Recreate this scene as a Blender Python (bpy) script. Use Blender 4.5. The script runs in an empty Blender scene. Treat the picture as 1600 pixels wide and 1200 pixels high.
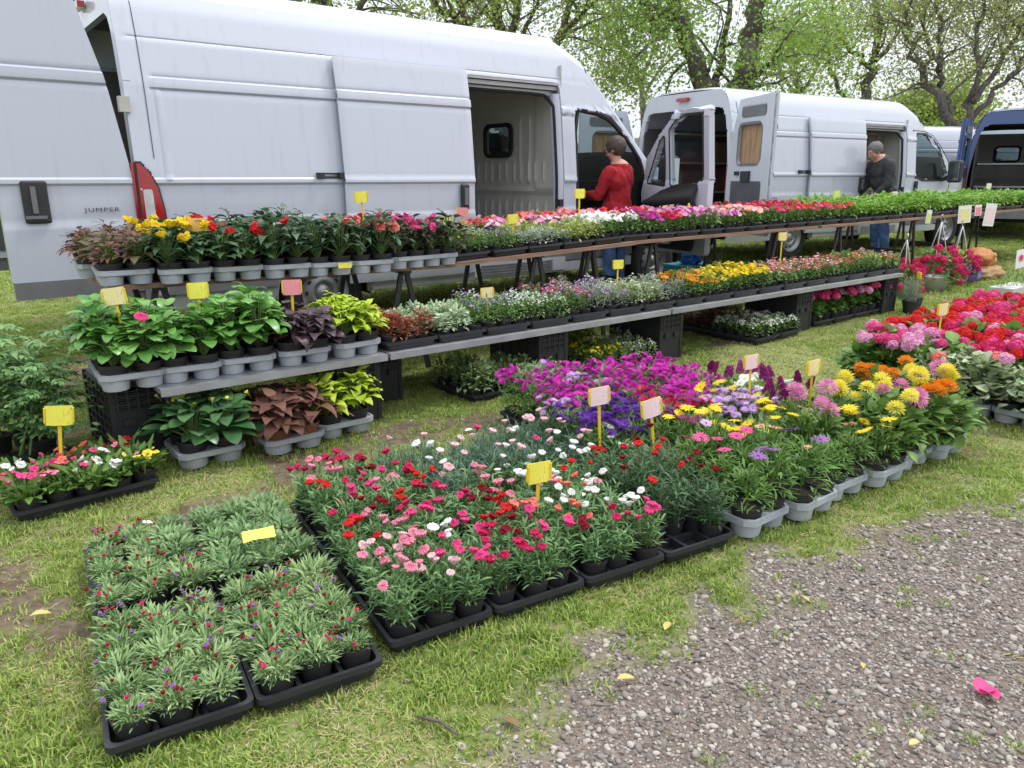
import bpy, bmesh, math, random
import numpy as np
from mathutils import Vector, Matrix, Euler
R = math.radians
random.seed(7)
rng = np.random.default_rng(11)
scene = bpy.context.scene
col = scene.collection

# ------------------------------------------------------------------ camera
cd = bpy.data.cameras.new('camera')
cd.sensor_fit = 'HORIZONTAL'; cd.sensor_width = 36.0
cd.lens = 36.0 * 1173.0 / 1600.0
cd.clip_start = 0.05; cd.clip_end = 2000.0
cam = bpy.data.objects.new('camera', cd); col.objects.link(cam)
cam.location = (0, 0, 1.275)
cam.rotation_euler = (R(90 - 15.43), 0, 0)
scene.camera = cam

# ------------------------------------------------------------------ sky and sun (bright overcast)
SUN_EL, SUN_AZ = R(60), R(70)          # azimuth measured from +Y towards +X
world = bpy.data.worlds.new('World'); scene.world = world; world.use_nodes = True
wn = world.node_tree.nodes; wl = world.node_tree.links
for n_ in list(wn): wn.remove(n_)
wo = wn.new('ShaderNodeOutputWorld'); bg = wn.new('ShaderNodeBackground')
sky = wn.new('ShaderNodeTexSky'); sky.sky_type = 'NISHITA'; sky.sun_disc = False
sky.sun_elevation = SUN_EL; sky.sun_rotation = SUN_AZ
sky.air_density = 1.0; sky.dust_density = 4.0; sky.ozone_density = 1.0
# an even veil of cloud over the blue: the sky texture keeps its brightness, most of its colour goes
wm = wn.new('ShaderNodeMix'); wm.data_type = 'RGBA'
wnoi = wn.new('ShaderNodeTexNoise'); wnoi.inputs['Scale'].default_value = 2.2; wnoi.inputs['Detail'].default_value = 5
wmap = wn.new('ShaderNodeMapRange'); wmap.inputs[1].default_value = .3; wmap.inputs[2].default_value = .7
wmap.inputs[3].default_value = .78; wmap.inputs[4].default_value = .95
wtc = wn.new('ShaderNodeTexCoord')
wl.new(wtc.outputs['Generated'], wnoi.inputs['Vector']); wl.new(wnoi.outputs['Fac'], wmap.inputs[0])
wl.new(wmap.outputs[0], wm.inputs[0]); wl.new(sky.outputs[0], wm.inputs[6])
# cloud is brighter overhead than at the horizon, as under any overcast
wsx = wn.new('ShaderNodeSeparateXYZ'); wl.new(wtc.outputs['Generated'], wsx.inputs[0])
wz = wn.new('ShaderNodeMapRange'); wz.inputs[1].default_value = 0; wz.inputs[2].default_value = 1; wz.inputs[3].default_value = .66; wz.inputs[4].default_value = 1.55
wl.new(wsx.outputs['Z'], wz.inputs[0])
wv = wn.new('ShaderNodeVectorMath'); wv.operation = 'SCALE'; wv.inputs[0].default_value = (8.2, 8.55, 9.1); wl.new(wz.outputs[0], wv.inputs['Scale'])
wl.new(wv.outputs[0], wm.inputs[7])
wl.new(wm.outputs[2], bg.inputs[0]); bg.inputs[1].default_value = 0.13
wl.new(bg.outputs[0], wo.inputs[0])
sl = bpy.data.lights.new('sun', 'SUN'); sl.energy = 1.5; sl.angle = R(12); sl.color = (1.0, .965, .91)
sun = bpy.data.objects.new('sun', sl); col.objects.link(sun)
sd = Vector((math.sin(SUN_AZ) * math.cos(SUN_EL), math.cos(SUN_AZ) * math.cos(SUN_EL), math.sin(SUN_EL)))
sun.rotation_euler = (-sd).to_track_quat('-Z', 'Y').to_euler(); sun.location = sd * 30

vs = scene.view_settings
vs.view_transform = 'Standard'; vs.look = 'None'; vs.gamma = 1.0; vs.exposure = 0.45
vs.use_curve_mapping = False
cy = scene.cycles
cy.use_denoising = True
try: cy.denoiser = 'OPENIMAGEDENOISE'
except Exception: pass
cy.max_bounces = 6; cy.diffuse_bounces = 3; cy.glossy_bounces = 3; cy.transmission_bounces = 4; cy.transparent_max_bounces = 6
cy.caustics_reflective = False; cy.caustics_refractive = False
cy.sample_clamp_indirect = 6.0

# ------------------------------------------------------------------ the stall's own axes: s runs along the parked van, o away from it towards the gravel
VA = R(37.84); V0 = np.array((-2.63, 5.38))
VD = np.array((math.cos(VA), math.sin(VA))); VN = np.array((math.sin(VA), -math.cos(VA)))
def sm(a, b, x):
    t = np.clip((np.asarray(x, float) - a) / (b - a), 0, 1); return t * t * (3 - 2 * t)
def gz(x, y):
    return 0.09 * sm(10.4, 12.6, y)
def SO(s, o, z=None):
    q = V0 + s * VD + o * VN
    return Vector((q[0], q[1], float(gz(q[0], q[1])) if z is None else z))

# ------------------------------------------------------------------ materials
MATS = {}
def nt(name):
    m = bpy.data.materials.new(name); m.use_nodes = True
    t = m.node_tree
    for n in list(t.nodes): t.nodes.remove(n)
    out = t.nodes.new('ShaderNodeOutputMaterial'); p = t.nodes.new('ShaderNodeBsdfPrincipled')
    t.links.new(p.outputs[0], out.inputs[0])
    return m, t, p, out
def mixc(t, fac, a, b, mode='MIX'):
    n = t.nodes.new('ShaderNodeMix'); n.data_type = 'RGBA'; n.blend_type = mode
    for sock, v in ((0, fac), (6, a), (7, b)):
        if isinstance(v, (int, float)): n.inputs[sock].default_value = v
        elif isinstance(v, tuple): n.inputs[sock].default_value = v if len(v) == 4 else (*v, 1)
        else: t.links.new(v, n.inputs[sock])
    return n.outputs[2]
def noise(t, scale, detail=4, vec='Object', rough=.55):
    tc = t.nodes.new('ShaderNodeTexCoord'); n = t.nodes.new('ShaderNodeTexNoise')
    n.inputs['Scale'].default_value = scale; n.inputs['Detail'].default_value = detail; n.inputs['Roughness'].default_value = rough
    t.links.new(tc.outputs[vec], n.inputs['Vector'])
    return n.outputs['Fac']
def ramp(t, fac, a, b):
    n = t.nodes.new('ShaderNodeMapRange'); n.inputs[1].default_value = a; n.inputs[2].default_value = b
    t.links.new(fac, n.inputs[0]); return n.outputs[0]
def attr(t, name):
    n = t.nodes.new('ShaderNodeAttribute'); n.attribute_name = name; return n.outputs['Fac']
def bump(t, p, fac, strength=.3, dist=.01):
    b = t.nodes.new('ShaderNodeBump'); b.inputs['Strength'].default_value = strength; b.inputs['Distance'].default_value = dist
    t.links.new(fac, b.inputs['Height']); t.links.new(b.outputs[0], p.inputs['Normal'])
def plain(name, c, rough=.5, metal=0., spec=.5, var=.12, scale=6., bmp=0., bscale=60., c2=None, coat=0.):
    """a paint, plastic or metal with soft uneven dirt"""
    if name in MATS: return MATS[name]
    m, t, p, out = nt(name)
    dark = tuple(x * (1 - 2.2 * var) for x in c) if c2 is None else c2
    f = ramp(t, noise(t, scale, 6), .35, .75)
    t.links.new(mixc(t, f, c, dark), p.inputs['Base Color'])
    rr = t.nodes.new('ShaderNodeMapRange'); rr.inputs[3].default_value = max(.02, rough - .08); rr.inputs[4].default_value = min(1, rough + .14)
    t.links.new(noise(t, scale * 3, 4), rr.inputs[0]); t.links.new(rr.outputs[0], p.inputs['Roughness'])
    p.inputs['Metallic'].default_value = metal; p.inputs['Specular IOR Level'].default_value = spec
    p.inputs['Coat Weight'].default_value = coat; p.inputs['Coat Roughness'].default_value = .08
    if bmp: bump(t, p, noise(t, bscale, 3), bmp, .004)
    MATS[name] = m; return m
def leafm(name, c1, c2, rough=.5, trans=.28, spec=.35, edge=None):
    """leaf or petal: two tones mixed by the face's own tint and by plant, some light passing through"""
    if name in MATS: return MATS[name]
    m, t, p, out = nt(name)
    oi = t.nodes.new('ShaderNodeObjectInfo')
    a = attr(t, 'tint')
    mm = t.nodes.new('ShaderNodeMath'); mm.operation = 'MULTIPLY_ADD'; mm.use_clamp = True
    t.links.new(oi.outputs['Random'], mm.inputs[0]); mm.inputs[1].default_value = .35
    t.links.new(a, mm.inputs[2])
    sb = t.nodes.new('ShaderNodeMath'); sb.operation = 'SUBTRACT'; sb.use_clamp = True; sb.inputs[1].default_value = .17
    t.links.new(mm.outputs[0], sb.inputs[0])
    c = mixc(t, sb.outputs[0], c1, c2)
    if edge is not None:
        c = mixc(t, attr(t, 'rim'), c, edge)
    t.links.new(c, p.inputs['Base Color'])
    p.inputs['Roughness'].default_value = rough; p.inputs['Specular IOR Level'].default_value = spec
    if trans > 0:
        tr = t.nodes.new('ShaderNodeBsdfTranslucent'); t.links.new(c, tr.inputs['Color'])
        ms = t.nodes.new('ShaderNodeMixShader'); ms.inputs[0].default_value = trans
        t.links.new(p.outputs[0], ms.inputs[1]); t.links.new(tr.outputs[0], ms.inputs[2]); t.links.new(ms.outputs[0], out.inputs[0])
    MATS[name] = m; return m
def glassm(name='window_glass', tint=(.75, .83, .82), alpha=.35):
    if name in MATS: return MATS[name]
    m, t, p, out = nt(name)
    tr = t.nodes.new('ShaderNodeBsdfTransparent'); tr.inputs[0].default_value = (*tint, 1)
    p.inputs['Base Color'].default_value = (.03, .04, .045, 1); p.inputs['Roughness'].default_value = .04
    ms = t.nodes.new('ShaderNodeMixShader'); ms.inputs[0].default_value = alpha
    t.links.new(tr.outputs[0], ms.inputs[1]); t.links.new(p.outputs[0], ms.inputs[2]); t.links.new(ms.outputs[0], out.inputs[0])
    MATS[name] = m; return m

# ------------------------------------------------------------------ mesh building
class MB:
    def __init__(self): self.v = []; self.f = []; self.m = []; self.t = []; self.r = []
    def add(self, vs, fs, mi=0, tint=.5, rim=0.):
        b = len(self.v); self.v.extend(vs)
        for f in fs:
            self.f.append(tuple(b + i for i in f)); self.m.append(mi); self.t.append(tint); self.r.append(rim)
    def box(self, c, d, mi=0, rot=None, tint=.5, taper=1.):
        x, y, z = d[0] / 2, d[1] / 2, d[2] / 2
        vs = [Vector((sx * x * (taper if sz < 0 else 1), sy * y * (taper if sz < 0 else 1), sz * z)) for sz in (-1, 1) for sy in (-1, 1) for sx in (-1, 1)]
        if rot is not None: vs = [rot @ v for v in vs]
        c = Vector(c)
        self.add([tuple(v + c) for v in vs], [(0, 2, 3, 1), (4, 5, 7, 6), (0, 1, 5, 4), (2, 6, 7, 3), (0, 4, 6, 2), (1, 3, 7, 5)], mi, tint)
    def bar(self, a, b, w, h, mi=0, tint=.5):
        a = Vector(a); b = Vector(b); q = (b - a).to_track_quat('X', 'Z').to_matrix()
        self.box((a + b) / 2, ((b - a).length, w, h), mi, q, tint)
    def tube(self, pts, rad, n=8, mi=0, tint=.5, cap=True):
        pts = [Vector(p) for p in pts]
        if isinstance(rad, (int, float)): rad = [rad] * len(pts)
        vs = []; fs = []
        up = Vector((0, 0, 1))
        for i, p in enumerate(pts):
            d = (pts[min(i + 1, len(pts) - 1)] - pts[max(i - 1, 0)]).normalized()
            x = d.cross(up)
            if x.length < .05: x = d.cross(Vector((1, 0, 0)))
            x.normalize(); y = x.cross(d); up = y if i else up
            x = d.cross(y).normalized() if i else x
            for k in range(n):
                a = 2 * math.pi * k / n
                vs.append(tuple(p + (x * math.cos(a) + y * math.sin(a)) * rad[i]))
        for i in range(len(pts) - 1):
            for k in range(n):
                k2 = (k + 1) % n
                fs.append((i * n + k, i * n + k2, (i + 1) * n + k2, (i + 1) * n + k))
        if cap:
            fs.append(tuple(range(n))[::-1]); fs.append(tuple((len(pts) - 1) * n + k for k in range(n)))
        self.add(vs, fs, mi, tint)
    def lathe(self, prof, n=20, mi=0, axis='Z', c=(0, 0, 0), tint=.5):
        vs = []; fs = []
        for (r, z) in prof:
            for k in range(n):
                a = 2 * math.pi * k / n
                if axis == 'Z': vs.append((c[0] + r * math.cos(a), c[1] + r * math.sin(a), c[2] + z))
                else: vs.append((c[0] + r * math.cos(a), c[1] + z, c[2] + r * math.sin(a)))
        for i in range(len(prof) - 1):
            for k in range(n):
                k2 = (k + 1) % n
                q = (i * n + k, i * n + k2, (i + 1) * n + k2, (i + 1) * n + k)
                fs.append(q if axis == 'Z' else q[::-1])
        self.add(vs, fs, mi, tint)
    def mesh(self, name, mats, smooth=True, sharp=None):
        me = bpy.data.meshes.new(name)
        me.from_pydata([tuple(v) for v in self.v], [], self.f)
        if not isinstance(mats, (list, tuple)): mats = [mats]
        for m in mats: me.materials.append(m)
        if len(mats) > 1: me.polygons.foreach_set('material_index', np.array(self.m, np.int32))
        a = me.attributes.new('tint', 'FLOAT', 'FACE'); a.data.foreach_set('value', np.array(self.t, np.float32))
        if any(self.r):
            a = me.attributes.new('rim', 'FLOAT', 'FACE'); a.data.foreach_set('value', np.array(self.r, np.float32))
        if smooth:
            me.polygons.foreach_set('use_smooth', np.ones(len(me.polygons), bool))
            if sharp is not None: me.set_sharp_from_angle(angle=R(sharp))
        me.update()
        return me
def obj(name, me, parent=None, loc=(0, 0, 0), rot=(0, 0, 0), kind=None):
    o = bpy.data.objects.new(name, me); col.objects.link(o)
    o.location = loc; o.rotation_euler = rot
    if parent is not None: o.parent = parent
    if kind: o['kind'] = kind
    return o
def tag(o, label, cat, group=None, kind=None):
    o['label'] = label; o['category'] = cat
    if group: o['group'] = group
    if kind: o['kind'] = kind
    return o
def empty(name, loc, rz=0., label=None, cat=None, group=None, rot=None, scale=1.):
    o = bpy.data.objects.new(name, None); col.objects.link(o); o.empty_display_size = .05
    o.location = loc; o.rotation_euler = rot if rot is not None else (0, 0, rz)
    if scale != 1.: o.scale = (scale,) * 3
    if label: tag(o, label, cat, group)
    return o
def vnoise(x, y, seed=0):
    """smooth value noise on numpy arrays"""
    r = np.random.default_rng(seed).random((256, 256))
    xi = np.floor(x).astype(int); yi = np.floor(y).astype(int); fx = x - xi; fy = y - yi
    fx = fx * fx * (3 - 2 * fx); fy = fy * fy * (3 - 2 * fy)
    g = lambda a, b: r[a % 256, b % 256]
    return (g(xi, yi) * (1 - fx) + g(xi + 1, yi) * fx) * (1 - fy) + (g(xi, yi + 1) * (1 - fx) + g(xi + 1, yi + 1) * fx) * fy
def fbm(x, y, seed=0, oct=4):
    x = np.asarray(x, float); y = np.asarray(y, float)
    s = 0; a = .5
    for k in range(oct): s = s + a * vnoise(x * 2 ** k, y * 2 ** k, seed + k); a *= .5
    return s / (1 - .5 ** oct)
# ------------------------------------------------------------------ ground: lawn, worn earth (partly painted shade) and the gravel track as one sheet
def to_so(x, y):
    px = x - V0[0]; py = y - V0[1]
    return px * VD[0] + py * VD[1], px * VN[0] + py * VN[1]
EDGE_S = [-6, -.5, 0, .5, 1.2, 1.75, 2.35, 4.0, 9.0, 40]
EDGE_O = [4.62, 4.56, 4.56, 4.53, 4.58, 4.70, 4.85, 5.3, 6.2, 9]
def masks(x, y):
    s, o = to_so(x, y)
    e = np.interp(s, EDGE_S, EDGE_O)
    n1 = fbm(s * 3.1 + 9, o * 3.1 + 4, 3, 5) - .5; n2 = fbm(s * 9 + 3, o * 9 + 7, 8, 3) - .5
    gr = sm(-.12, .20, o - e + n1 * .60 + n2 * .34)
    b = fbm(s * 1.9 + 31, o * 1.9 + 17, 21, 5)
    lane = np.exp(-((o - 2.98 - .12 * np.sin(s * 2)) / .30) ** 2) * (s > -3) * (s < 2.4)
    left = np.exp(-(((s + 1.45) / .60) ** 2 + ((o - 3.2) / .42) ** 2)) * 1.7 + .9 * np.exp(-(((s + .9) / 1.3) ** 2 + ((o - .3) / .9) ** 2))  # second bump: trodden earth behind the table, also shade put into the colour
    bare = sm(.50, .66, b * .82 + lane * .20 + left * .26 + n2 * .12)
    spill = np.exp(-((o - 3.12) / .10) ** 2) * (s > -.4) * (s < 1.2) + np.exp(-((s + 1.14) / .07) ** 2) * (o > 3.1) * (o < 4.3) + np.exp(-((s - .52 + 0 * o) / .3) ** 2 - ((o - 2.62) / .08) ** 2)
    bare = np.maximum(bare, sm(.42, .7, spill * (.35 + n1 * 1.6 + n2)))
    return gr, bare
def axis(fine0, fine1, step, lo, hi, grow=1.16):
    a = list(np.arange(fine0, fine1, step)); st = step; x = a[-1]
    while x < hi: st *= grow; x += st; a.append(x)
    st = step; x = fine0
    while x > lo: st *= grow; x -= st; a.insert(0, x)
    return np.array(a)
gx = axis(-3.2, 4.4, .035, -260, 420); gy = axis(.9, 6.2, .035, -6, 700)
GX, GY = np.meshgrid(gx, gy, indexing='ij')
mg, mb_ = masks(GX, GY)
GZ = gz(GX, GY) + np.where(GY < 14, (fbm(GX * 2.1, GY * 2.1, 40, 4) - .5) * .035 - mg * .006 + (fbm(GX * 14, GY * 14, 44, 2) - .5) * .008 * (1 - .4 * mg), 0) - .012
nv = GX.size; idx = np.arange(nv).reshape(GX.shape)
quads = np.stack([idx[:-1, :-1], idx[1:, :-1], idx[1:, 1:], idx[:-1, 1:]], -1).reshape(-1, 4)
me = bpy.data.meshes.new('ground')
me.from_pydata(np.stack([GX, GY, GZ], -1).reshape(-1, 3).tolist(), [], quads.tolist())
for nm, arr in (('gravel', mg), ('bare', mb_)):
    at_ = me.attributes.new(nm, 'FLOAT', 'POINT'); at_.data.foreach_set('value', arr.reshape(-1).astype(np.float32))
me.polygons.foreach_set('use_smooth', np.ones(len(me.polygons), bool))
m, t, p, out = nt('ground')
turf = mixc(t, ramp(t, noise(t, 1.3, 5), .35, .7), (.13, .19, .04), (.24, .27, .08))
turf = mixc(t, ramp(t, noise(t, 45, 4), .45, .75), turf, (.30, .26, .15))
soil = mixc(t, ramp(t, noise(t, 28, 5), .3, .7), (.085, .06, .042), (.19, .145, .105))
stone = mixc(t, ramp(t, noise(t, 70, 4), .35, .7), (.11, .088, .072), (.26, .21, .175))
c_ = mixc(t, attr(t, 'bare'), turf, soil); c_ = mixc(t, attr(t, 'gravel'), c_, stone)  # bare also carries the shade painted behind the table
t.links.new(c_, p.inputs['Base Color']); p.inputs['Roughness'].default_value = .95; p.inputs['Specular IOR Level'].default_value = .15
bump(t, p, noise(t, 90, 5), .7, .012)
me.materials.append(m)
ground = obj('ground', me, kind='structure')
def ground_z(x, y):
    x = np.asarray(x, float); y = np.asarray(y, float)
    g, _ = masks(x, y)
    return gz(x, y) + np.where(y < 14, (fbm(x * 2.1, y * 2.1, 40, 4) - .5) * .035 - g * .006 + (fbm(x * 14, y * 14, 44, 2) - .5) * .008 * (1 - .4 * g), 0) - .012

def scatter(name, pts, rots, scl, temps, var, label, cat):
    """many small alike pieces as one object: geometry nodes set a template on every point"""
    me = bpy.data.meshes.new(name); me.from_pydata(pts.tolist(), [], [])
    a = me.attributes.new('rot', 'FLOAT_VECTOR', 'POINT'); a.data.foreach_set('vector', rots.astype(np.float32).reshape(-1))
    a = me.attributes.new('scl', 'FLOAT_VECTOR', 'POINT'); a.data.foreach_set('vector', scl.astype(np.float32).reshape(-1))
    a = me.attributes.new('var', 'INT', 'POINT'); a.data.foreach_set('value', var.astype(np.int32))
    o = obj(name, me); tag(o, label, cat, kind='stuff')
    g = bpy.data.node_groups.new(name, 'GeometryNodeTree')
    g.interface.new_socket('Geometry', in_out='INPUT', socket_type='NodeSocketGeometry')
    g.interface.new_socket('Geometry', in_out='OUTPUT', socket_type='NodeSocketGeometry')
    gi = g.nodes.new('NodeGroupInput'); go = g.nodes.new('NodeGroupOutput'); jn = g.nodes.new('GeometryNodeJoinGeometry')
    def named(n, ty):
        x = g.nodes.new('GeometryNodeInputNamedAttribute'); x.data_type = ty; x.inputs[0].default_value = n; return x.outputs[0]
    rot = named('rot', 'FLOAT_VECTOR'); sc_ = named('scl', 'FLOAT_VECTOR'); vv = named('var', 'INT')
    for k, tm in enumerate(temps):
        oi = g.nodes.new('GeometryNodeObjectInfo'); oi.inputs['Object'].default_value = tm; oi.inputs['As Instance'].default_value = True
        cmpn = g.nodes.new('FunctionNodeCompare'); cmpn.data_type = 'INT'; cmpn.operation = 'EQUAL'
        g.links.new(vv, cmpn.inputs[2]); cmpn.inputs[3].default_value = k
        ip = g.nodes.new('GeometryNodeInstanceOnPoints')
        g.links.new(gi.outputs[0], ip.inputs['Points']); g.links.new(cmpn.outputs[0], ip.inputs['Selection'])
        g.links.new(oi.outputs['Geometry'], ip.inputs['Instance']); g.links.new(rot, ip.inputs['Rotation']); g.links.new(sc_, ip.inputs['Scale'])
        g.links.new(ip.outputs[0], jn.inputs[0])
    g.links.new(jn.outputs[0], go.inputs[0])
    md = o.modifiers.new('scatter', 'NODES'); md.node_group = g
    return o
def template(name, me):
    return bpy.data.objects.new(name, me)      # never linked: only a source of shape for the scatter

# grass
gm1 = leafm('grass_blade', (.155, .285, .045), (.43, .50, .13), rough=.55, trans=.3, spec=.3)
gm2 = leafm('grass_dry', (.40, .36, .17), (.56, .51, .28), rough=.7, trans=.2, spec=.2)
def tuft(nb, rad, h, dry, seed):
    r = random.Random(seed); mb = MB()
    for k in range(nb):
        a = r.uniform(0, 6.283); d = rad * math.sqrt(r.random())
        b = Vector((d * math.cos(a), d * math.sin(a), -.004)); an = r.uniform(0, 6.283)
        lean = r.uniform(.15, 1.1); L = h * r.uniform(.55, 1.2); w = r.uniform(.0014, .0026)
        dr = Vector((math.cos(an), math.sin(an), 0)); sd_ = Vector((-dr.y, dr.x, 0)) * w
        p1 = b + dr * L * .4 * lean * .6 + Vector((0, 0, L * .55)); p2 = b + dr * L * lean * .85 + Vector((0, 0, L * (1 - .35 * lean)))
        mb.add([b - sd_, b + sd_, p1 + sd_ * .8, p1 - sd_ * .8, p2], [(0, 1, 2, 3), (3, 2, 4)], 1 if r.random() < dry else 0, r.random())
    for k in range(3):      # clippings lying flat
        if r.random() < dry * 1.6:
            a = r.uniform(0, 6.283); b = Vector((r.uniform(-rad, rad), r.uniform(-rad, rad), r.uniform(.004, .012))); d = Vector((math.cos(a), math.sin(a), r.uniform(-.1, .1))) * r.uniform(.012, .026)
            s_ = Vector((-d.y, d.x, 0)).normalized() * .0011
            mb.add([b - s_, b + s_, b + d + s_, b + d - s_], [(0, 1, 2, 3)], 1, r.random())
    return template('grass_tuft', mb.mesh('grass_tuft', [gm1, gm2]))
tufts = [tuft(15, .026, .030, .12, 1), tuft(16, .03, .024, .28, 2), tuft(13, .028, .019, .6, 3), tuft(18, .03, .042, .10, 4)]
P_ = []; SC = []
for y0, y1, dens, k in ((.6, 2.6, 3000, 1.), (2.6, 4.6, 1900, 1.05), (4.6, 8, 800, 1.25), (8, 16, 170, 2.1), (16, 42, 26, 3.8)):
    w = 1.05 * y1 + .9; n_ = int(dens * 2 * w * (y1 - y0))
    x = rng.uniform(-w, w, n_); y = rng.uniform(y0, y1, n_)
    ok = np.abs(x) < 1.0 * y + .85; x = x[ok]; y = y[ok]
    g_, b_ = masks(x, y)
    keep = rng.random(len(x)) < (1 - g_) ** 2.2 * (1 - .86 * b_) * .86 + .01
    x = x[keep]; y = y[keep]; P_.append(np.stack([x, y], 1)); SC.append(np.full(len(x), k))
P_ = np.concatenate(P_); SC = np.concatenate(SC)
hz = .42 + .80 * fbm(P_[:, 0] * 1.7 + 5, P_[:, 1] * 1.7 + 2, 61, 4)
SC = SC * rng.uniform(.75, 1.2, len(SC))
dryf = fbm(P_[:, 0] * 2.3 + 50, P_[:, 1] * 2.3, 70, 4) + rng.normal(0, .1, len(SC))
s_, o_ = to_so(P_[:, 0], P_[:, 1])
dryf = dryf + .10 * np.exp(-((o_ - 3.0) / .45) ** 2)
var = np.where(dryf > .62, 2, np.where(dryf > .53, 1, np.where(rng.random(len(SC)) < .2, 3, 0)))
pts = np.column_stack([P_, ground_z(P_[:, 0], P_[:, 1])])
rots = np.column_stack([rng.normal(0, .15, len(SC)), rng.normal(0, .15, len(SC)), rng.uniform(0, 6.283, len(SC))])
scatter('grass', pts, rots, np.column_stack([SC, SC, SC * hz]), tufts, var, 'short green and straw coloured lawn grass around the stall', 'grass')

# gravel
pebm = leafm('pebble', (.13, .112, .098), (.46, .415, .365), rough=.8, trans=0, spec=.3)
def pebble(seed):
    bm = bmesh.new(); bmesh.ops.create_icosphere(bm, subdivisions=2, radius=.5)
    r = random.Random(seed); k = [Vector((r.uniform(-1, 1), r.uniform(-1, 1), r.uniform(-1, 1))).normalized() for _ in range(7)]; c = [r.uniform(.3, .46) for _ in k]
    for v in bm.verts:
        for d_, cc in zip(k, c):
            e_ = v.co.dot(d_) - cc
            if e_ > 0: v.co -= d_ * e_ * .8
        v.co = Vector((v.co.x * r.uniform(1.25, 1.3), v.co.y, v.co.z * .62))
    me = bpy.data.meshes.new('pebble'); bm.to_mesh(me); bm.free(); me.materials.append(pebm)
    me.polygons.foreach_set('use_smooth', np.ones(len(me.polygons), bool))
    a = me.attributes.new('tint', 'FLOAT', 'FACE'); a.data.foreach_set('value', np.full(len(me.polygons), r.uniform(.0, .9), np.float32))
    return template('pebble', me)
pebs = [pebble(k) for k in range(9)]
P_ = []; SC = []
for y0, y1, dens, k in ((.5, 2.4, 15000, 1.), (2.4, 4.2, 8200, 1.2), (4.2, 8, 900, 2.2)):
    w = .86 * y1 + .7; n_ = int(dens * (w + .8) * (y1 - y0))
    x = rng.uniform(-.8, w, n_); y = rng.uniform(y0, y1, n_)
    g_, b_ = masks(x, y)
    keep = (rng.random(len(x)) < g_ ** 1.5 * .97 + .012 + .05 * b_ * (rng.random(len(x)) < .3)) & (x < .95 * y + .8)
    x = x[keep]; y = y[keep]; P_.append(np.stack([x, y], 1)); SC.append(np.full(len(x), k))
P_ = np.concatenate(P_); SC = np.concatenate(SC)
size = np.clip(rng.lognormal(math.log(.0062), .50, len(SC)), .003, .023) * SC
pts = np.column_stack([P_, ground_z(P_[:, 0], P_[:, 1]) + size * .12])
rots = np.column_stack([rng.normal(0, .3, len(SC)), rng.normal(0, .3, len(SC)), rng.uniform(0, 6.283, len(SC))])
scatter('gravel', pts, rots, np.repeat(size[:, None], 3, 1), pebs, rng.integers(0, 9, len(SC)), 'grey river gravel of the track beside the lawn', 'gravel')
print('grass', 'gravel', len(SC))
# ------------------------------------------------------------------ vans
def sd_poly(pts, r=0.):
    """signed distance to a polygon (negative inside), corners rounded by r (polygon given at full size)"""
    P = np.array(pts, float)
    if r > 0:       # shrink by r along the bisectors
        n = len(P); Q = []
        area = np.sum(P[:, 0] * np.roll(P[:, 1], -1) - np.roll(P[:, 0], -1) * P[:, 1])
        sg = 1 if area > 0 else -1
        for i in range(n):
            a = P[i] - P[i - 1]; b = P[(i + 1) % n] - P[i]; a /= np.linalg.norm(a); b /= np.linalg.norm(b)
            na = sg * np.array((-a[1], a[0])); nb = sg * np.array((-b[1], b[0])); m_ = na + nb
            Q.append(P[i] + m_ * r / max(.35, 1 + na @ nb))
        P = np.array(Q)
    def f(x, z):
        x = np.asarray(x, float); z = np.asarray(z, float)
        dmin = np.full(x.shape, 1e9); ins = np.zeros(x.shape, bool)
        for i in range(len(P)):
            ax, az = P[i - 1]; bx, bz = P[i]
            ex, ez = bx - ax, bz - az; wx, wz = x - ax, z - az
            h_ = np.clip((wx * ex + wz * ez) / (ex * ex + ez * ez + 1e-12), 0, 1)
            dmin = np.minimum(dmin, np.hypot(wx - ex * h_, wz - ez * h_))
            c = ((az > z) != (bz > z)) & (x < (bx - ax) * (z - az) / (bz - az + 1e-12 * (bz == az)) + ax)
            ins ^= c
        return np.where(ins, -dmin, dmin) - r
    return f
def sd_rect(x0, x1, z0, z1, r=.0): return sd_poly([(x0, z0), (x1, z0), (x1, z1), (x0, z1)], r)
def sd_circ(cx, cz, r): return lambda x, z: np.hypot(np.asarray(x) - cx, np.asarray(z) - cz) - r
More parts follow.
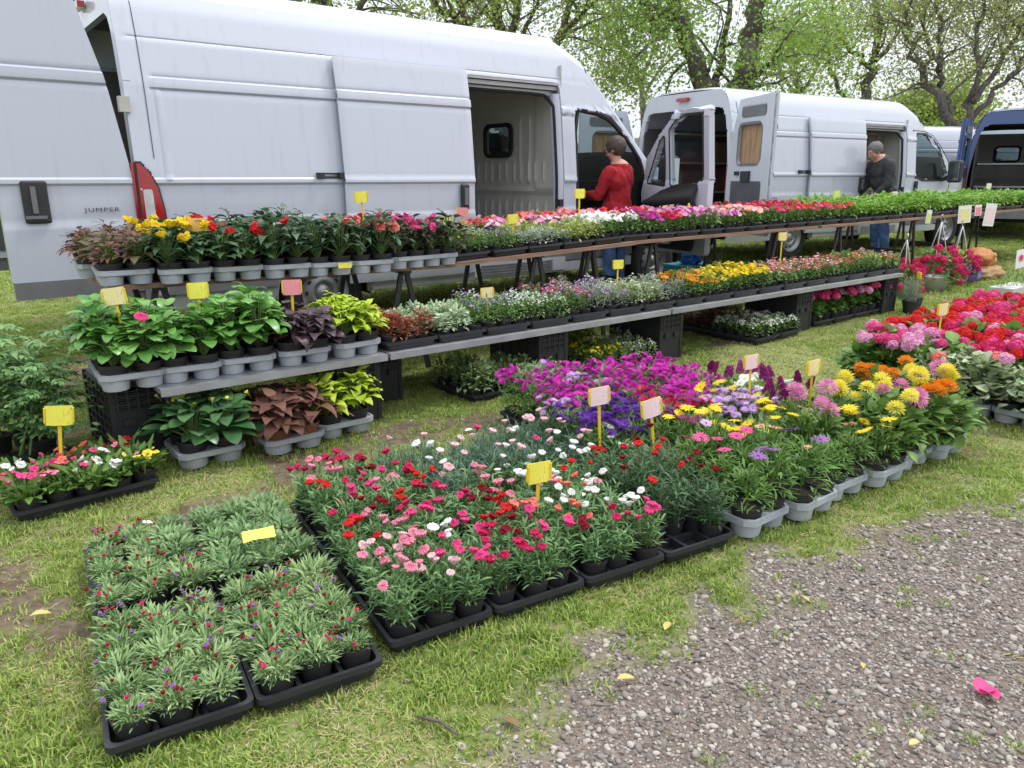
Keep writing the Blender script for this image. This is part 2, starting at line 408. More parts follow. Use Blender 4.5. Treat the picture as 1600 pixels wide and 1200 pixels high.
def grid_sheet(A, B, keep, pos, cut=None):
    """grid of parameters (A, B); faces kept where keep<0 and every cut>0, boundary vertices snapped to the line; pos(a, b) -> xyz arrays"""
    A = A.copy(); B = B.copy()
    fs = ([keep] if keep else []) + [(lambda c: (lambda a, b: -c(a, b)))(c) for c in (cut or [])]
    da = np.abs(np.gradient(A, axis=0)).max() ; e = 1e-4
    for f in fs:
        for _ in range(2):
            v = f(A, B); ga = (f(A + e, B) - v) / e; gb = (f(A, B + e) - v) / e
            cell = np.minimum(np.abs(np.gradient(A, axis=0)) + 1e-6, np.abs(np.gradient(B, axis=1)) + 1e-6)
            nr = np.abs(v) < .55 * np.clip(np.maximum(np.abs(np.gradient(A, axis=0)), np.abs(np.gradient(B, axis=1))), .010, .04)
            A = np.where(nr, A - v * ga, A); B = np.where(nr, B - v * gb, B)
    ca = (A[:-1, :-1] + A[1:, :-1] + A[1:, 1:] + A[:-1, 1:]) / 4; cb = (B[:-1, :-1] + B[1:, :-1] + B[1:, 1:] + B[:-1, 1:]) / 4
    ok = np.ones(ca.shape, bool)
    for f in fs: ok &= f(ca, cb) < 0
    X, Y, Z = pos(A, B)
    idx = np.arange(A.size).reshape(A.shape)
    q = np.stack([idx[:-1, :-1], idx[1:, :-1], idx[1:, 1:], idx[:-1, 1:]], -1)[ok]
    used = np.unique(q); rm = np.full(A.size, -1); rm[used] = np.arange(len(used))
    V = np.stack([np.broadcast_to(X, A.shape), np.broadcast_to(Y, A.shape), np.broadcast_to(Z, A.shape)], -1).reshape(-1, 3)[used]
    return V, rm[q]
def sheet_mesh(name, V, Q, mats, flip=False, sharp=32):
    me = bpy.data.meshes.new(name); me.from_pydata(V.tolist(), [], (Q[:, ::-1] if flip else Q).tolist())
    me.materials.append(mats)
    me.polygons.foreach_set('use_smooth', np.ones(len(me.polygons), bool)); me.set_sharp_from_angle(angle=R(sharp)); me.update()
    return me
def lin(a, b, step, extra=()):
    x = set(np.round(np.linspace(a, b, max(2, int(round((b - a) / step)) + 1)), 4)) | {round(e, 4) for e in extra if a <= e <= b}
    x = sorted(x); out = [x[0]]
    for q in x[1:]:
        if q - out[-1] > .004: out.append(q)
    return np.array(out)

def paintm(name, c, dirt=.35):
    """van paint: clear coat, road dust gathered low down, faint streaks"""
    if name in MATS: return MATS[name]
    m, t, p, out = nt(name)
    tc = t.nodes.new('ShaderNodeTexCoord'); sx = t.nodes.new('ShaderNodeSeparateXYZ'); t.links.new(tc.outputs['Object'], sx.inputs[0])
    low = t.nodes.new('ShaderNodeMapRange'); low.inputs[1].default_value = 1.15; low.inputs[2].default_value = .3
    t.links.new(sx.outputs['Z'], low.inputs[0])
    n1 = ramp(t, noise(t, 2.6, 7, rough=.65), .35, .8)
    mu = t.nodes.new('ShaderNodeMath'); mu.operation = 'MULTIPLY'; t.links.new(low.outputs[0], mu.inputs[0]); t.links.new(n1, mu.inputs[1])
    m2 = t.nodes.new('ShaderNodeMath'); m2.operation = 'MULTIPLY'; m2.inputs[1].default_value = dirt; t.links.new(mu.outputs[0], m2.inputs[0])
    mp = t.nodes.new('ShaderNodeMapping'); mp.inputs['Scale'].default_value = (9, 9, .7); t.links.new(tc.outputs['Object'], mp.inputs[0])
    st = t.nodes.new('ShaderNodeTexNoise'); st.inputs['Scale'].default_value = 2.; st.inputs['Detail'].default_value = 5; t.links.new(mp.outputs[0], st.inputs['Vector'])
    c1 = mixc(t, ramp(t, st.outputs['Fac'], .56, .85), c, tuple(x * .86 for x in c))
    t.links.new(mixc(t, m2.outputs[0], c1, (.19, .165, .135)), p.inputs['Base Color'])
    p.inputs['Roughness'].default_value = .32; p.inputs['Coat Weight'].default_value = .8; p.inputs['Coat Roughness'].default_value = .06
    MATS[name] = m; return m
WHITE = paintm('white_van_paint', (.485, .51, .585)); BLUE = paintm('blue_van_paint', (.035, .075, .21))
BLACKP = plain('black_trim_plastic', (.022, .023, .026), .55, scale=9); GREYP = plain('grey_trim_plastic', (.16, .16, .17), .6, scale=5)
LINER = plain('cargo_bay_paint', (.58, .57, .52), .55, var=.1, scale=3); DARKLINE = plain('dark_cargo_lining', (.07, .068, .066), .7, scale=4)
RUBBER = plain('rubber', (.016, .016, .017), .8, scale=20); STEEL = plain('wheel_steel', (.34, .35, .37), .45, metal=.6, var=.2, scale=9)
GLASS = glassm(); CABGLASS = glassm('cab_glass', (.70, .80, .78), .28); PLY = None
def plym():
    global PLY
    if PLY: return PLY
    m, t, p, out = nt('plywood')
    tc = t.nodes.new('ShaderNodeTexCoord'); mp = t.nodes.new('ShaderNodeMapping'); mp.inputs['Scale'].default_value = (9, 9, 1.1)
    t.links.new(tc.outputs['Object'], mp.inputs[0]); w = t.nodes.new('ShaderNodeTexNoise'); w.inputs['Scale'].default_value = 3.2; w.inputs['Detail'].default_value = 7; w.inputs['Distortion'].default_value = .6
    t.links.new(mp.outputs[0], w.inputs['Vector'])
    t.links.new(mixc(t, ramp(t, w.outputs['Fac'], .3, .72), (.40, .26, .15), (.24, .14, .075)), p.inputs['Base Color']); p.inputs['Roughness'].default_value = .7
    PLY = m; MATS['plywood'] = m; return m
REDLENS = plain('red_lamp_lens', (.36, .012, .018), .12, coat=.8, scale=30, var=.1); CLEARLENS = plain('clear_lamp_lens', (.55, .56, .55), .12, coat=.8, scale=30)

def thick(o, t, off=-1):
    md = o.modifiers.new('thickness', 'SOLIDIFY'); md.thickness = t; md.offset = off
    es = o.modifiers.new('crisp', 'EDGE_SPLIT'); es.split_angle = R(38)
class Van:
    """local frame: x from the rear bumper to the nose, y inwards from the right flank, z up"""
    def __init__(self, name, loc, rz, label, paint, H=2.63, L=6.363, rw=1.38, wb=4.035, slide='open', frontdoor=None, step=.03, rear=(None, None), group=None, W=2.05):
        self.root = empty(name, loc, rz, label, 'van', group)
        self.paint = paint; self.H = H; self.L = L; self.rw = rw; self.fw = rw + wb; self.W = W; self.step = step
        self.cab = L - 2.21
        c = self.cab
        self.topx = [0, .10, c - .14, c + .19, c + .55, c + 1.02, c + 1.12, c + 1.45, c + 1.85, c + 2.08, c + 2.18, L]
        hs = H - .14
        self.topz = [H - .05, H, H, H - .17, H - .56, 1.62, 1.52, 1.36, 1.2, 1.02, .80, .52]
        self.kz = (H - 1.3) / (2.63 - 1.3)
        self.body(slide, frontdoor)
        self.rear_end(rear)
        self.wheels()
    def inset(self, z):
        k = self.kz
        zz = [.30, .42, .56, 1.24, 1.3, 1.3 + .59 * k, 1.3 + .9 * k, 1.3 + 1.1 * k, 1.3 + 1.2 * k, 1.3 + 1.35 * k]
        return np.interp(z, zz, [.05, .012, 0, 0, .004, .06, .115, .17, .215, .30])
    def feat(self, x, z, ridge=True):
        """pressed ribs, swages and seams of the flank: positive goes inwards"""
        k = self.kz; g = lambda u, w: np.exp(-(u / w) ** 2)
        low, m0, m1, gut = 1.245, 1.3 + .575 * k, 1.3 + .635 * k, 1.3 + .90 * k
        e = -.009 * sm(low - .028, low - .012, z) * (1 - sm(low + .012, low + .026, z))
        e = e + .007 * sm(.97, .955, z) * 0 + .008 * sm(.955, .985, z) * (1 - sm(low - .03, low - .012, z))
        on = sm(.20, .235, x)
        e = e + on * (-.010 * sm(m0 - .012, m0, z) * (1 - sm(m1, m1 + .012, z)) + .012 * g(z - m0 + .012, .008) + .006 * g(z - m1 - .014, .007))
        e = e + .007 * g(z - gut, .006)
        e = e - .008 * sm(.222, .236, x) * (1 - sm(.262, .276, x)) * sm(low, low + .02, z) * (1 - sm(m0 - .02, m0, z))
        return e
    def prof(self, x):
        """height of the roof line above each station and of the shoulder where the flank turns into it"""
        top = np.interp(x, self.topx, self.topz)
        return top
    def body(self, slide, frontdoor):
        H, L, W, c = self.H, self.L, self.W, self.cab
        k = self.kz; d0, d1 = c - 1.29, c - .15; self.d0, self.d1 = d0, d1
        dz0, dz1 = .47, 1.3 + .865 * k; self.dz = (dz0, dz1)
        seams = [.035, .17, .2, .222, .236, .25, .262, .276, 1.4, 1.44, d0, d1, c - .14, c, c + .02, L]
        xs = lin(.035, L, self.step, seams)
        low, m0, m1, gut = 1.245, 1.3 + .575 * k, 1.3 + .635 * k, 1.3 + .90 * k
        zf = lin(.32, H - .13, self.step, [low - .028, low - .012, low + .012, low + .026, m0 - .02, m0 - .012, m0, m1, m1 + .007, m1 + .014, m1 + .021, gut - .008, gut, gut + .008, dz0, dz1, .955, .985])
        tf = (zf - .32) / (H - .13 - .32)
        ct = np.linspace(0, 1, 15)[1:]
        A, T = np.meshgrid(xs, np.concatenate([tf, 1 + ct]), indexing='ij')
        top = self.prof(A); sh = np.minimum(H - .13, top - .13 * np.clip((top - .5) / 1.5, .25, 1))
        noseback = sm(c + 1.9, L, A)
        B = np.where(T <= 1, .32 + T * (sh - .32), 0)
        # nose: pull the whole lower front in as the plan view rounds off
        plan = .32 * sm(c + 1.35, L + .05, A) ** 1.6 + .06 * sm(c + .3, c + 1.4, A)
        ns = len(tf)
        front = self.frontdoor_outline()
        arch = [sd_circ(self.rw, .36, .40), sd_circ(self.fw, .36, .41)]
        cuts = list(arch)
        fr_r = sd_poly(front, .05)
        slid = sd_rect(d0, d1, dz0, dz1, .07)
        win = sd_poly(self.window_outline(), .05)
        for side in (0, 1):
            cu = list(cuts)
            if side == 0 and slide == 'open': cu.append(slid)
            if side == 0 and frontdoor is not None: cu.append(fr_r)
            else: cu.append(win)
            def pos(a, b):
                y = self.inset(b) + self.feat(a, b) + .32 * sm(c + 1.35, L + .05, a) ** 1.6 + .05 * sm(c + .3, c + 1.4, a)
                if side == 0 and slide == 'closed' or side == 1 and False:
                    y = y
                return a, (y if side == 0 else W - y), b
            V, Q = grid_sheet(A[:, :ns], B[:, :ns], None, pos, cu)
            nm = 'side_panel'
            o = obj(nm, sheet_mesh(nm, V, Q, self.paint, side == 1), self.root)
            if side == 0 and slide == 'open' or side == 0:
                thick(o, .035, -1)
            # windows of the cab door
            if not (side == 0 and frontdoor is not None):
                wa = lin(c + .1, c + 1.25, .03); wb_ = lin(1.15, 2.0, .03); WA, WB = np.meshgrid(wa, wb_, indexing='ij')
                V, Q = grid_sheet(WA, WB, sd_poly(self.window_outline(.004), .05), lambda a, b: (a, (self.inset(b) + .012 + .05 * sm(c + .3, c + 1.4, a)) if side == 0 else W - self.inset(b) - .012 - .05 * sm(c + .3, c + 1.4, a), b))
                obj('side_window', sheet_mesh('side_window', V, Q, CABGLASS, side == 1), self.root)
                fr = sd_poly(self.window_outline(-.028), .06)
                V, Q = grid_sheet(WA, WB, fr, lambda a, b: (a, (self.inset(b) - .006 + .05 * sm(c + .3, c + 1.4, a)) if side == 0 else W - self.inset(b) + .006 - .05 * sm(c + .3, c + 1.4, a), b), [win])
                obj('window_seal', sheet_mesh('window_seal', V, Q, BLACKP, side == 1), self.root)
                if side == 0: self.door_seams(front)
        mb = MB(); zz = np.linspace(1.40, H - .2, 16)
        for z0_, z1_ in zip(zz[:-1], zz[1:]): mb.bar((.165, float(self.inset(z0_)) - .0015, z0_), (.165, float(self.inset(z1_)) - .0015, z1_ + .002), .004, .006)
        obj('corner_seam', mb.mesh('corner_seam', BLACKP, False), self.root)
        mb = MB()
        for a_, b_ in (((.78, .74), (.96, .74)), ((.96, .74), (.96, .92)), ((.96, .92), (.78, .92)), ((.78, .92), (.78, .74))): mb.bar((a_[0], -.001, a_[1]), (b_[0], -.001, b_[1]), .004, .005)
        obj('fuel_flap_seam', mb.mesh('fuel_flap_seam', BLACKP, False), self.root)
        # roof, windscreen and bonnet: one loft over the shoulders
        ys = np.linspace(0, 1, 25)
        def loft(x0, x1, name, mat, y0=0., y1=1., lift=0.):
            xa = lin(x0, x1, .045); yy = np.linspace(y0, y1, 41)
            XA, YY = np.meshgrid(xa, yy, indexing='ij')
            tp = self.prof(XA); sh_ = np.minimum(H - .13, tp - .13 * np.clip((tp - .5) / 1.5, .25, 1))
            ins = self.inset(sh_) + .32 * sm(c + 1.35, L + .05, XA) ** 1.6 + .05 * sm(c + .3, c + 1.4, XA)
            u = np.abs(2 * YY - 1)                   # 1 at the flank, 0 on the middle line
            cz = (1 - u ** 6.) ** (1 / 2.2)
            Yp = np.where(YY < .5, ins + (1 - u) * (W / 2 - ins), W - ins - (1 - u) * (W / 2 - ins))
            Z = sh_ + (tp - sh_) * cz + .02 * (1 - u ** 2) + lift
            Xp = XA + .10 * (1 - u ** 2) * sm(c + .15, c + .6, XA)
            idx = np.arange(XA.size).reshape(XA.shape)
            q = np.stack([idx[:-1, :-1], idx[1:, :-1], idx[1:, 1:], idx[:-1, 1:]], -1).reshape(-1, 4)
            return obj(name, sheet_mesh(name, np.stack([Xp, Yp, Z], -1).reshape(-1, 3), q, mat, sharp=50), self.root)
        loft(.035, c + .24, 'roof', self.paint)
        loft(c + .24, c + 1.10, 'windscreen', CABGLASS, .06, .94)
        loft(c + .24, c + 1.10, 'windscreen_pillar', self.paint, 0, .06); loft(c + .24, c + 1.10, 'windscreen_pillar', self.paint, .94, 1)
        loft(c + 1.10, L, 'bonnet', self.paint)
        # nose, bumper, sill cladding
        mb = MB()
        def nose(z0, z1, d):
            n = 17; vs = []
            for i in range(n):
                u = 2 * i / (n - 1) - 1; x = L - .02 + d - .34 * abs(u) ** 3.2; y = W / 2 + u * (W / 2 - .02)
                vs += [(x, y, z0), (x - .02, y, z1)]
            mb.add(vs, [(2 * i, 2 * i + 2, 2 * i + 3, 2 * i + 1) for i in range(n - 1)])
            return mb
        nose(.26, .56, 0); obj('front_bumper', mb.mesh('front_bumper', GREYP), self.root)
        mb = MB(); nose(.56, .99, -.02); obj('grille', mb.mesh('grille', self.paint), self.root)
        mb = MB(); mb.box((self.rw + wbm(self), -.006, .515), (self.fw - self.rw - .84, .03, .13)); obj('sill_cladding', mb.mesh('sill_cladding', GREYP, False), self.root)
        mb = MB(); mb.box((self.rw + wbm(self), .03, .385), (self.fw - self.rw - .84, .09, .095)); obj('sill', mb.mesh('sill', self.paint, False), self.root)
        mb = MB(); mb.box(((self.rw - .42 + .12) / 2 + .03, .0, .515), (self.rw - .42 - .14, .03, .15)); obj('rear_cladding', mb.mesh('rear_cladding', GREYP, False), self.root)
        mb = MB(); mb.box((.02, W / 2, .50), (.20, W - .06, .16)); mb.box((.1, .06, .50), (.2, .1, .155)); mb.box((.1, W - .06, .50), (.2, .1, .155)); obj('rear_bumper', mb.mesh('rear_bumper', GREYP, False), self.root)
        # chassis and inside
        mb = MB(); mb.box((L / 2 - .1, W / 2, .40), (L - .7, W - .34, .12)); obj('chassis', mb.mesh('chassis', RUBBER, False), self.root)
        mb = MB(); mb.box(((c) / 2, W / 2, .478), (c - .06, W - .12, .03)); obj('cargo_floor', mb.mesh('cargo_floor', DARKLINE, False), self.root)
        mb = MB(); hh = H - .95; zc = .48 + hh / 2
        mb.box((c / 2, W - .17, zc), (c - .1, .02, hh)); mb.box((c / 2, W / 2, H - .16), (c - .1, W - .72, .02))
        for i in range(5): mb.box((.45 + i * (c - .7) / 4, W - .20, zc), (.07, .05, hh - .02)); mb.box((.45 + i * (c - .7) / 4, W / 2, H - .19), (.07, W - .74, .05))
        if slide == 'open':
            mb.box(((d0 - .02) / 2 + .06, .20, zc), (d0 - .14, .02, hh))
        obj('cargo_lining', mb.mesh('cargo_lining', DARKLINE, False), self.root)
        # bulkhead behind the seats with pressed ribs and a small window
        bx = c - .10
        ya = lin(.10, W - .12, .018); za = lin(.48, H - .30, .018); YA, ZA = np.meshgrid(ya, za, indexing='ij')
        hole = sd_rect(.93, 1.36, 1.52, 1.80, .06)
        def bpos(y, z):
            e = np.zeros_like(y)
            for i in range(13):
                yc = .22 + i * .135
                e = e - .016 * np.exp(-((y - yc - .05 * np.clip(z - .95, -1, 0)) / .014) ** 2) * sm(.52, .58, z) * (1 - sm(.98, 1.05, z))
                if .32 < yc < 1.75: e = e - .014 * np.exp(-((y - yc) / .013) ** 2) * sm(1.20, 1.25, z) * (1 - sm(1.40, 1.46, z))
            e = e - .03 * sm(.52, .49, y) * sm(1.13, 1.17, z) - .022 * np.exp(-((z - 1.13) / .03) ** 2)
            for yc in (.62, .78): e = e - .015 * np.exp(-((y - yc) / .012) ** 2) * sm(1.2, 1.25, z) * (1 - sm(1.85, 1.92, z))
            return bx + e, y, z
        V, Q = grid_sheet(YA, ZA, None, bpos, [hole]); obj('bulkhead', sheet_mesh('bulkhead', V, Q, LINER), self.root)
        V, Q = grid_sheet(*np.meshgrid(lin(.86, 1.43, .015), lin(1.45, 1.87, .015), indexing='ij'), sd_rect(.89, 1.40, 1.48, 1.84, .09), lambda y, z: (bx - .02 + 0 * y, y, z), [hole])
        o = obj('bulkhead_window_seal', sheet_mesh('bulkhead_window_seal', V, Q, RUBBER), self.root); thick(o, .03)
        mb = MB(); mb.box((bx + .004, 1.145, 1.66), (.006, .45, .30)); obj('bulkhead_window', mb.mesh('bulkhead_window', GLASS, False), self.root)
        # cab: dash, seats, wheel
        mb = MB(); mb.box((c + 1.08, W / 2, 1.02), (.46, W - .28, .42)); mb.box((c + .85, W / 2, 1.1), (.12, W - .3, .18)); obj('dashboard', mb.mesh('dashboard', BLACKP, False), self.root)
        mb = MB(); mb.box((c + .6, W / 2, .50), (1.3, W - .22, .05)); obj('cab_floor', mb.mesh('cab_floor', RUBBER, False), self.root)
        for yy in (.52, 1.45):
            mb = MB(); mb.box((c + .36, yy, .82), (.5, .52, .2)); mb.box((c + .12, yy, 1.22), (.14, .5, .72), rot=Matrix.Rotation(-.14, 3, 'Y')); mb.box((c + .05, yy, 1.66), (.1, .27, .2))
            o = obj('seat', mb.mesh('seat', BLACKP, False), self.root); bv = o.modifiers.new('b', 'BEVEL'); bv.width = .05; bv.segments = 3
        mb = MB(); ring = [(c + .74 + .18 * .5 * math.cos(a), 1.45 + .19 * math.sin(a), 1.12 + .17 * math.cos(a)) for a in np.linspace(0, 6.283, 25)]
        mb.tube(ring, .014, 6, cap=False); mb.tube([(c + .74, 1.45, 1.12), (c + .95, 1.45, 1.0)], .03, 8); obj('steering_wheel', mb.mesh('steering_wheel', BLACKP), self.root)
        if slide == 'open': self.slide_open()
        elif slide == 'closed': self.slide_seam()
        if frontdoor is not None: self.front_door(frontdoor, front)
    def frontdoor_outline(self):
        c = self.cab; k = self.kz
        t = min(1.93, self.H - .34)
        return [(c + .015, .50), (c + 1.02, .50), (c + 1.07, .75), (c + 1.1, 1.1), (c + 1.02, 1.46), (c + .80, t - .24), (c + .56, t - .06), (c + .35, t), (c + .015, t + .015)]
    def window_outline(self, g=0.):
        c = self.cab; t = min(1.88, self.H - .40)
        return [(c + .09 + g, 1.24 + g), (c + .30, 1.17 + g), (c + .95 - g, 1.17 + g), (c + 1.03 - g * 2, 1.24), (c + .78 - g, t - .24 - g), (c + .52, t - .05 - g), (c + .34, t - g), (c + .09 + g, t - g)]
    def door_seams(self, front):
        mb = MB(); n = len(front)
        for i in range(n):
            a, b = front[i - 1], front[i]
            ya, yb = self.inset(a[1]) - .002, self.inset(b[1]) - .002
            mb.bar((a[0], ya, a[1]), (b[0], yb, b[1]), .008, .007)
        obj('door_seam', mb.mesh('door_seam', BLACKP, False), self.root)
        mb = MB(); mb.box((self.cab + .13, -.012, 1.05), (.075, .03, .20)); o = obj('door_handle', mb.mesh('door_handle', BLACKP, False), self.root)
        bv = o.modifiers.new('b', 'BEVEL'); bv.width = .012; bv.segments = 2
    def slide_seam(self):
        d0, d1 = self.d0, self.d1; z0, z1 = self.dz
        mb = MB()
        for a, b in (((d0, z0), (d0, 1.3)), ((d0, 1.3), (d0, z1)), ((d1, z0), (d1, 1.3)), ((d1, 1.3), (d1, z1))):
            mb.bar((a[0], self.inset(a[1]) - .002, a[1]), (b[0], self.inset(b[1]) - .002, b[1]), .008, .008)
        mb.bar((d0, self.inset(z1) - .002, z1), (d1, self.inset(z1) - .002, z1), .008, .008)
        obj('door_seam', mb.mesh('door_seam', BLACKP, False), self.root)
    def slide_open(self):
        d0, d1 = self.d0, self.d1; z0, z1 = self.dz; w = d1 - d0 + .15
        x0 = d0 - w + .0; x1 = d0 + .0
        xs = lin(x0, x1, self.step); k = self.kz
        low, m0, m1, gut = 1.245, 1.3 + .575 * k, 1.3 + .635 * k, 1.3 + .90 * k
        zs = lin(z0 - .06, z1 + .03, self.step, [low - .028, low - .012, low + .012, low + .026, m0 - .02, m0 - .012, m0, m1, m1 + .007, m1 + .014, m1 + .021, .955, .985])
        A, B = np.meshgrid(xs, zs, indexing='ij')
        V, Q = grid_sheet(A, B, None, lambda a, b: (a, self.inset(b) + self.feat(a + 3, b) - .075 + .02 * sm(x1 - .05, x1, a) + .012 * sm(x0 + .04, x0, a), b))
        dr = obj('sliding_door', sheet_mesh('sliding_door', V, Q, self.paint), self.root)
        thick(dr, .045, -1)
        mb = MB(); mb.box((x1 - .14, -.092, 1.10), (.085, .035, .23)); h = obj('door_handle', mb.mesh('door_handle', BLACKP, False), dr)
        bv = h.modifiers.new('b', 'BEVEL'); bv.width = .03; bv.segments = 3
        mb = MB(); mb.box((x1 - .14, -.114, 1.105), (.035, .02, .15)); obj('door_handle_grip', mb.mesh('door_handle_grip', GREYP, False), dr)
        mb = MB(); mb.box((x0 - .02, -.03, 1.285), (.04, .055, .045)); mb.box((x0 - .19, -.018, 1.285), (.06, .03, .045)); mb.box((x0 - .1, -.008, 1.272), (.16, .012, .014)); mb.box((x0 - .1, -.008, 1.300), (.16, .012, .012))
        obj('door_rail', mb.mesh('door_rail', BLACKP, False), self.root)
        # frame of the opening: top track, jamb, rubber seal, step
        i1 = float(self.inset(z1))
        mb = MB()
        for j, (dy, dzz, h_) in enumerate(((.0, -.015, .02), (.03, -.05, .035), (.075, -.095, .04))):
            mb.box(((d0 + d1) / 2, i1 + .02 + dy, z1 + dzz), (d1 - d0 - .01, .05, h_))
        obj('door_track', mb.mesh('door_track', plain('track_metal', (.42, .42, .43), .4, metal=.5), False), self.root)
        mb = MB(); pts = [(d1 - .06, self.inset(z) + .05, z) for z in np.linspace(z0 + .02, z1 - .22, 12)] + [(d1 - .075, i1 + .06, z1 - .16), (d1 - .13, i1 + .07, z1 - .115), (d1 - .3, i1 + .07, z1 - .11), (d0 + .05, i1 + .07, z1 - .11)]
        mb.tube(pts, .016, 8); obj('door_seal', mb.mesh('door_seal', RUBBER), self.root)
        mb = MB()
        for z in np.linspace(z0, z1 - .04, 14):
            pass
        zz = np.linspace(z0, z1 - .1, 14); vs = []
        for z in zz: y = float(self.inset(z)); vs += [(d1 - .004, y + .012, z), (d1 - .055, y + .03, z), (d1 - .055, y + .11, z)]
        mb.add(vs, [q for i in range(13) for q in ((3 * i, 3 * i + 1, 3 * i + 4, 3 * i + 3), (3 * i + 1, 3 * i + 2, 3 * i + 5, 3 * i + 4))]); obj('door_jamb', mb.mesh('door_jamb', self.paint), self.root)
        for bb in (((d1 - .03, i1 + .01, z1 - .28), (.03, .03, .10)), ((d1 - .03, .03, 1.02), (.05, .04, .07))):
            mb = MB(); mb.box(*bb); obj('door_latch', mb.mesh('door_latch', BLACKP, False), self.root)
        mb = MB(); mb.box(((d0 + d1) / 2, -.004, .42), (d1 - d0, .05, .13)); st = obj('door_step', mb.mesh('door_step', self.paint, False), self.root)
        for i in range(4):
            mb = MB(); mb.box(((d0 + d1) / 2 - .05, -.034, .378 + i * .026), (d1 - d0 - .25, .012, .012)); obj('step_slat', mb.mesh('step_slat', STEEL, False), st)
    def front_door(self, ang, front):
        c = self.cab; hx = c + 1.085
        piv = empty('front_door', (hx, .0, 0), 0); piv.parent = self.root; piv.rotation_euler = (0, 0, ang)
        # door frame: x runs back from the hinge (negative), y inwards
        out = [(x - hx, z) for x, z in front]
        win = [(x - hx, z) for x, z in self.window_outline(.0)]
        q0 = win[3]
        mainw = sd_poly([win[0], win[1], (-.46, win[1][1]), (-.46, win[4][1] + .10), win[5], win[6], win[7]], .05)
        quarter = sd_poly([(-.40, win[1][1]), (win[3][0], win[3][1] - .04), win[4], (-.40, win[4][1] + .07)], .025)
        xa = lin(-1.1, .03, .012); za = lin(.48, 2.0, .012); XA, ZA = np.meshgrid(xa, za, indexing='ij')
        fo = sd_poly(out, .05)
        V, Q = grid_sheet(XA, ZA, fo, lambda a, b: (a, self.inset(b) + self.feat(a + 3, b), b), [mainw, quarter])
        sk = obj('door_shell', sheet_mesh('door_shell', V, Q, self.paint), piv); thick(sk, .07, -1)
        for w in (mainw, quarter):
            V, Q = grid_sheet(XA, ZA, lambda a, b: w(a, b) - .004, lambda a, b: (a, self.inset(b) + .035, b)); obj('window_pane', sheet_mesh('window_pane', V, Q, CABGLASS), piv)
            V, Q = grid_sheet(XA, ZA, lambda a, b: w(a, b) - .002, lambda a, b: (a, self.inset(b) + .074, b), [lambda a, b: w(a, b) + .02]); obj('window_seal', sheet_mesh('window_seal', V, Q, BLACKP), piv)
        # black inner trim rising to the armrest, grey pocket
        tr = sd_poly([(-.90, .54), (-.06, .54), (-.03, .9), (-.12, 1.02), (-.36, 1.13), (-.62, 1.20), (-.93, 1.22)], .06)
        V, Q = grid_sheet(XA, ZA, tr, lambda a, b: (a, .115 + .05 * np.exp(-((b - .98 + .1 * a) / .07) ** 2), b)); o = obj('door_trim', sheet_mesh('door_trim', V, Q, BLACKP), piv); thick(o, .04, 1)
        V, Q = grid_sheet(XA, ZA, sd_poly([(-.66, .60), (-.30, .60), (-.36, .90), (-.64, .96)], .04), lambda a, b: (a, 0 * a + .165, b)); o = obj('door_pocket', sheet_mesh('door_pocket', V, Q, plain('light_grey_trim', (.38, .38, .37), .7)), piv); thick(o, .03)
        mb = MB(); fp = [(hx + x * .0, 0, 0) for x in (0,)]
        mb.tube([(x + (.03 if x < c + .2 else -.02), float(self.inset(z)) + .03, z - (.022 if z > 1.2 else -.03)) for x, z in [(front[i][0] * (1 - t_) + front[(i + 1) % 9][0] * t_, front[i][1] * (1 - t_) + front[(i + 1) % 9][1] * t_) for i in range(9) for t_ in (.15, .5, .85)] + [front[0]]], .021, 8); obj('door_seal', mb.mesh('door_seal', RUBBER), self.root)
        mb = MB(); mb.box((-1.055, .035, 1.0), (.02, .03, .12)); obj('door_latch', mb.mesh('door_latch', BLACKP, False), piv)
        self.mirror(piv, (-.12, -.02, 1.22))
    def mirror(self, parent, p):
        mb = MB(); mb.box((p[0] + .02, p[1] - .17, p[2] + .10), (.13, .22, .36)); o = obj('wing_mirror', mb.mesh('wing_mirror', BLACKP, False), parent); bv = o.modifiers.new('b', 'BEVEL'); bv.width = .045; bv.segments = 3
        mb = MB(); mb.bar((p[0], p[1] + .03, p[2] - .03), (p[0] + .02, p[1] - .15, p[2] + .02), .08, .06); obj('mirror_arm', mb.mesh('mirror_arm', BLACKP, False), o)
        mb = MB(); mb.box((p[0] - .048, p[1] - .17, p[2] + .10), (.006, .18, .30)); obj('mirror_glass', mb.mesh('mirror_glass', plain('mirror_silver', (.75, .8, .82), .05, metal=1., var=.02), False), o)
    def rear_outline(self, n=16, g=0.):
        """half outline of the tail: flank inset against height"""
        zs = np.linspace(.52, self.H - .16, n)
        return zs
    def rear_end(self, rear):
        W, H = self.W, self.H
        zt = H - .13
        # frame ring of the tail
        def full(y0off, ztop):
            zs = list(np.linspace(.56, ztop - .12, 14)); pts = [(float(self.inset(z)) + y0off, z) for z in zs]
            pts += [(float(self.inset(ztop - .1)) + y0off + .04, ztop - .04), (float(self.inset(ztop - .1)) + y0off + .13, ztop)]
            return pts + [(W - y, z) for y, z in pts[::-1]]
        ya = lin(0, W, .03); za = lin(.5, H, .03); YA, ZA = np.meshgrid(ya, za, indexing='ij')
        outer = sd_poly(full(.014, H - .03)); inner = sd_poly(full(.10, H - .26), .04)
        V, Q = grid_sheet(YA, ZA, outer, lambda y, z: (.034 + 0 * y, y, z), [inner]); o = obj('rear_frame', sheet_mesh('rear_frame', V, Q, self.paint, True), self.root)
        thick(o, .05, -1)
        mb = MB(); mb.box((.0, W / 2, H - .12), (.05, .22, .045)); obj('brake_light', mb.mesh('brake_light', REDLENS, False), self.root)
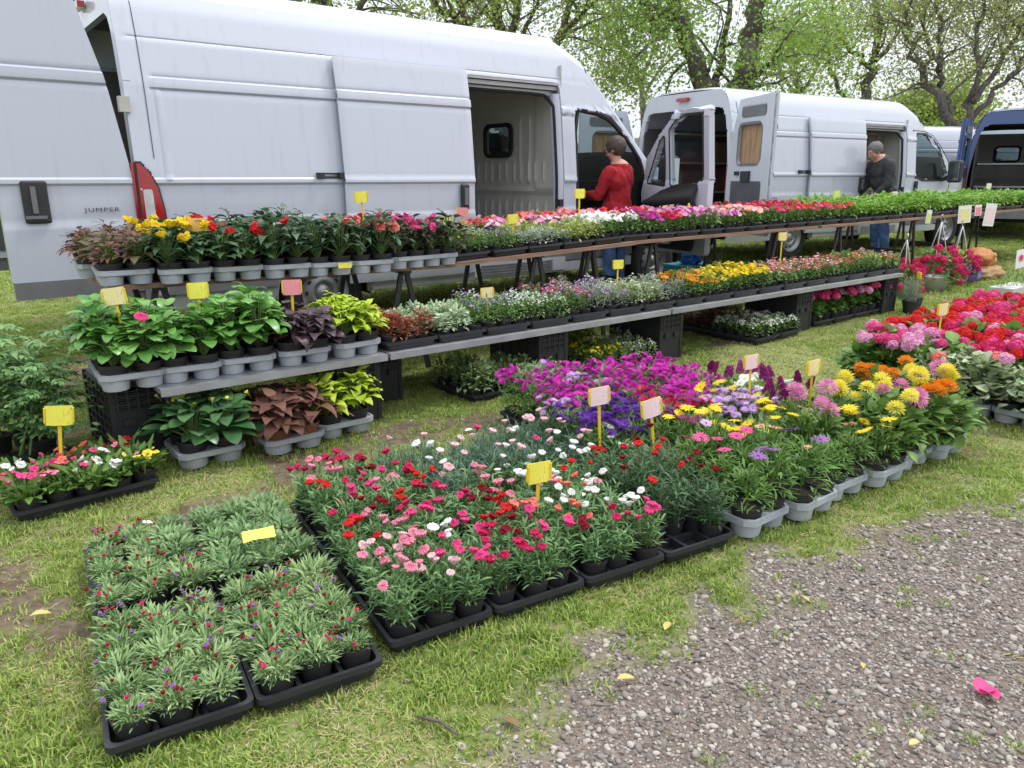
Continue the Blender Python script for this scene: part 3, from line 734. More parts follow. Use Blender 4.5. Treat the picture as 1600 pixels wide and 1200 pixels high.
        # tail lamps wrapped round the corner
        lam = sd_poly([(.038, .93), (.19, .93), (.185, 1.05), (.16, 1.2), (.11, 1.31), (.06, 1.365), (.038, 1.37)], .01)
        inn = sd_poly([(.06, .985), (.115, .985), (.125, 1.02), (.12, 1.19), (.06, 1.19)], .012)
        LA, LB = np.meshgrid(lin(.03, .2, .01), lin(.92, 1.38, .01), indexing='ij')
        for s_ in (0, 1):
            def lp(d):
                return lambda a, b: (a, (-d + .012 * ((a - .1) / .1) ** 2) if s_ == 0 else W + d - .012 * ((a - .1) / .1) ** 2, b)
            V, Q = grid_sheet(LA, LB, lam, lp(.020)); l_ = obj('tail_lamp', sheet_mesh('tail_lamp', V, Q, REDLENS, s_ == 1), self.root)
            V, Q = grid_sheet(LA, LB, inn, lp(.024)); obj('reversing_lens', sheet_mesh('reversing_lens', V, Q, CLEARLENS, s_ == 1), l_)
            V, Q = grid_sheet(LA, LB, lambda a, b: lam(a, b) - .012, lp(.015)); obj('lamp_surround', sheet_mesh('lamp_surround', V, Q, BLACKP, s_ == 1), l_)
            mb = MB(); mb.box((.02, .05 if s_ == 0 else W - .05, 1.15), (.03, .09, .44)); obj('lamp_back', mb.mesh('lamp_back', REDLENS, False), l_)
        for s_, ang in enumerate(rear):
            if ang is not None: self.rear_door(s_, ang)
    def rear_door(self, s_, ang):
        """s_ 0: right leaf hinged on the right corner. ang 0 closed, positive swings open. Door frame: x from hinge towards the middle, y outwards (away from the load bay)"""
        W, H = self.W, self.H; wd = W / 2 - .02 if H < 2.5 else .81
        ztop = H - .10 if H > 2.5 else H - .20
        piv = empty('rear_door', (.02, .015 if s_ == 0 else W - .015, 0)); piv.parent = self.root
        # closed: local +x -> van +y (s_=0); local +y (outer face) -> van -x
        base = R(90)
        if s_ == 0: piv.rotation_euler = (0, 0, base + ang)
        else: piv.rotation_euler = (0, 0, base - ang); piv.scale = (-1, 1, 1)
        k = self.kz
        def edge(z): return np.interp(z, [.5, 1.3, 1.3 + .59 * k, 1.3 + 1.1 * k, 1.3 + 1.22 * k], [0.01, .012, .10, .235, .34])
        zs = list(np.linspace(.60, ztop - .02, 18))
        out = [(float(edge(z)), z) for z in zs] + [(wd, ztop), (wd, .60)]
        xa = lin(0, wd + .02, .022); low, m0, m1 = 1.245, 1.3 + .575 * k, 1.3 + .635 * k
        za = lin(.58, ztop + .01, .025, [low - .028, low - .012, low + .012, low + .026, m0 - .02, m0 - .012, m0, m1, m1 + .007, m1 + .014, m1 + .021, .955, .985])
        XA, ZA = np.meshgrid(xa, za, indexing='ij'); fo = sd_poly(out, .01)
        window = self.name_window if hasattr(self, 'name_window') else None
        w = sd_rect(.24, .80, 1.36, 1.88, .10) if self.H < 2.5 else None
        V, Q = grid_sheet(XA, ZA, fo, lambda a, b: (a, -self.feat(3 + 0 * a, b) * 1.0, b), [w] if w else None)
        sk = obj('door_skin', sheet_mesh('door_skin', V, Q, self.paint, True), piv)
        hole2 = [(lambda a, b: w(a, b) + .0)] if w else []
        upper = sd_rect(.30, .86, 1.95, 2.08, .04); 
        V, Q = grid_sheet(XA, ZA, fo, lambda a, b: (a, -.055 - .02 * sm(.0, .05, -upper(a, b)) * -1.0 + 0 * a, b), hole2)
        inn = obj('door_inner', sheet_mesh('door_inner', V, Q, self.paint), piv)
        thick(inn, .04, 0)
        mb = MB(); ring = out + [out[0]]
        for i in range(len(out)):
            a, b = out[i], out[(i + 1) % len(out)]
            mb.add([(a[0], .0, a[1]), (b[0], .0, b[1]), (b[0], -.06, b[1]), (a[0], -.06, a[1])], [(0, 1, 2, 3)])
        obj('door_edge', mb.mesh('door_edge', self.paint, False), piv)
        mb = MB(); mb.box((wd / 2 + .01, -.02, .545), (wd - .03, .05, .115)); obj('door_lip_shade', mb.mesh('door_lip_shade', GREYP, False), piv)  # grey strip standing in for the shade on the door's lower lip
        if w:
            if not getattr(self, 'ply', True):
                V, Q = grid_sheet(XA, ZA, lambda a, b: w(a, b) - .01, lambda a, b: (a, -.03 + 0 * a, b)); obj('window_pane', sheet_mesh('window_pane', V, Q, CABGLASS), piv)
            if getattr(self, 'ply', True):
                V, Q = grid_sheet(XA, ZA, lambda a, b: w(a, b) - .01, lambda a, b: (a, -.03 + 0 * a, b)); o = obj('plywood_panel', sheet_mesh('plywood_panel', V, Q, plym()), piv); thick(o, .01)
            V, Q = grid_sheet(XA, ZA, lambda a, b: w(a, b) - .012, lambda a, b: (a, -.079 + 0 * a, b), [lambda a, b: w(a, b) + .006]); obj('window_seal', sheet_mesh('window_seal', V, Q, GREYP), piv)
            V, Q = grid_sheet(XA, ZA, sd_rect(.14, .86, .66, 1.16, .02), lambda a, b: (a, -.082 + 0 * a, b)); obj('door_board', sheet_mesh('door_board', V, Q, plain('dark_grey_board', (.075, .078, .095), .6)), piv)
            for bb in (((.50, -.088, 1.22), (.2, .03, .13)), ((.28, -.086, 1.26), (.1, .02, .05))):
                mb = MB(); mb.box(*bb); obj('door_latch', mb.mesh('door_latch', BLACKP, False), piv)
            V, Q = grid_sheet(XA, ZA, upper, lambda a, b: (a, -.083 + 0 * a, b)); obj('door_recess', sheet_mesh('door_recess', V, Q, GREYP), piv)
        else:
            for z0_, z1_, mt_ in ((.66, 1.18, 'dark_grey_board'), (1.34, 1.86, 'brown_liner')):
                V, Q = grid_sheet(XA, ZA, sd_rect(.14, wd - .07, z0_, z1_, .03), lambda a, b: (a, -.084 + 0 * a, b)); obj('door_board', sheet_mesh('door_board', V, Q, plain(mt_, (.075, .078, .095) if mt_[0] == 'd' else (.13, .075, .05), .6)), piv)
            # outer handle well and grip near the free edge
            mb = MB(); mb.box((wd - .20, .012, 1.115), (.15, .03, .27)); h = obj('door_handle', mb.mesh('door_handle', BLACKP, False), piv); bv = h.modifiers.new('b', 'BEVEL'); bv.width = .045; bv.segments = 4
            mb = MB(); mb.box((wd - .19, .03, 1.13), (.03, .02, .17)); mb.box((wd - .19, .03, 1.02), (.12, .012, .02)); obj('handle_grip', mb.mesh('handle_grip', GREYP, False), h)
            if s_ == 0:
                fc = bpy.data.curves.new('lettering', 'FONT'); fc.body = 'JUMPER'; fc.size = .040; fc.extrude = .003; fc.space_character = 1.25
                fc.materials.append(plain('badge_metal', (.10, .105, .12), .35, metal=.7, var=.05))
                tmp = bpy.data.objects.new('lettering_curve', fc); lm = bpy.data.meshes.new_from_object(tmp); bpy.data.objects.remove(tmp)
                o = obj('lettering', lm, piv); o.location = (.335, .012, 1.045); o.rotation_euler = (R(90), 0, R(180)); o.scale = (1.35, 1, 1)
        for z in (.85, 1.75):
            mb = MB(); mb.box((.0, -.02, z), (.07, .05, .10)); obj('hinge', mb.mesh('hinge', plain('hinge_paint', (.5, .49, .45), .6), False), piv)
    def wheels(self):
        for x in (self.rw, self.fw):
            for s_ in (0, 1):
                r = empty('wheel', (x, .12 if s_ == 0 else self.W - .12, .345)); r.parent = self.root
                if s_: r.rotation_euler = (0, 0, math.pi)
                mb = MB(); mb.lathe([(.205, -.09), (.29, -.105), (.335, -.09), (.345, -.05), (.345, .09), (.33, .1), (.2, .1)], 36, axis='Y'); obj('tyre', mb.mesh('tyre', RUBBER), r)
                mb = MB(); mb.lathe([(.208, -.098), (.198, -.075), (.185, -.06), (.172, -.045), (.15, -.05), (.11, -.072), (.09, -.075), (.085, -.05), (.06, -.048), (.055, -.08), (.0, -.085)], 36, axis='Y'); rm = obj('rim', mb.mesh('rim', STEEL), r)
                for i in range(10):
                    a = i * 2 * math.pi / 10; mb = MB(); mb.lathe([(.019, -.0), (.0, -.0005)], 8, axis='Y', c=(.142 * math.cos(a), -.0575, .142 * math.sin(a))); obj('rim_hole', mb.mesh('rim_hole', RUBBER, False), rm)
        for x in (self.rw, self.fw):
            for y in (.0, self.W):
                mb = MB(); sgn = 1 if y == 0 else -1
                pts = [(x + .42 * math.cos(a), .36 + .42 * math.sin(a)) for a in np.linspace(-.15, math.pi + .15, 20)]
                vs = [(px, y + sgn * .03, pz) for px, pz in pts] + [(px, y + sgn * .42, pz) for px, pz in pts]
                mb.add(vs, [(i, i + 1, 20 + i + 1, 20 + i) for i in range(19)])
                obj('wheel_arch', mb.mesh('wheel_arch', RUBBER), self.root)
def wbm(v): return (v.fw - v.rw) / 2

q = SO(0, 0); q.z = 0
van1 = Van('delivery_van', q, VA, 'tall white delivery van with open sliding door behind the table of begonias', WHITE, slide='open', frontdoor=R(79), step=.028, rear=(R(91), R(93)))
van2 = Van('delivery_van', Vector((2.98, 10.6, .06)), R(31), 'lower white van with plywood in its open rear doors, parked past the tall van', WHITE, H=2.40, L=6.363, rw=1.38, slide='open', step=.035, rear=(R(163), R(100)))
van2.mirror(van2.root, (van2.cab + .92, -.0, 1.20))

SHELFW = plain('pale_shelf_wood', (.36, .25, .15), .7)
for z, d_ in ((.98, .5), (1.42, .5), (1.84, .42)):
    mb = MB(); mb.box((1.5, 2.05 - .46, z), (2.5, d_, .025)); obj('load_shelf', mb.mesh('load_shelf', SHELFW, False), van2.root)
    mb = MB(); mb.box((3.42, 1.1, z + .04), (.42, 1.5, .025)); obj('load_shelf', mb.mesh('load_shelf', SHELFW, False), van2.root)
for i, (x, y, z, w, h, cc) in enumerate(((.7, 1.6, .99, .5, .3, (.12, .05, .03)), (1.4, 1.62, .99, .4, .34, (.10, .03, .03)), (.6, 1.6, 1.43, .6, .28, (.05, .05, .06)), (1.4, 1.6, 1.43, .5, .3, (.14, .08, .05)))):
    mb = MB(); mb.box((0, 0, h / 2), (w, .36, h)); mb.box((0, 0, h + .006), (w * .96, .33, .012)); o = obj('cardboard_box', mb.mesh('cardboard_box', plain('box_%d' % i, cc, .8), False))
    o.matrix_world = van2.root.matrix_basis @ Matrix.Translation((x, y, z + .008))
    tag(o, ['brown box on the load shelf nearest the plywood doors', 'dark red box on the low shelf inside the lower white van', 'black box on the upper shelf inside the lower white van', 'tan box deep on the upper shelf inside the lower white van'][i], 'box', 'boxes shelved inside the lower white van')
van3 = Van('delivery_van', Vector((9.0, 18.2, .09)), R(10), 'plain white van parked far behind, between the lower white van and the blue van', WHITE, H=2.34, L=5.998, rw=1.015, slide='closed', step=.06, rear=(R(0), R(0)))
Van.ply = False
van4 = Van('delivery_van', Vector((10.45, 14.0, .09)), R(62), 'dark blue van with its rear doors open behind the green seedlings', BLUE, H=2.39, L=5.4, rw=1.0, wb=3.45, slide='none', step=.06, rear=(None, R(100)))
for z in (1.0, 1.42):
    mb = MB(); mb.box((.9, 1.02, z), (1.5, 1.6, .03)); obj('load_shelf', mb.mesh('load_shelf', plain('grey_shelf', (.22, .22, .23), .6), False), van4.root)
# ------------------------------------------------------------------ trees behind the vans
def at(u, v, Y):
    """the world point at distance Y in front of the camera that shows at (u, v) of a 1600 x 1200 frame"""
    x = (u - 800) / 1173.; yc = (600 - v) / 1173.; th = R(15.43)
    dz = yc * math.cos(th) - math.sin(th); dy = math.cos(th) + yc * math.sin(th); k = Y / dy
    return Vector((x * k, Y, 1.275 + dz * k))
def barkm():
    m, t, p, out = nt('bark')
    tc = t.nodes.new('ShaderNodeTexCoord'); mp = t.nodes.new('ShaderNodeMapping'); mp.inputs['Scale'].default_value = (7, 7, 1.3); t.links.new(tc.outputs['Object'], mp.inputs[0])
    n = t.nodes.new('ShaderNodeTexNoise'); n.inputs['Scale'].default_value = 2.4; n.inputs['Detail'].default_value = 8; t.links.new(mp.outputs[0], n.inputs['Vector'])
    t.links.new(mixc(t, ramp(t, n.outputs['Fac'], .3, .7), (.06, .05, .042), (.19, .165, .145)), p.inputs['Base Color']); p.inputs['Roughness'].default_value = .95
    bump(t, p, n.outputs['Fac'], .9, .05); return m
BARK = barkm()
LEAFT = [leafm('spring_leaf', (.20, .30, .05), (.42, .50, .13), rough=.55, trans=.45), leafm('olive_leaf', (.20, .25, .07), (.40, .42, .15), rough=.6, trans=.4), leafm('fresh_leaf', (.15, .29, .045), (.34, .48, .10), rough=.55, trans=.45), leafm('far_leaf', (.14, .18, .085), (.25, .29, .14), rough=.7, trans=.35), leafm('willow_leaf', (.22, .31, .06), (.38, .46, .13), rough=.6, trans=.45)]
def smooth_path(pts, k=4):
    out = []
    n = len(pts)
    for i in range(n - 1):
        p0, p1, p2, p3 = pts[max(i - 1, 0)], pts[i], pts[i + 1], pts[min(i + 2, n - 1)]
        for j in range(k):
            t = j / k
            out.append(.5 * ((2 * p1) + (p2 - p0) * t + (2 * p0 - 5 * p1 + 4 * p2 - p3) * t * t + (3 * p1 - p0 - 3 * p2 + p3) * t ** 3))
    out.append(pts[-1]); return out
def leaf_quads(mb, c, n, spread, size, r, droop=0.):
    for _ in range(n):
        p = c + Vector((r.gauss(0, spread), r.gauss(0, spread), r.gauss(0, spread * .75) - droop * abs(r.gauss(0, 1))))
        a = Vector((r.uniform(-1, 1), r.uniform(-1, 1), r.uniform(-1, .5))).normalized(); b = a.orthogonal().normalized(); b = (Matrix.Rotation(r.uniform(0, 6.28), 3, a) @ b)
        L = size * r.uniform(.5, 1.1); w = L * .34
        mb.add([p, p + a * L * .5 + b * w, p + a * L, p + a * L * .5 - b * w], [(0, 1, 2, 3)], 0, r.random())
def tree(label, limbs, mat, seed, nsub=7, sublen=(1.3, 3.0), nleaf=54, size=.10, spread=.26, droop=.0, base=None, group='trees behind the parked vans', t0=.35, twigs=5):
    r = random.Random(seed); tr = MB(); cr = MB()
    b0 = limbs[0][0][0]
    root = empty('tree', (b0.x, b0.y, .09), 0, label, 'tree', group); inv = Vector(root.location)
    for pts, r0 in limbs:
        P = smooth_path(pts, 4); n = len(P)
        P = [p + Vector((r.gauss(0, .03), r.gauss(0, .12), r.gauss(0, .02))) if 0 < i else p for i, p in enumerate(P)]
        rad = [max(.02, r0 * .80 * (1.12 - .85 * i / (n - 1))) for i in range(n)]
        tr.tube([p - inv for p in P], rad, 10)
        for k in range(nsub):
            f = t0 + (1 - t0) * (k + r.random()) / nsub; i = min(n - 2, int(f * (n - 1))); p = P[i]
            d = (P[i + 1] - P[i]).normalized(); a = r.uniform(0, 6.283)
            side = (Matrix.Rotation(a, 3, d) @ d.orthogonal().normalized())
            dr = (d * r.uniform(.2, .8) + side * r.uniform(.6, 1.1) + Vector((0, 0, .25 - droop * .6))).normalized()
            Ls = r.uniform(*sublen) * (1.15 - .5 * f); rs = min(.045, rad[i] * .42)
            q = [p]; dd = dr.copy()
            for j in range(5):
                dd = (dd + Vector((r.gauss(0, .22), r.gauss(0, .22), r.gauss(0, .16) - droop * .25))).normalized(); q.append(q[-1] + dd * Ls / 5)
            tr.tube([x - inv for x in q], [rs * (1 - .16 * j) for j in range(6)], 6)
            for tw in range(twigs):
                j = r.randint(1, 5); p2 = q[j]; d2 = Vector((r.gauss(0, 1), r.gauss(0, 1), r.gauss(.15, .6) - droop)).normalized(); L2 = r.uniform(.4, 1.1)
                m_ = p2 + d2 * L2 * .5 + Vector((r.gauss(0, .05), r.gauss(0, .05), 0)); e_ = p2 + d2 * L2 + Vector((0, 0, -droop * .3))
                tr.tube([p2 - inv, m_ - inv, e_ - inv], [rs * .32, rs * .22, .006], 4, cap=False)
                leaf_quads(cr, m_ - inv, nleaf // 2, spread, size, r, droop * .4); leaf_quads(cr, e_ - inv, nleaf // 2, spread * .8, size, r, droop * .5)
    obj('trunk', tr.mesh('trunk', BARK), root); obj('crown', cr.mesh('crown', mat, smooth=False), root)
    return root
def L_(Y, pts, r): return ([at(u, v, Y + dy) for u, v, dy in [(p if len(p) == 3 else (*p, 0)) for p in pts]], r)
def foot(Y, u, r, pts): return L_(Y, [(u, 276 + 1173 * 1.2 / Y)] + pts, r)
tree('stout tree with two leaning trunks rising behind the plywood doors', [foot(17, 1122, .31, [(1112, 165), (1101, 135), (1066, 44), (1050, -20), (1030, -120, -1), (1015, -240, -2)]), foot(17, 1140, .36, [(1152, 160), (1158, 135), (1171, 57), (1188, -20), (1215, -120, 1), (1250, -240, 1)]), foot(17.3, 1130, .13, [(1124, 150), (1128, 90), (1140, 0), (1135, -120)]),
     L_(17, [(1172, 122), (1195, 108, -.5), (1216, 80, -1), (1260, 20, -1.5)], .07), L_(17, [(1066, 44), (1030, 20, -.6), (985, -10, -1)], .08)], LEAFT[2], 1, nsub=9, nleaf=54, size=.095, droop=.35, spread=.30, sublen=(1.2, 2.6))
tree('straight single trunked tree behind the sliding door of the lower white van', [foot(26, 1350, .21, [(1354, 165), (1364, 110), (1371, 60), (1374, -40), (1380, -160)]), L_(26, [(1364, 110), (1330, 80), (1305, 40), (1290, -40)], .09), L_(26, [(1368, 95), (1400, 60), (1430, 10), (1440, -60)], .09), L_(26, [(1320, 155), (1303, 125), (1292, 90), (1288, 30)], .08)], LEAFT[0], 2, nsub=9, nleaf=54, size=.12, spread=.4, sublen=(1.6, 3.4), droop=.2)
tree('low forking tree with spreading limbs behind the blue door', [foot(21, 1503, .20, [(1500, 215), (1488, 195), (1458, 150), (1438, 105), (1424, 60), (1410, -10)]), L_(21, [(1497, 205), (1480, 160), (1470, 110), (1468, 40), (1460, -60)], .13), L_(21, [(1500, 205), (1520, 160), (1526, 100), (1533, 20), (1540, -80)], .115), L_(21, [(1505, 205), (1540, 160), (1575, 120), (1610, 80), (1660, 20)], .10), L_(21, [(1520, 160), (1560, 110), (1590, 60), (1620, -20)], .10), L_(21, [(1468, 110), (1450, 70), (1440, 20)], .08)], LEAFT[1], 3, nsub=9, nleaf=42, size=.09, spread=.34, sublen=(1.2, 2.8), t0=.45)
tree('thick twin trunk showing over the roof of the tall white van', [foot(15, 452, .20, [(455, 40), (452, 5), (446, -60), (430, -200)]), foot(15, 505, .25, [(506, 60), (506, 0), (512, -90), (530, -220)]), L_(15, [(505, 60), (560, 20, -.5), (600, -30, -1), (640, -90, -1)], .08)], LEAFT[0], 4, nsub=9, nleaf=42, size=.09, spread=.28, sublen=(1.2, 2.8), t0=.25, droop=.35)
tree('slim tree with two limbs leaning left over the van roof', [foot(18, 742, .16, [(733, 120), (722, 50), (702, 22), (672, -4), (640, -60), (610, -140)]), foot(18, 748, .15, [(742, 120), (735, 45), (716, 0), (702, -80), (700, -180)])], LEAFT[0], 5, nsub=10, nleaf=42, size=.09, spread=.3, t0=.3, droop=.3)
tree('bundle of upright stems above the open sliding door', [foot(20, 792, .17, [(788, 120), (784, 60), (778, 0), (768, -90), (760, -180)]), foot(20, 800, .17, [(796, 120), (797, 60), (812, 0), (830, -80), (850, -170)]), L_(20, [(797, 100), (772, 20), (756, -30), (730, -110)], .08), L_(20, [(800, 110), (822, 40), (846, -10), (870, -90)], .08)], LEAFT[0], 6, nsub=9, nleaf=36, size=.09, spread=.3, t0=.3, droop=.3)
tree('leaning tree over the cab roof of the tall white van', [foot(19, 845, .16, [(858, 110), (870, 66), (888, 15), (902, -50), (915, -140)]), L_(19, [(872, 60), (900, 28), (930, 2), (965, -40), (1000, -100)], .09), L_(19, [(902, -50), (940, -20, -1), (970, 40, -1.6), (985, 70, -2)], .06)], LEAFT[0], 7, nsub=9, nleaf=54, size=.10, spread=.32, t0=.3, droop=.3)
tree('thinly leaved tree standing between the two white vans', [foot(30, 1006, .15, [(1004, 150), (998, 128), (984, 96), (962, 66), (944, 30)]), L_(30, [(1000, 130), (1016, 92), (1024, 60), (1040, 20), (1060, -30)], .09), L_(30, [(1004, 150), (1030, 110), (1060, 78), (1080, 40)], .07)], LEAFT[1], 8, nsub=8, nleaf=8, size=.12, spread=.4, twigs=6)
tree('bright green willow beyond the plain white van', [foot(34, 1455, .2, [(1455, 205), (1452, 180), (1445, 150)]), L_(34, [(1455, 205), (1480, 175), (1500, 155)], .12), L_(34, [(1455, 205), (1425, 185), (1400, 170)], .12)], LEAFT[4], 9, nsub=16, nleaf=148, size=.2, spread=.6, t0=.1, droop=.6, sublen=(1.5, 3.))
tree('bushy tree filling the gap above the lower white van', [foot(30, 1250, .16, [(1248, 165), (1245, 130), (1240, 90), (1230, 30)]), L_(30, [(1247, 150), (1270, 115), (1290, 80), (1300, 20)], .09), L_(30, [(1247, 150), (1222, 120), (1210, 85)], .08)], LEAFT[0], 10, nsub=8, nleaf=33, size=.13, spread=.45)
tree('tall pale leaved tree at the far end above the blue van', [foot(24, 1640, .22, [(1640, 150), (1630, 60), (1610, -40), (1590, -140)]), L_(24, [(1635, 100), (1595, 50), (1570, 0), (1550, -80)], .1)], LEAFT[1], 12, nsub=12, nleaf=71, size=.11, spread=.4, droop=.3)
# the far wood: one hazy mass
r = random.Random(5); mb = MB()
for k in range(130):
    x = r.uniform(-70, 110); y = r.uniform(58, 85); rr = r.uniform(2.5, 4.5); h_ = r.uniform(3.0, 6.2) * (1.25 if x < -8 else 1)
    for j in range(150):
        a = Vector((r.gauss(0, 1), r.gauss(0, 1), r.gauss(0, 1))).normalized() * r.random() ** .35
        leaf_quads(mb, Vector((x + a.x * rr, y + a.y * rr * .5, h_ * .55 + a.z * h_ * .55)), 1, .2, .9, r)
tag(obj('distant_wood', mb.mesh('distant_wood', LEAFT[3], smooth=False), kind='stuff'), 'hazy grey green line of far trees beyond the field', 'wood', kind='stuff')
# ------------------------------------------------------------------ leaves, flowers, pots
SHAPES = {
    'lance': ([0, .12, .35, .65, .88, 1], [.25, .7, 1, .8, .4, .03]),
    'strap': ([0, .1, .5, .85, 1], [.6, .9, 1, .8, .1]),
    'ovate': ([0, .08, .3, .6, .85, 1], [.12, .62, 1, .85, .42, .03]),
    'spoon': ([0, .3, .6, .8, .93, 1], [.22, .35, .85, 1, .75, .15]),
    'heart': ([0, .05, .2, .45, .75, 1], [.75, 1, 1, .78, .38, .02]),
    'round': ([0, .08, .3, .6, .85, 1], [.45, .8, 1, .98, .7, .25]),
    'begonia': ([0, .06, .25, .5, .75, .92, 1], [.5, .85, 1, .95, .72, .36, .03]),
    'point': ([0, .06, .22, .5, .8, 1], [.25, .8, 1, .66, .25, .01]),
}
def leaf(mb, b, az, el, L, W, shape='lance', arch=.8, fold=.15, seg=3, tint=.5, mi=0, wide=False, twist=0., wav=0., r=random, rimw=0.):
    xs, ws = SHAPES[shape]
    p = Vector(b); pitch = el; side = Vector((-math.sin(az), math.cos(az), 0)); vs = []
    for i in range(seg + 1):
        t = i / seg
        w = W * .5 * float(np.interp(t, xs, ws)) if shape else W
        d = Vector((math.cos(az) * math.cos(pitch), math.sin(az) * math.cos(pitch), math.sin(pitch)))
        up = side.cross(d) * -1
        sd_ = side * math.cos(twist * t) + up * math.sin(twist * t)
        if wide:
            k = wav * W * r.uniform(-1, 1) if wav else 0
            vs += [p - sd_ * w + up * (fold * w * 2 + k), p, p + sd_ * w + up * (fold * w * 2 - k)]
        else: vs += [p - sd_ * w, p + sd_ * w]
        p = p + d * (L / seg); pitch -= arch / seg
    vs = [tuple(v) for v in vs]
    if wide:
        for i in range(seg):
            a = 3 * i
        fs = [q for i in range(seg) for q in ((3 * i, 3 * i + 1, 3 * i + 4, 3 * i + 3), (3 * i + 1, 3 * i + 2, 3 * i + 5, 3 * i + 4))]
        base = len(mb.v); mb.v.extend(vs)
        for j, f in enumerate(fs):
            mb.f.append(tuple(base + x for x in f)); mb.m.append(mi); mb.t.append(min(1, max(0, tint + (.06 if j % 2 else -.06)))); mb.r.append(rimw if rimw and r.random() < .62 else 0.)
    else:
        mb.add(vs, [(2 * i, 2 * i + 1, 2 * i + 3, 2 * i + 2) for i in range(seg)], mi, tint)
    return p
def U(r, a, b): return r.uniform(a, b)

# foliage habits: every one returns a mesh whose base sits on the soil (z = 0)
def h_upright(r, H, rad, n, L, W, mats, arch=.8, pairs=5, shape='lance'):
    mb = MB()
    for k in range(n):
        a = r.uniform(0, 6.283); d = rad * math.sqrt(r.random()); b = Vector((d * math.cos(a), d * math.sin(a), -.005)); an = r.uniform(0, 6.283); ln = r.uniform(0, .32)
        h = H * r.uniform(.6, 1.08); top = b + Vector((math.cos(a) * h * ln * .7, math.sin(a) * h * ln * .7, h))
        mb.tube([b, (b + top) / 2 + Vector((0, 0, h * .03)), top], .0014, 3, 1 if len(mats) > 1 else 0, .4, cap=False)
        for j in range(pairs):
            t = (j + .4 + r.random() * .5) / pairs; p = b + (top - b) * t
            for q in (0, math.pi):
                leaf(mb, p, an + q + r.gauss(0, .25), r.uniform(.35, 1.15) * (1 - .25 * (1 - t)), L * r.uniform(.65, 1.2) * (1.1 - .45 * t), W * r.uniform(.8, 1.2), shape, arch * r.uniform(.4, 1.4), 0, 3, r.random(), 0, twist=r.gauss(0, .5))
            an += 1.57 + r.gauss(0, .3)
    return mb.mesh('foliage', mats)
def h_rosette(r, H, rad, n, L, W, mats, shape='lance', arch=1.1, wide=False):
    mb = MB()
    for k in range(n):
        a = r.uniform(0, 6.283); d = rad * .55 * math.sqrt(r.random())
        leaf(mb, (d * math.cos(a), d * math.sin(a), r.uniform(-.005, H * .45)), a + r.gauss(0, .6), r.uniform(.25, 1.35), L * r.uniform(.6, 1.2), W * r.uniform(.75, 1.25), shape, arch * r.uniform(.3, 1.3), .2, 3, r.random(), 0, wide, r.gauss(0, .4), 0, r)
    return mb.mesh('foliage', mats)
def h_dome(r, H, rad, n, L, W, mats, shape='ovate', arch=.7, wide=True, seg=2, low=0., stems=6, rimw=0., wav=0.):
    mb = MB()
    for k in range(n):
        a = r.uniform(0, 6.283); u = low + (1 - low) * r.random() ** .75; el = math.asin(u)
        q = r.uniform(.55, 1.) ** .6
        x = rad * math.cos(el) * q; z = H * (.12 + .88 * math.sin(el)) * r.uniform(.72, 1.05)
        leaf(mb, (x * math.cos(a), x * math.sin(a), z), a + r.gauss(0, .8), el * .55 + r.gauss(.05, .38), L * r.uniform(.6, 1.2), W * r.uniform(.7, 1.2), shape, arch * r.uniform(.3, 1.5), .16, seg, r.random(), 0, wide, r.gauss(0, .35), wav, r, rimw)
    for k in range(stems):
        a = r.uniform(0, 6.283); d = rad * r.uniform(.1, .7); mb.tube([(0, 0, -.005), (d * .35 * math.cos(a), d * .35 * math.sin(a), H * .45), (d * math.cos(a), d * math.sin(a), H * .85)], .002, 3, 0, .3, cap=False)
    return mb.mesh('foliage', mats)
def h_big(r, H, rad, n, L, W, mats, shape='heart', arch=.9, wav=.05, mi2=0., fold=.12):
    mb = MB()
    for k in range(n):
        f = (k + r.random()) / n; a = k * 2.4 + r.gauss(0, .35); el = .15 + 1.1 * f; st = H * (.30 + .68 * f) * r.uniform(.85, 1.1); d = rad * (1.05 - .75 * f) * r.uniform(.7, 1.1)
        p = Vector((d * .75 * math.cos(a), d * .75 * math.sin(a), st))
        mb.tube([(0, 0, -.005), (d * .3 * math.cos(a), d * .3 * math.sin(a), st * .6), p], [.004, .003, .0022], 4, len(mats) - 1, .45, cap=False)
        leaf(mb, p, a + r.gauss(0, .4), r.uniform(-.15, .45) + .35 * f, L * r.uniform(.65, 1.12) * (1.08 - .35 * f), W * r.uniform(.75, 1.1) * (1.08 - .35 * f), shape, arch * r.uniform(.5, 1.4), fold * .55, 7, r.random(), 0, True, r.gauss(0, .2), wav, r)
    return mb.mesh('foliage', mats)
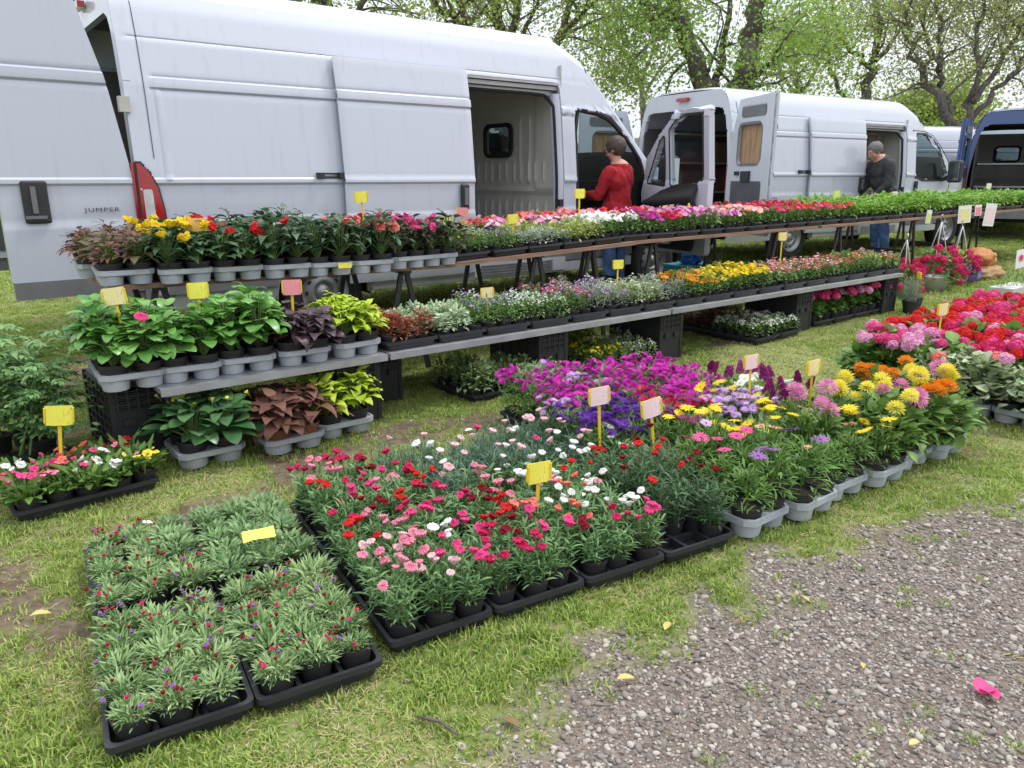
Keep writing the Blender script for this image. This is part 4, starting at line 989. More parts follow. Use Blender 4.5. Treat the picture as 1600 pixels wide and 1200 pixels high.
def h_tomato(r, H, rad, n, mats):
    mb = MB()
    for s_ in range(n):
        a0 = r.uniform(0, 6.283); d = rad * .3 * r.random(); b = Vector((d * math.cos(a0), d * math.sin(a0), 0)); h = H * r.uniform(.8, 1.05); top = b + Vector((r.gauss(0, .04), r.gauss(0, .04), h))
        mb.tube([b, (b + top) / 2 + Vector((r.gauss(0, .015), r.gauss(0, .015), 0)), top], [.006, .005, .003], 5, 0, .6, cap=False)
        for k in range(13):
            t = .2 + .8 * (k + r.random() * .5) / 13; p = b + (top - b) * t; a = k * 2.4 + r.gauss(0, .3); Lp = .20 * r.uniform(.7, 1.1) * (1.05 - .3 * t); el = .55
            q = [p]; pit = el
            for j in range(4): q.append(q[-1] + Vector((math.cos(a) * math.cos(pit), math.sin(a) * math.cos(pit), math.sin(pit))) * Lp / 4); pit -= .24
            mb.tube(q, [.003, .0025, .002, .0015, .001], 3, 0, .6, cap=False)
            for j in range(1, 5):
                for sgn in ((1, -1, .6, -.6) if j < 4 else (0, .5, -.5)):
                    leaf(mb, q[j], a + sgn * r.uniform(.8, 1.2), pit + r.uniform(.1, .5), .052 * r.uniform(.6, 1.1), .020 * r.uniform(.7, 1.1), 'ovate', .65, .12, 3, r.random(), 0, True, r.gauss(0, .3), .12, r)
    return mb.mesh('foliage', mats)

# flowers: origin at the neck, opening along +z, with a stem going down
GREEN = leafm('stem_green', (.10, .17, .05), (.16, .24, .08), trans=.1)
def stemmed(mb, L, rad=.0013, mi=1):
    if L: mb.tube([(0, 0, 0), (.004, .002, -L * .5), (0, 0, -L)], rad, 4, mi, .5, cap=False)
def f_ruffle(r, R0, mats, rings=5, n=20, frill=.3, stem=.06, dome=.75):
    mb = MB(); vs = []
    for i in range(rings + 1):
        t = i / rings; rr = R0 * (.12 + .88 * t); z = R0 * dome * (.55 + .45 * (1 - t ** 2)) * (.93 if i else 1)
        for k in range(n):
            a = 6.283 * k / n + i * .3; q = (1 + frill * (r.random() - .5) * t); zz = z + R0 * frill * .55 * (r.random() - .5) + (R0 * .22 if (k + i) % 2 else 0) * (.5 + .5 * t)
            vs.append((rr * q * math.cos(a), rr * q * math.sin(a), zz + .004))
    for i in range(rings):
        for k in range(n):
            k2 = (k + 1) % n
            mb.add([vs[i * n + k], vs[i * n + k2], vs[(i + 1) * n + k2], vs[(i + 1) * n + k]], [(0, 1, 2, 3)], 0, r.uniform(.1, .9) * (.55 + .45 * i / rings))
    under = [(R0 * .22 * math.cos(6.283 * k / n + rings * .3), R0 * .22 * math.sin(6.283 * k / n + rings * .3), -R0 * .15) for k in range(n)]
    for k in range(n):
        k2 = (k + 1) % n; mb.add([vs[rings * n + k], vs[rings * n + k2], under[k2], under[k]], [(0, 1, 2, 3)], 0, r.uniform(0, .5))
    mb.lathe([(.0, -.012 - R0 * .2), (.004, -.010 - R0 * .2), (.006, -R0 * .2), (R0 * .24, -R0 * .12)], 6, 1); stemmed(mb, stem)
    return mb.mesh('flower', mats, smooth=False)
def f_daisy(r, n, L, W, cr, mats, lift=.12, stem=.06, shape='strap', rows=1):
    mb = MB()
    for row in range(rows):
        for k in range(n):
            a = 6.283 * (k + .5 * row) / n + r.gauss(0, .04)
            leaf(mb, (cr * .7 * math.cos(a), cr * .7 * math.sin(a), .003 + .003 * row), a, lift + .28 * row + r.gauss(0, .07), L * r.uniform(.88, 1.08) * (1 - .2 * row), W * r.uniform(.85, 1.1), shape, .25, 0, 3, .25 + .5 * r.random(), 0, False, r.gauss(0, .15))
    mb.lathe([(cr, .002), (cr * .85, cr * .4), (cr * .45, cr * .62), (0, cr * .66)], 10, 2); stemmed(mb, stem)
    return mb.mesh('flower', mats)
def f_ball(r, R0, mats, rings=6, stem=.07, cup=.5):
    mb = MB()
    for i in range(rings):
        t = i / (rings - 1); el = -.35 + 1.75 * t; n = max(5, int(18 * math.cos(max(0, el)) + 3))
        for k in range(n):
            a = 6.283 * (k + .5 * (i % 2)) / n + r.gauss(0, .05); L = R0 * (.62 - .25 * t)
            leaf(mb, (R0 * .45 * math.cos(a) * math.cos(el), R0 * .45 * math.sin(a) * math.cos(el), R0 * .55 + R0 * .45 * math.sin(el)), a, el + r.gauss(0, .08), L * r.uniform(.9, 1.1), R0 * .36 * (1 - .3 * t), 'spoon', -.35, cup * .5, 2, r.uniform(.1, .9) * (1 - .4 * t), 0, True, 0, 0, r)
    stemmed(mb, stem, .002); return mb.mesh('flower', mats)
def floret(mb, r, p, nrm, R0, n=5, mi=0, tint=None):
    nrm = Vector(nrm).normalized(); x = nrm.orthogonal().normalized(); y = nrm.cross(x); p = Vector(p); a0 = r.uniform(0, 6.283); tt = r.random() if tint is None else tint
    for k in range(n):
        a = a0 + 6.283 * k / n; d = x * math.cos(a) + y * math.sin(a); s_ = x * -math.sin(a) + y * math.cos(a)
        L = R0 * r.uniform(.85, 1.1); w = L * (1.9 / n)
        mb.add([tuple(p), tuple(p + d * L * .65 + s_ * w + nrm * L * .22), tuple(p + d * L + nrm * L * .16), tuple(p + d * L * .65 - s_ * w + nrm * L * .22)], [(0, 3, 2, 1)], mi, min(1, max(0, tt + r.gauss(0, .15))))
def f_umbel(r, R0, mats, n=34, fr=.017, stem=.09):
    mb = MB()
    for k in range(n):
        u = 1 - 1.25 * (k + .5) / n; a = k * 2.39996; s_ = math.sqrt(max(0, 1 - u * u)); d = Vector((s_ * math.cos(a), s_ * math.sin(a), u)); floret(mb, r, d * R0 * r.uniform(.85, 1.1) * Vector((1, 1, .8)).length / 1.62, d, fr)
    stemmed(mb, stem, .002); return mb.mesh('flower', mats, smooth=False)
def f_spike(r, H, rad, mats, n=26):
    mb = MB()
    for k in range(n):
        t = k / n; a = k * 2.4; d = Vector((math.cos(a), math.sin(a), .35)); floret(mb, r, (rad * (1 - .6 * t) * math.cos(a) * .6, rad * (1 - .6 * t) * math.sin(a) * .6, H * t), d, rad * (1.0 - .5 * t), 4)
    stemmed(mb, .06, .002); return mb.mesh('flower', mats, smooth=False)
def f_trumpet(r, R0, mats, n=15, stem=.03):
    mb = MB(); prof = [(.1, -.5), (.16, -.3), (.3, -.08), (.65, .04), (1, .06)]
    vs = []
    for i, (q, z) in enumerate(prof):
        for k in range(n):
            a = 6.283 * k / n; w = 1 + (.13 * math.cos(5 * a) + r.gauss(0, .035)) * (i / 4) ** 2; vs.append((R0 * q * w * math.cos(a), R0 * q * w * math.sin(a), R0 * (z + r.gauss(0, .03) * (i / 4) + .08 * math.cos(5 * a) * (i / 4))))
    for i in range(4):
        for k in range(n):
            k2 = (k + 1) % n; mb.add([vs[i * n + k], vs[i * n + k2], vs[(i + 1) * n + k2], vs[(i + 1) * n + k]], [(0, 1, 2, 3)], 0, [.95, .8, .45, .15][i] + r.gauss(0, .05))
    return mb.mesh('flower', mats)
def blossoms(r, H, rad, n, fr, mats, np_=5, up=.75, zlo=.55):
    """many small blooms over one plant, too small to pick apart"""
    mb = MB()
    for k in range(n):
        a = r.uniform(0, 6.283); u = r.uniform(zlo, 1.); el = math.asin(u); d = Vector((math.cos(el) * math.cos(a), math.cos(el) * math.sin(a), math.sin(el)))
        p = Vector((d.x * rad * r.uniform(.5, 1.1), d.y * rad * r.uniform(.5, 1.1), H * (.3 + .72 * d.z) * r.uniform(.88, 1.12))); floret(mb, r, p, Vector((d.x * .6, d.y * .6 , up)) + Vector((r.gauss(0, .25), r.gauss(0, .25), 0)), fr, np_, r.randrange(len(mats)) if len(mats) > 1 else 0)
    return mb.mesh('blossoms', mats, smooth=False)

# pots and trays
POTM = plain('black_pot_plastic', (.020, .020, .022), .6, scale=14, bmp=.1); POTT = plain('terracotta_pot_plastic', (.23, .08, .04), .65)
SOILM = plain('potting_soil', (.045, .03, .022), .95, scale=60, bmp=.8, bscale=160); TRAYB = plain('black_tray_plastic', (.024, .025, .030), .42, scale=6); TRAYG = plain('grey_tray_plastic', (.42, .445, .485), .55, scale=5, var=.14); POTW = plain('white_pot_plastic', (.62, .62, .60), .5)
POTS = {}
def pot_mesh(rad, h, mat):
    k = (rad, h, mat.name)
    if k not in POTS:
        mb = MB(); mb.lathe([(0, 0), (rad * .74, 0), (rad * .95, h * .82), (rad * 1.0, h * .84), (rad * 1.02, h), (rad * .93, h), (rad * .90, h * .86), (0, h * .88)], 16)
        mb.m = [1 if i >= 6 * 16 else 0 for i in range(len(mb.f))]; POTS[k] = mb.mesh('pot', [mat, SOILM], True, 40)
    return POTS[k]
def tray_black(w, d, nx, ny, h=.048):
    """thin black tray: flared wall with a rolled lip, cross ribs between the pots"""
    mb = MB()
    def ring(x, y, z, rr=.02):
        pts = []
        for cx, cy, a0 in ((x - rr, y - rr, 0), (-x + rr, y - rr, 90), (-x + rr, -y + rr, 180), (x - rr, -y + rr, 270)):
            for k in range(4): a = R(a0 + 30 * k); pts.append((cx + rr * math.cos(a), cy + rr * math.sin(a), z))
        return pts
    R_ = [ring(w / 2 - .022, d / 2 - .022, .002), ring(w / 2 - .014, d / 2 - .014, h * .75), ring(w / 2 - .012, d / 2 - .012, h), ring(w / 2, d / 2, h), ring(w / 2 + .001, d / 2 + .001, h - .016), ring(w / 2 - .003, d / 2 - .003, h - .016), ring(w / 2 - .009, d / 2 - .009, h - .006), ring(w / 2 - .017, d / 2 - .017, .0)]
    n = 16; vs = [v for q in R_ for v in q]
    fs = [(i * n + k, i * n + (k + 1) % n, (i + 1) * n + (k + 1) % n, (i + 1) * n + k) for i in range(len(R_) - 1) for k in range(n)] + [tuple(range(n))]
    mb.add(vs, fs)
    for i in range(1, nx): mb.box((-w / 2 + w * i / nx, 0, h * .42), (.012, d - .05, h * .72))
    for j in range(1, ny): mb.box((0, -d / 2 + d * j / ny, h * .40), (w - .05, .010, h * .66))
    return mb.mesh('plant_tray', TRAYB, True, 30)
def tray_grey(w, d, nx, ny, pr, h=.075):
    """moulded carrier: a rim plate with a ring of round cups hanging below it"""
    mb = MB(); sx, sy = w / nx, d / ny
    for i in range(nx):
        for j in range(ny):
            mb.lathe([(pr * .80, 0), (pr * .97, h * .93), (pr * 1.04, h * .96)], 14, c=(-w / 2 + sx * (i + .5), -d / 2 + sy * (j + .5), 0)); mb.lathe([(0, .003), (pr * .8, .003)], 14, c=(-w / 2 + sx * (i + .5), -d / 2 + sy * (j + .5), 0))
    x, y = w / 2 - .002, d / 2 - .002
    c = .03
    def oct_(x, y, z): return [(x, y - c, z), (x - c, y, z), (-x + c, y, z), (-x, y - c, z), (-x, -y + c, z), (-x + c, -y, z), (x - c, -y, z), (x, -y + c, z)]
    rr = [oct_(x - .006, y - .006, h * .62), oct_(x, y, h * .68), oct_(x, y, h), oct_(x - .010, y - .010, h + .001), oct_(x - .012, y - .012, h * .93)]
    vs = [v for q in rr for v in q]; mb.add(vs, [(i * 8 + k, i * 8 + (k + 1) % 8, (i + 1) * 8 + (k + 1) % 8, (i + 1) * 8 + k) for i in range(4) for k in range(8)] + [tuple(32 + k for k in range(8))])
    return mb.mesh('plant_tray', TRAYG, True, 35)
TB = tray_black(.325, .53, 3, 5); TBs = tray_black(.325, .46, 3, 4); TBl = tray_black(.53, .33, 5, 3); TG = tray_grey(.272, .405, 2, 3, .0665); TG2 = tray_grey(.305, .305, 2, 2, .0745); TG4 = tray_grey(.52, .40, 4, 3, .0645)

# species: foliage variants, flowers, pot, size
SP = {}
def leafset(name, c1, c2, **k): return leafm(name, c1, c2, **k)
def species(key, cat, habit, pot=(.047, .075, 'b'), flowers=None, nfl=(0, 0), fz=.15, fr=.04, bl=None, nm=None, nvar=4, tilt=.35):
    """flowers: meshes picked at random and set singly; bl: meshes of many tiny blooms"""
    pm = pot_mesh(pot[0], pot[1], {'b': POTM, 't': POTT, 'w': POTW}[pot[2]])
    SP[key] = dict(cat=cat, fol=[habit(random.Random(sum(map(ord, key)) * 7 + i)) for i in range(nvar)], pot=pm, ph=pot[1] * .86, fl=flowers or [], nfl=nfl, fz=fz, fr=fr, bl=bl or [], nm=nm or 'potted_' + cat.replace(' ', '_'), tilt=tilt)
rp = random.Random(99)
def plant(key, x, y, z, label, group, scale=1., pots=True, fl=None, lean=None):
    S = SP[key]
    if '{c}' in label:
        c_ = FLN.get(id(S['fl'] if fl is None else fl), 'mixed'); label = label.replace('{c}', c_); group = group + ', ' + c_
    root = empty(S['nm'], (x, y, z), rp.uniform(0, 6.283), label, S['cat'], group)
    if lean: root.rotation_euler = (lean[0], lean[1], root.rotation_euler[2])
    o = obj('pot', S['pot'], root)
    f = obj('foliage', rp.choice(S['fol']), root, (0, 0, S['ph']), (rp.gauss(0, .10), rp.gauss(0, .10), rp.uniform(0, 6.283)))
    k = scale * rp.uniform(.82, 1.14); f.scale = (k, k * rp.uniform(.9, 1.1), k * rp.uniform(.85, 1.12))
    if S['bl']:
        b = obj('blossoms', rp.choice(S['bl']), root, (0, 0, S['ph']), (0, 0, rp.uniform(0, 6.283))); b.scale = (k, k, k); b['kind'] = 'stuff'
    fls = S['fl'] if fl is None else fl
    if fls:
        lo, hi = S['nfl']; n = int(lo + (hi - lo) * rp.random() + rp.random())
        for i in range(n):
            a = rp.uniform(0, 6.283); d = S['fr'] * math.sqrt(rp.random()); zz = S['ph'] + S['fz'] * scale * rp.uniform(.80, 1.12)
            w = obj('flower', rp.choice(fls), root, (d * math.cos(a), d * math.sin(a), zz), (rp.gauss(0, S['tilt'] * .6) - S['tilt'] * math.sin(a) * d / S['fr'], rp.gauss(0, S['tilt'] * .6) + S['tilt'] * math.cos(a) * d / S['fr'], rp.uniform(0, 6.283)))
            q = rp.uniform(.78, 1.12); w.scale = (q, q, q)
    return root
def tray(me, s, o, rz, z, label, group, pots, pitch, keyf, plab, pgroup, skip=0., jit=.006, scale=1., lift=.004, tilt=None, where=None):
    """one tray with its grid of plants. s, o: tray middle; pots (nx, ny); keyf(i, j, s, o) -> (species, flowers, scale) or None"""
    c = SO(s, o, z) if z is not None else SO(s, o)
    t_ = obj('plant_tray', me, None, c, (tilt[0] if tilt else 0, tilt[1] if tilt else 0, VA + rz)); tag(t_, label + (', ' + where if where else ''), 'tray', group)
    ca, sa = math.cos(VA + rz), math.sin(VA + rz)
    for i in range(pots[0]):
        for j in range(pots[1]):
            if rp.random() < skip: continue
            jit = .0012 if lift > .006 else .006
            lx = (i - (pots[0] - 1) / 2) * pitch[0] + rp.gauss(0, jit); ly = (j - (pots[1] - 1) / 2) * pitch[1] + rp.gauss(0, jit)
            x = c.x + lx * ca - ly * sa; y = c.y + lx * sa + ly * ca; ss, oo = to_so(x, y); k = keyf(i, j, ss, oo)
            if k is None: continue
            if isinstance(k, str): k = (k, None, 1.)
            lb, gp = (plab, pgroup) if isinstance(plab, str) else (plab[k[0]], pgroup + ': ' + k[0].replace('_', ' '))
            if where: lb = lb + ', ' + where; gp = gp + ', ' + where
            plant(k[0], x, y, c.z + lift, lb, gp, k[2] * scale, fl=k[1])
    return t_
# petals
def pet(name, c1, c2, rough=.6, trans=.3): return leafm('petal_' + name, c1, c2, rough=rough, trans=trans, spec=.2)
RED = pet('red', (.55, .01, .014), (.76, .04, .035)); CRIM = pet('crimson', (.48, .008, .075), (.72, .04, .17)); CERISE = pet('cerise', (.66, .03, .19), (.82, .14, .33)); PINK = pet('pink', (.72, .20, .32), (.86, .42, .50)); PALE = pet('pale_pink', (.80, .48, .52), (.88, .68, .68)); WHITEP = pet('white', (.80, .80, .76), (.88, .87, .84)); SALM = pet('salmon', (.75, .14, .11), (.85, .34, .26)); DKRED = pet('dark_red', (.18, .004, .012), (.33, .012, .03))
PURP = pet('purple', (.10, .022, .27), (.20, .06, .44)); MAG = pet('magenta', (.50, .015, .36), (.70, .06, .52)); LILAC = pet('lilac', (.52, .30, .62), (.72, .54, .78)); MAUVE = pet('mauve', (.25, .08, .36), (.40, .18, .50)); YEL = pet('yellow', (.80, .52, .012), (.88, .72, .04)); LEMON = pet('lemon', (.80, .68, .04), (.88, .82, .18)); ORAN = pet('orange', (.72, .20, .008), (.84, .36, .02)); PEACH = pet('peach', (.78, .35, .20), (.86, .52, .36)); BLUEV = pet('blue_violet', (.17, .13, .42), (.34, .28, .62)); WINE = pet('wine', (.20, .012, .10), (.36, .03, .20)); DPINK = pet('dahlia_pink', (.66, .22, .42), (.80, .44, .62))
DARKC = plain('dark_flower_eye', (.03, .02, .05), .8); YELC = plain('yellow_flower_eye', (.55, .33, .02), .8)
RR = random.Random(4)
def rset(m, R0, **k): return [f_ruffle(RR, R0 * q, [m, GREEN], **k) for q in (.9, 1.1)]
CARN = {n: rset(m, .0162) for n, m in (('red', RED), ('crimson', CRIM), ('cerise', CERISE), ('pink', PINK), ('pale', PALE), ('white', WHITEP), ('salmon', SALM), ('dkred', DKRED))}
BEG = {n: rset(m, .034, rings=5, n=18, frill=.16, stem=.05) for n, m in (('red', RED), ('yellow', YEL), ('white', WHITEP), ('orange', SALM), ('pink', CERISE))}
DAH = {n: [f_ball(RR, .045 * q, [m, GREEN]) for q in (.92, 1.08)] for n, m in (('pink', DPINK), ('yellow', LEMON), ('orange', ORAN))}
DAI = {n: [f_daisy(RR, 16, .029 * q, .0098, .0080, [m, GREEN, c]) for q in (.92, 1.08)] for n, m, c in (('lilac', LILAC, DARKC), ('mauve', MAUVE, DARKC), ('cerise', CERISE, DARKC), ('yellow', YEL, YELC), ('peach', PEACH, DARKC), ('wine', WINE, DARKC), ('orange', ORAN, YELC))}
AST = {n: [f_daisy(RR, 18, .022 * q, .005, .003, [m, GREEN, c], lift=.3, stem=.04, rows=2) for q in (.9, 1.1)] for n, m, c in (('purple', PURP, DARKC), ('magenta', MAG, DARKC), ('crimson', CRIM, DARKC), ('lilac', LILAC, DARKC))}
GER = {n: [f_umbel(RR, .037 * q, [m, GREEN], 30, .015) for q in (.9, 1.1)] for n, m in (('red', RED), ('pink', DPINK), ('cerise', CERISE), ('pale', PALE), ('white', WHITEP), ('salmon', SALM), ('crimson', CRIM))}
TRU = {n: [f_trumpet(RR, .028 * q, [m]) for q in (.9, 1.1)] for n, m in (('magenta', MAG), ('red', RED), ('pink', PINK), ('white', WHITEP), ('purple', MAUVE), ('lilac', DPINK), ('peach', PALE))}
SNAP = {n: [f_spike(RR, .06, .022, [m, GREEN], 30) for _ in (0, 1)] for n, m in (('wine', WINE), ('white', WHITEP), ('magenta', pet('plum', (.26, .02, .16), (.45, .08, .30))))}
PANS = {n: [f_ruffle(RR, .016 * q, [m, GREEN], rings=2, n=10, frill=.2, dome=.2, stem=.04) for q in (.9, 1.15)] for n, m in (('cerise', CERISE), ('pink', PINK), ('white', WHITEP), ('salmon', SALM), ('yellow', LEMON), ('red', RED))}
FLN = {}
for dct, nm in ((CARN, dict(red='red', crimson='crimson', cerise='deep pink', pink='pink', pale='pale pink', white='white', salmon='salmon', dkred='dark red')), (BEG, None), (DAH, None), (DAI, dict(lilac='lilac', mauve='violet', cerise='deep pink', yellow='yellow', peach='peach', wine='wine red', orange='orange')), (AST, dict(purple='purple', magenta='magenta', crimson='crimson', lilac='lilac')), (GER, dict(red='red', pink='pink', cerise='deep pink', pale='pale pink', white='white', salmon='salmon', crimson='crimson')), (SNAP, None), (PANS, dict(cerise='deep pink', pink='pink', white='white', salmon='salmon', yellow='yellow', red='red'))):
    for k_, v_ in dct.items(): FLN[id(v_)] = (nm or {}).get(k_, k_)
ORD = ['first', 'second', 'third', 'fourth', 'fifth', 'sixth', 'seventh', 'eighth', 'ninth', 'tenth', 'eleventh', 'twelfth', 'thirteenth', 'fourteenth', 'fifteenth', 'sixteenth', 'seventeenth', 'eighteenth', 'nineteenth', 'twentieth'] + ['twenty-' + x for x in ('first', 'second', 'third', 'fourth', 'fifth', 'sixth', 'seventh', 'eighth', 'ninth')] + ['thirtieth'] + ['thirty-' + x for x in ('first', 'second', 'third', 'fourth', 'fifth', 'sixth')]
# leaves
LM = lambda n, a, b, **k: leafm('leaf_' + n, a, b, **k)
L_CARN = LM('carnation', (.09, .20, .07), (.25, .41, .17), rough=.6); L_SILV = LM('silver', (.12, .23, .07), (.38, .50, .23), rough=.7, trans=.2); L_GRN = LM('green', (.07, .17, .03), (.19, .34, .07)); L_DK = LM('dark', (.030, .075, .030), (.075, .15, .055), rough=.35); L_MID = LM('mid', (.085, .18, .035), (.19, .32, .075), rough=.45)
L_BIG = LM('glossy_begonia', (.07, .21, .04), (.20, .42, .09), rough=.28, spec=.5); L_LIME = LM('lime', (.36, .50, .025), (.55, .68, .08), rough=.5, trans=.35); L_PLUM = LM('plum', (.032, .017, .026), (.085, .048, .060), rough=.4, trans=.1); L_COP = LM('copper', (.11, .045, .035), (.22, .11, .075), rough=.5); L_RUST = LM('rust', (.26, .035, .03), (.34, .17, .06), rough=.6); L_MINT = LM('mint', (.33, .46, .26), (.52, .62, .42), rough=.7)
L_BRZ = LM('bronze', (.075, .05, .025), (.17, .14, .06), rough=.4); L_VAR = LM('variegated', (.12, .22, .08), (.24, .34, .15), edge=(.68, .70, .50)); L_SEED = LM('seedling', (.16, .33, .04), (.31, .50, .10), rough=.45, trans=.35); L_TOM = LM('tomato', (.11, .24, .075), (.25, .41, .155)); L_YG = LM('yellow_green', (.30, .38, .08), (.50, .54, .20)); L_GREY = LM('grey_green', (.20, .26, .19), (.36, .42, .33), rough=.8)
species('carnation', 'carnation', lambda r: h_upright(r, .132, .045, 17, .060, .0074, [L_CARN, GREEN], pairs=6), flowers=CARN['red'], nfl=(2.5, 6), fz=.145, fr=.062)
species('grass_carnation', 'carnation', lambda r: h_upright(r, .145, .042, 19, .075, .0048, [LM('blue_grass', (.075, .15, .10), (.18, .29, .20), rough=.65), GREEN], pairs=6, arch=.5), flowers=CARN['pale'], nfl=(0, 3), fz=.17, fr=.055)
species('red_carnation', 'carnation', lambda r: h_upright(r, .19, .042, 17, .065, .008, [LM('dark_carn', (.05, .115, .05), (.12, .21, .10), rough=.6), GREEN], pairs=7), flowers=CARN['dkred'] + CARN['red'], nfl=(1, 2), fz=.21, fr=.05)
species('rockpink', 'rock pink', lambda r: h_rosette(r, .055, .090, 330, .035, .0056, [L_SILV], arch=1.0), flowers=[f_ruffle(RR, .0062, [m, GREEN], rings=2, n=8, stem=.03) for m in (DKRED, CRIM, MAUVE)], nfl=(0, 7), fz=.055, fr=.06, nm='potted_rock_pink')
species('felt', 'silver foliage', lambda r: h_rosette(r, .07, .09, 260, .036, .0105, [LM('felt', (.13, .25, .09), (.33, .46, .22), rough=.75)], shape='spoon', arch=.8), nm='potted_silver_foliage')
species('osteo', 'daisy', lambda r: h_dome(r, .19, .085, 190, .045, .013, [L_GRN], shape='spoon', wide=False), pot=(.060, .10, 'b'), flowers=DAI['lilac'], nfl=(1, 2), fz=.215, fr=.06, nm='potted_daisy')
species('gazania', 'daisy', lambda r: h_dome(r, .16, .085, 170, .055, .010, [L_MID], shape='lance', wide=False), pot=(.060, .10, 'b'), flowers=DAI['yellow'], nfl=(2, 4), fz=.19, fr=.07, nm='potted_daisy')
species('dahlia', 'dahlia', lambda r: h_dome(r, .19, .10, 75, .075, .042, [L_MID], shape='ovate', seg=3, wav=.06), pot=(.060, .10, 'b'), flowers=DAH['yellow'], nfl=(1.5, 3), fz=.235, fr=.06)
species('aster', 'aster', lambda r: h_dome(r, .18, .085, 210, .042, .009, [L_GRN], shape='lance', wide=False), flowers=AST['purple'], nfl=(13, 19), fz=.185, fr=.092, tilt=.6)
species('broad', 'leafy pot plant', lambda r: h_rosette(r, .14, .10, 90, .10, .022, [LM('grey_broad', (.14, .21, .10), (.28, .36, .19), rough=.65)], shape='spoon', arch=.9, wide=True), pot=(.06, .10, 'b'), nm='potted_leafy_plant')
species('snapdragon', 'snapdragon', lambda r: h_upright(r, .19, .045, 13, .045, .013, [L_MID, GREEN], pairs=7, shape='ovate'), pot=(.055, .09, 'b'), flowers=SNAP['wine'], nfl=(2, 4), fz=.20, fr=.06, tilt=.3)
species('white_bush', 'white bedding', lambda r: h_dome(r, .17, .085, 120, .05, .026, [L_MID]), pot=(.055, .09, 'b'), flowers=TRU['white'], nfl=(2, 5), fz=.18, fr=.07, nm='potted_bedding_plant', tilt=.7)
species('geranium', 'geranium', lambda r: h_dome(r, .20, .115, 85, .062, .068, [L_GRN], shape='round', seg=3, wav=.08, arch=.4), pot=(.062, .10, 'b'), flowers=GER['red'], nfl=(3, 6), fz=.225, fr=.105)
species('var_geranium', 'geranium', lambda r: h_dome(r, .19, .125, 110, .055, .060, [L_VAR], shape='round', seg=2, wav=.10, arch=.5, rimw=.62), pot=(.062, .10, 'b'), flowers=GER['pink'], nfl=(0, 1), fz=.21, fr=.07)
species('leaf_begonia', 'begonia', lambda r: h_big(r, .23, .12, 46, .112, .076, [L_BIG, GREEN], shape='begonia', wav=.03), pot=(.062, .105, 'b'), flowers=BEG['pink'], nfl=(0, .4), fz=.20, fr=.10)
species('white_begonia', 'begonia', lambda r: h_big(r, .195, .14, 34, .14, .095, [LM('veined_begonia', (.045, .125, .04), (.13, .26, .10), rough=.3, spec=.5), GREEN], shape='begonia', wav=.02), pot=(.066, .11, 'b'), flowers=[f_ruffle(RR, .010, [LEMON, GREEN], rings=2, n=8, stem=.03)], nfl=(2, 5), fz=.195, fr=.12)
species('plum_vine', 'sweet potato vine', lambda r: h_big(r, .145, .13, 50, .09, .075, [L_PLUM, L_PLUM], shape='heart', wav=.05, arch=1.2), pot=(.066, .11, 'b'))
species('lime_vine', 'sweet potato vine', lambda r: h_big(r, .16, .13, 54, .09, .072, [L_LIME, GREEN], shape='heart', wav=.07, arch=1.0), pot=(.066, .11, 'b'))
species('copper_vine', 'sweet potato vine', lambda r: h_big(r, .19, .14, 46, .12, .09, [L_COP, L_COP], shape='heart', wav=.05, arch=1.2), pot=(.066, .11, 't'))
for nm_, lm_, fl_ in (('beg_bronze', L_BRZ, BEG['white']), ('beg_yellow', L_DK, BEG['yellow']), ('beg_red', L_DK, BEG['red']), ('beg_dark', LM('begonia_point', (.04, .085, .045), (.13, .20, .11), rough=.4), BEG['red']), ('beg_orange', LM('begonia_point', (.04, .085, .045), (.13, .20, .11)), BEG['orange']), ('beg_pink', LM('begonia_wine', (.045, .04, .03), (.11, .12, .07), rough=.35), BEG['pink'])):
    species(nm_, 'begonia', (lambda lm_, nm_: (lambda r: h_big(r, .17 if nm_ not in ('beg_dark', 'beg_orange') else .20, .115, 38, .105, .062, [lm_, GREEN], shape='point', wav=.06, arch=1.0, fold=.2)))(lm_, nm_), pot=(.062, .10, 'b'), flowers=fl_, nfl={'beg_bronze': (0, .4), 'beg_dark': (0, .5), 'beg_yellow': (2, 3)}.get(nm_, (1, 2)), fz=.165, fr=.10, tilt=.9)
species('bronze_mix', 'begonia', lambda r: h_big(r, .17, .115, 52, .085, .045, [L_COP, L_GRN], shape='point', wav=.06, arch=.9), pot=(.062, .10, 'b'))
def bedding(key, lm, cols, H=.11, rad=.065, n=110, L=.026, W=.014, nb=26, fr=.008, cat='bedding plant', shape='ovate', np_=5, pot=(.043, .068, 'b')):
    species(key, cat, lambda r: h_dome(r, H, rad, n, L, W, [lm], shape=shape, wide=False, low=-.1), pot=pot, bl=[blossoms(random.Random(hash(key) % 97 + i), H * 1.02, rad, nb, fr, cols, np_) for i in range(2)] if nb else None, nm='potted_bedding_plant')
import zlib
def hash(s): return zlib.crc32(s.encode())
bedding('rust_leaf', L_RUST, [CRIM], nb=4, n=150, L=.03, W=.016); bedding('mint_leaf', L_MINT, [WHITEP], nb=0, n=170, L=.026, W=.020, shape='round'); bedding('blue_lobelia', L_GRN, [BLUEV, LILAC], nb=22, fr=.007, H=.14, n=130, W=.008); bedding('white_alyssum', L_GRN, [WHITEP], nb=40, fr=.007, H=.13); bedding('pink_bed', L_GRN, [CERISE, PINK, MAUVE], nb=26, fr=.009, H=.14, W=.009); bedding('lilac_bed', L_GREY, [LILAC, LILAC, MAUVE], nb=34, fr=.007, H=.14, W=.008); bedding('greenwhite_bed', LM('pale_mixed', (.20, .29, .11), (.42, .48, .26)), [WHITEP], nb=12, fr=.007, H=.13, n=140); bedding('grey_mix', L_GREY, [PINK], nb=5, fr=.006, H=.12, n=140, L=.03, W=.009)
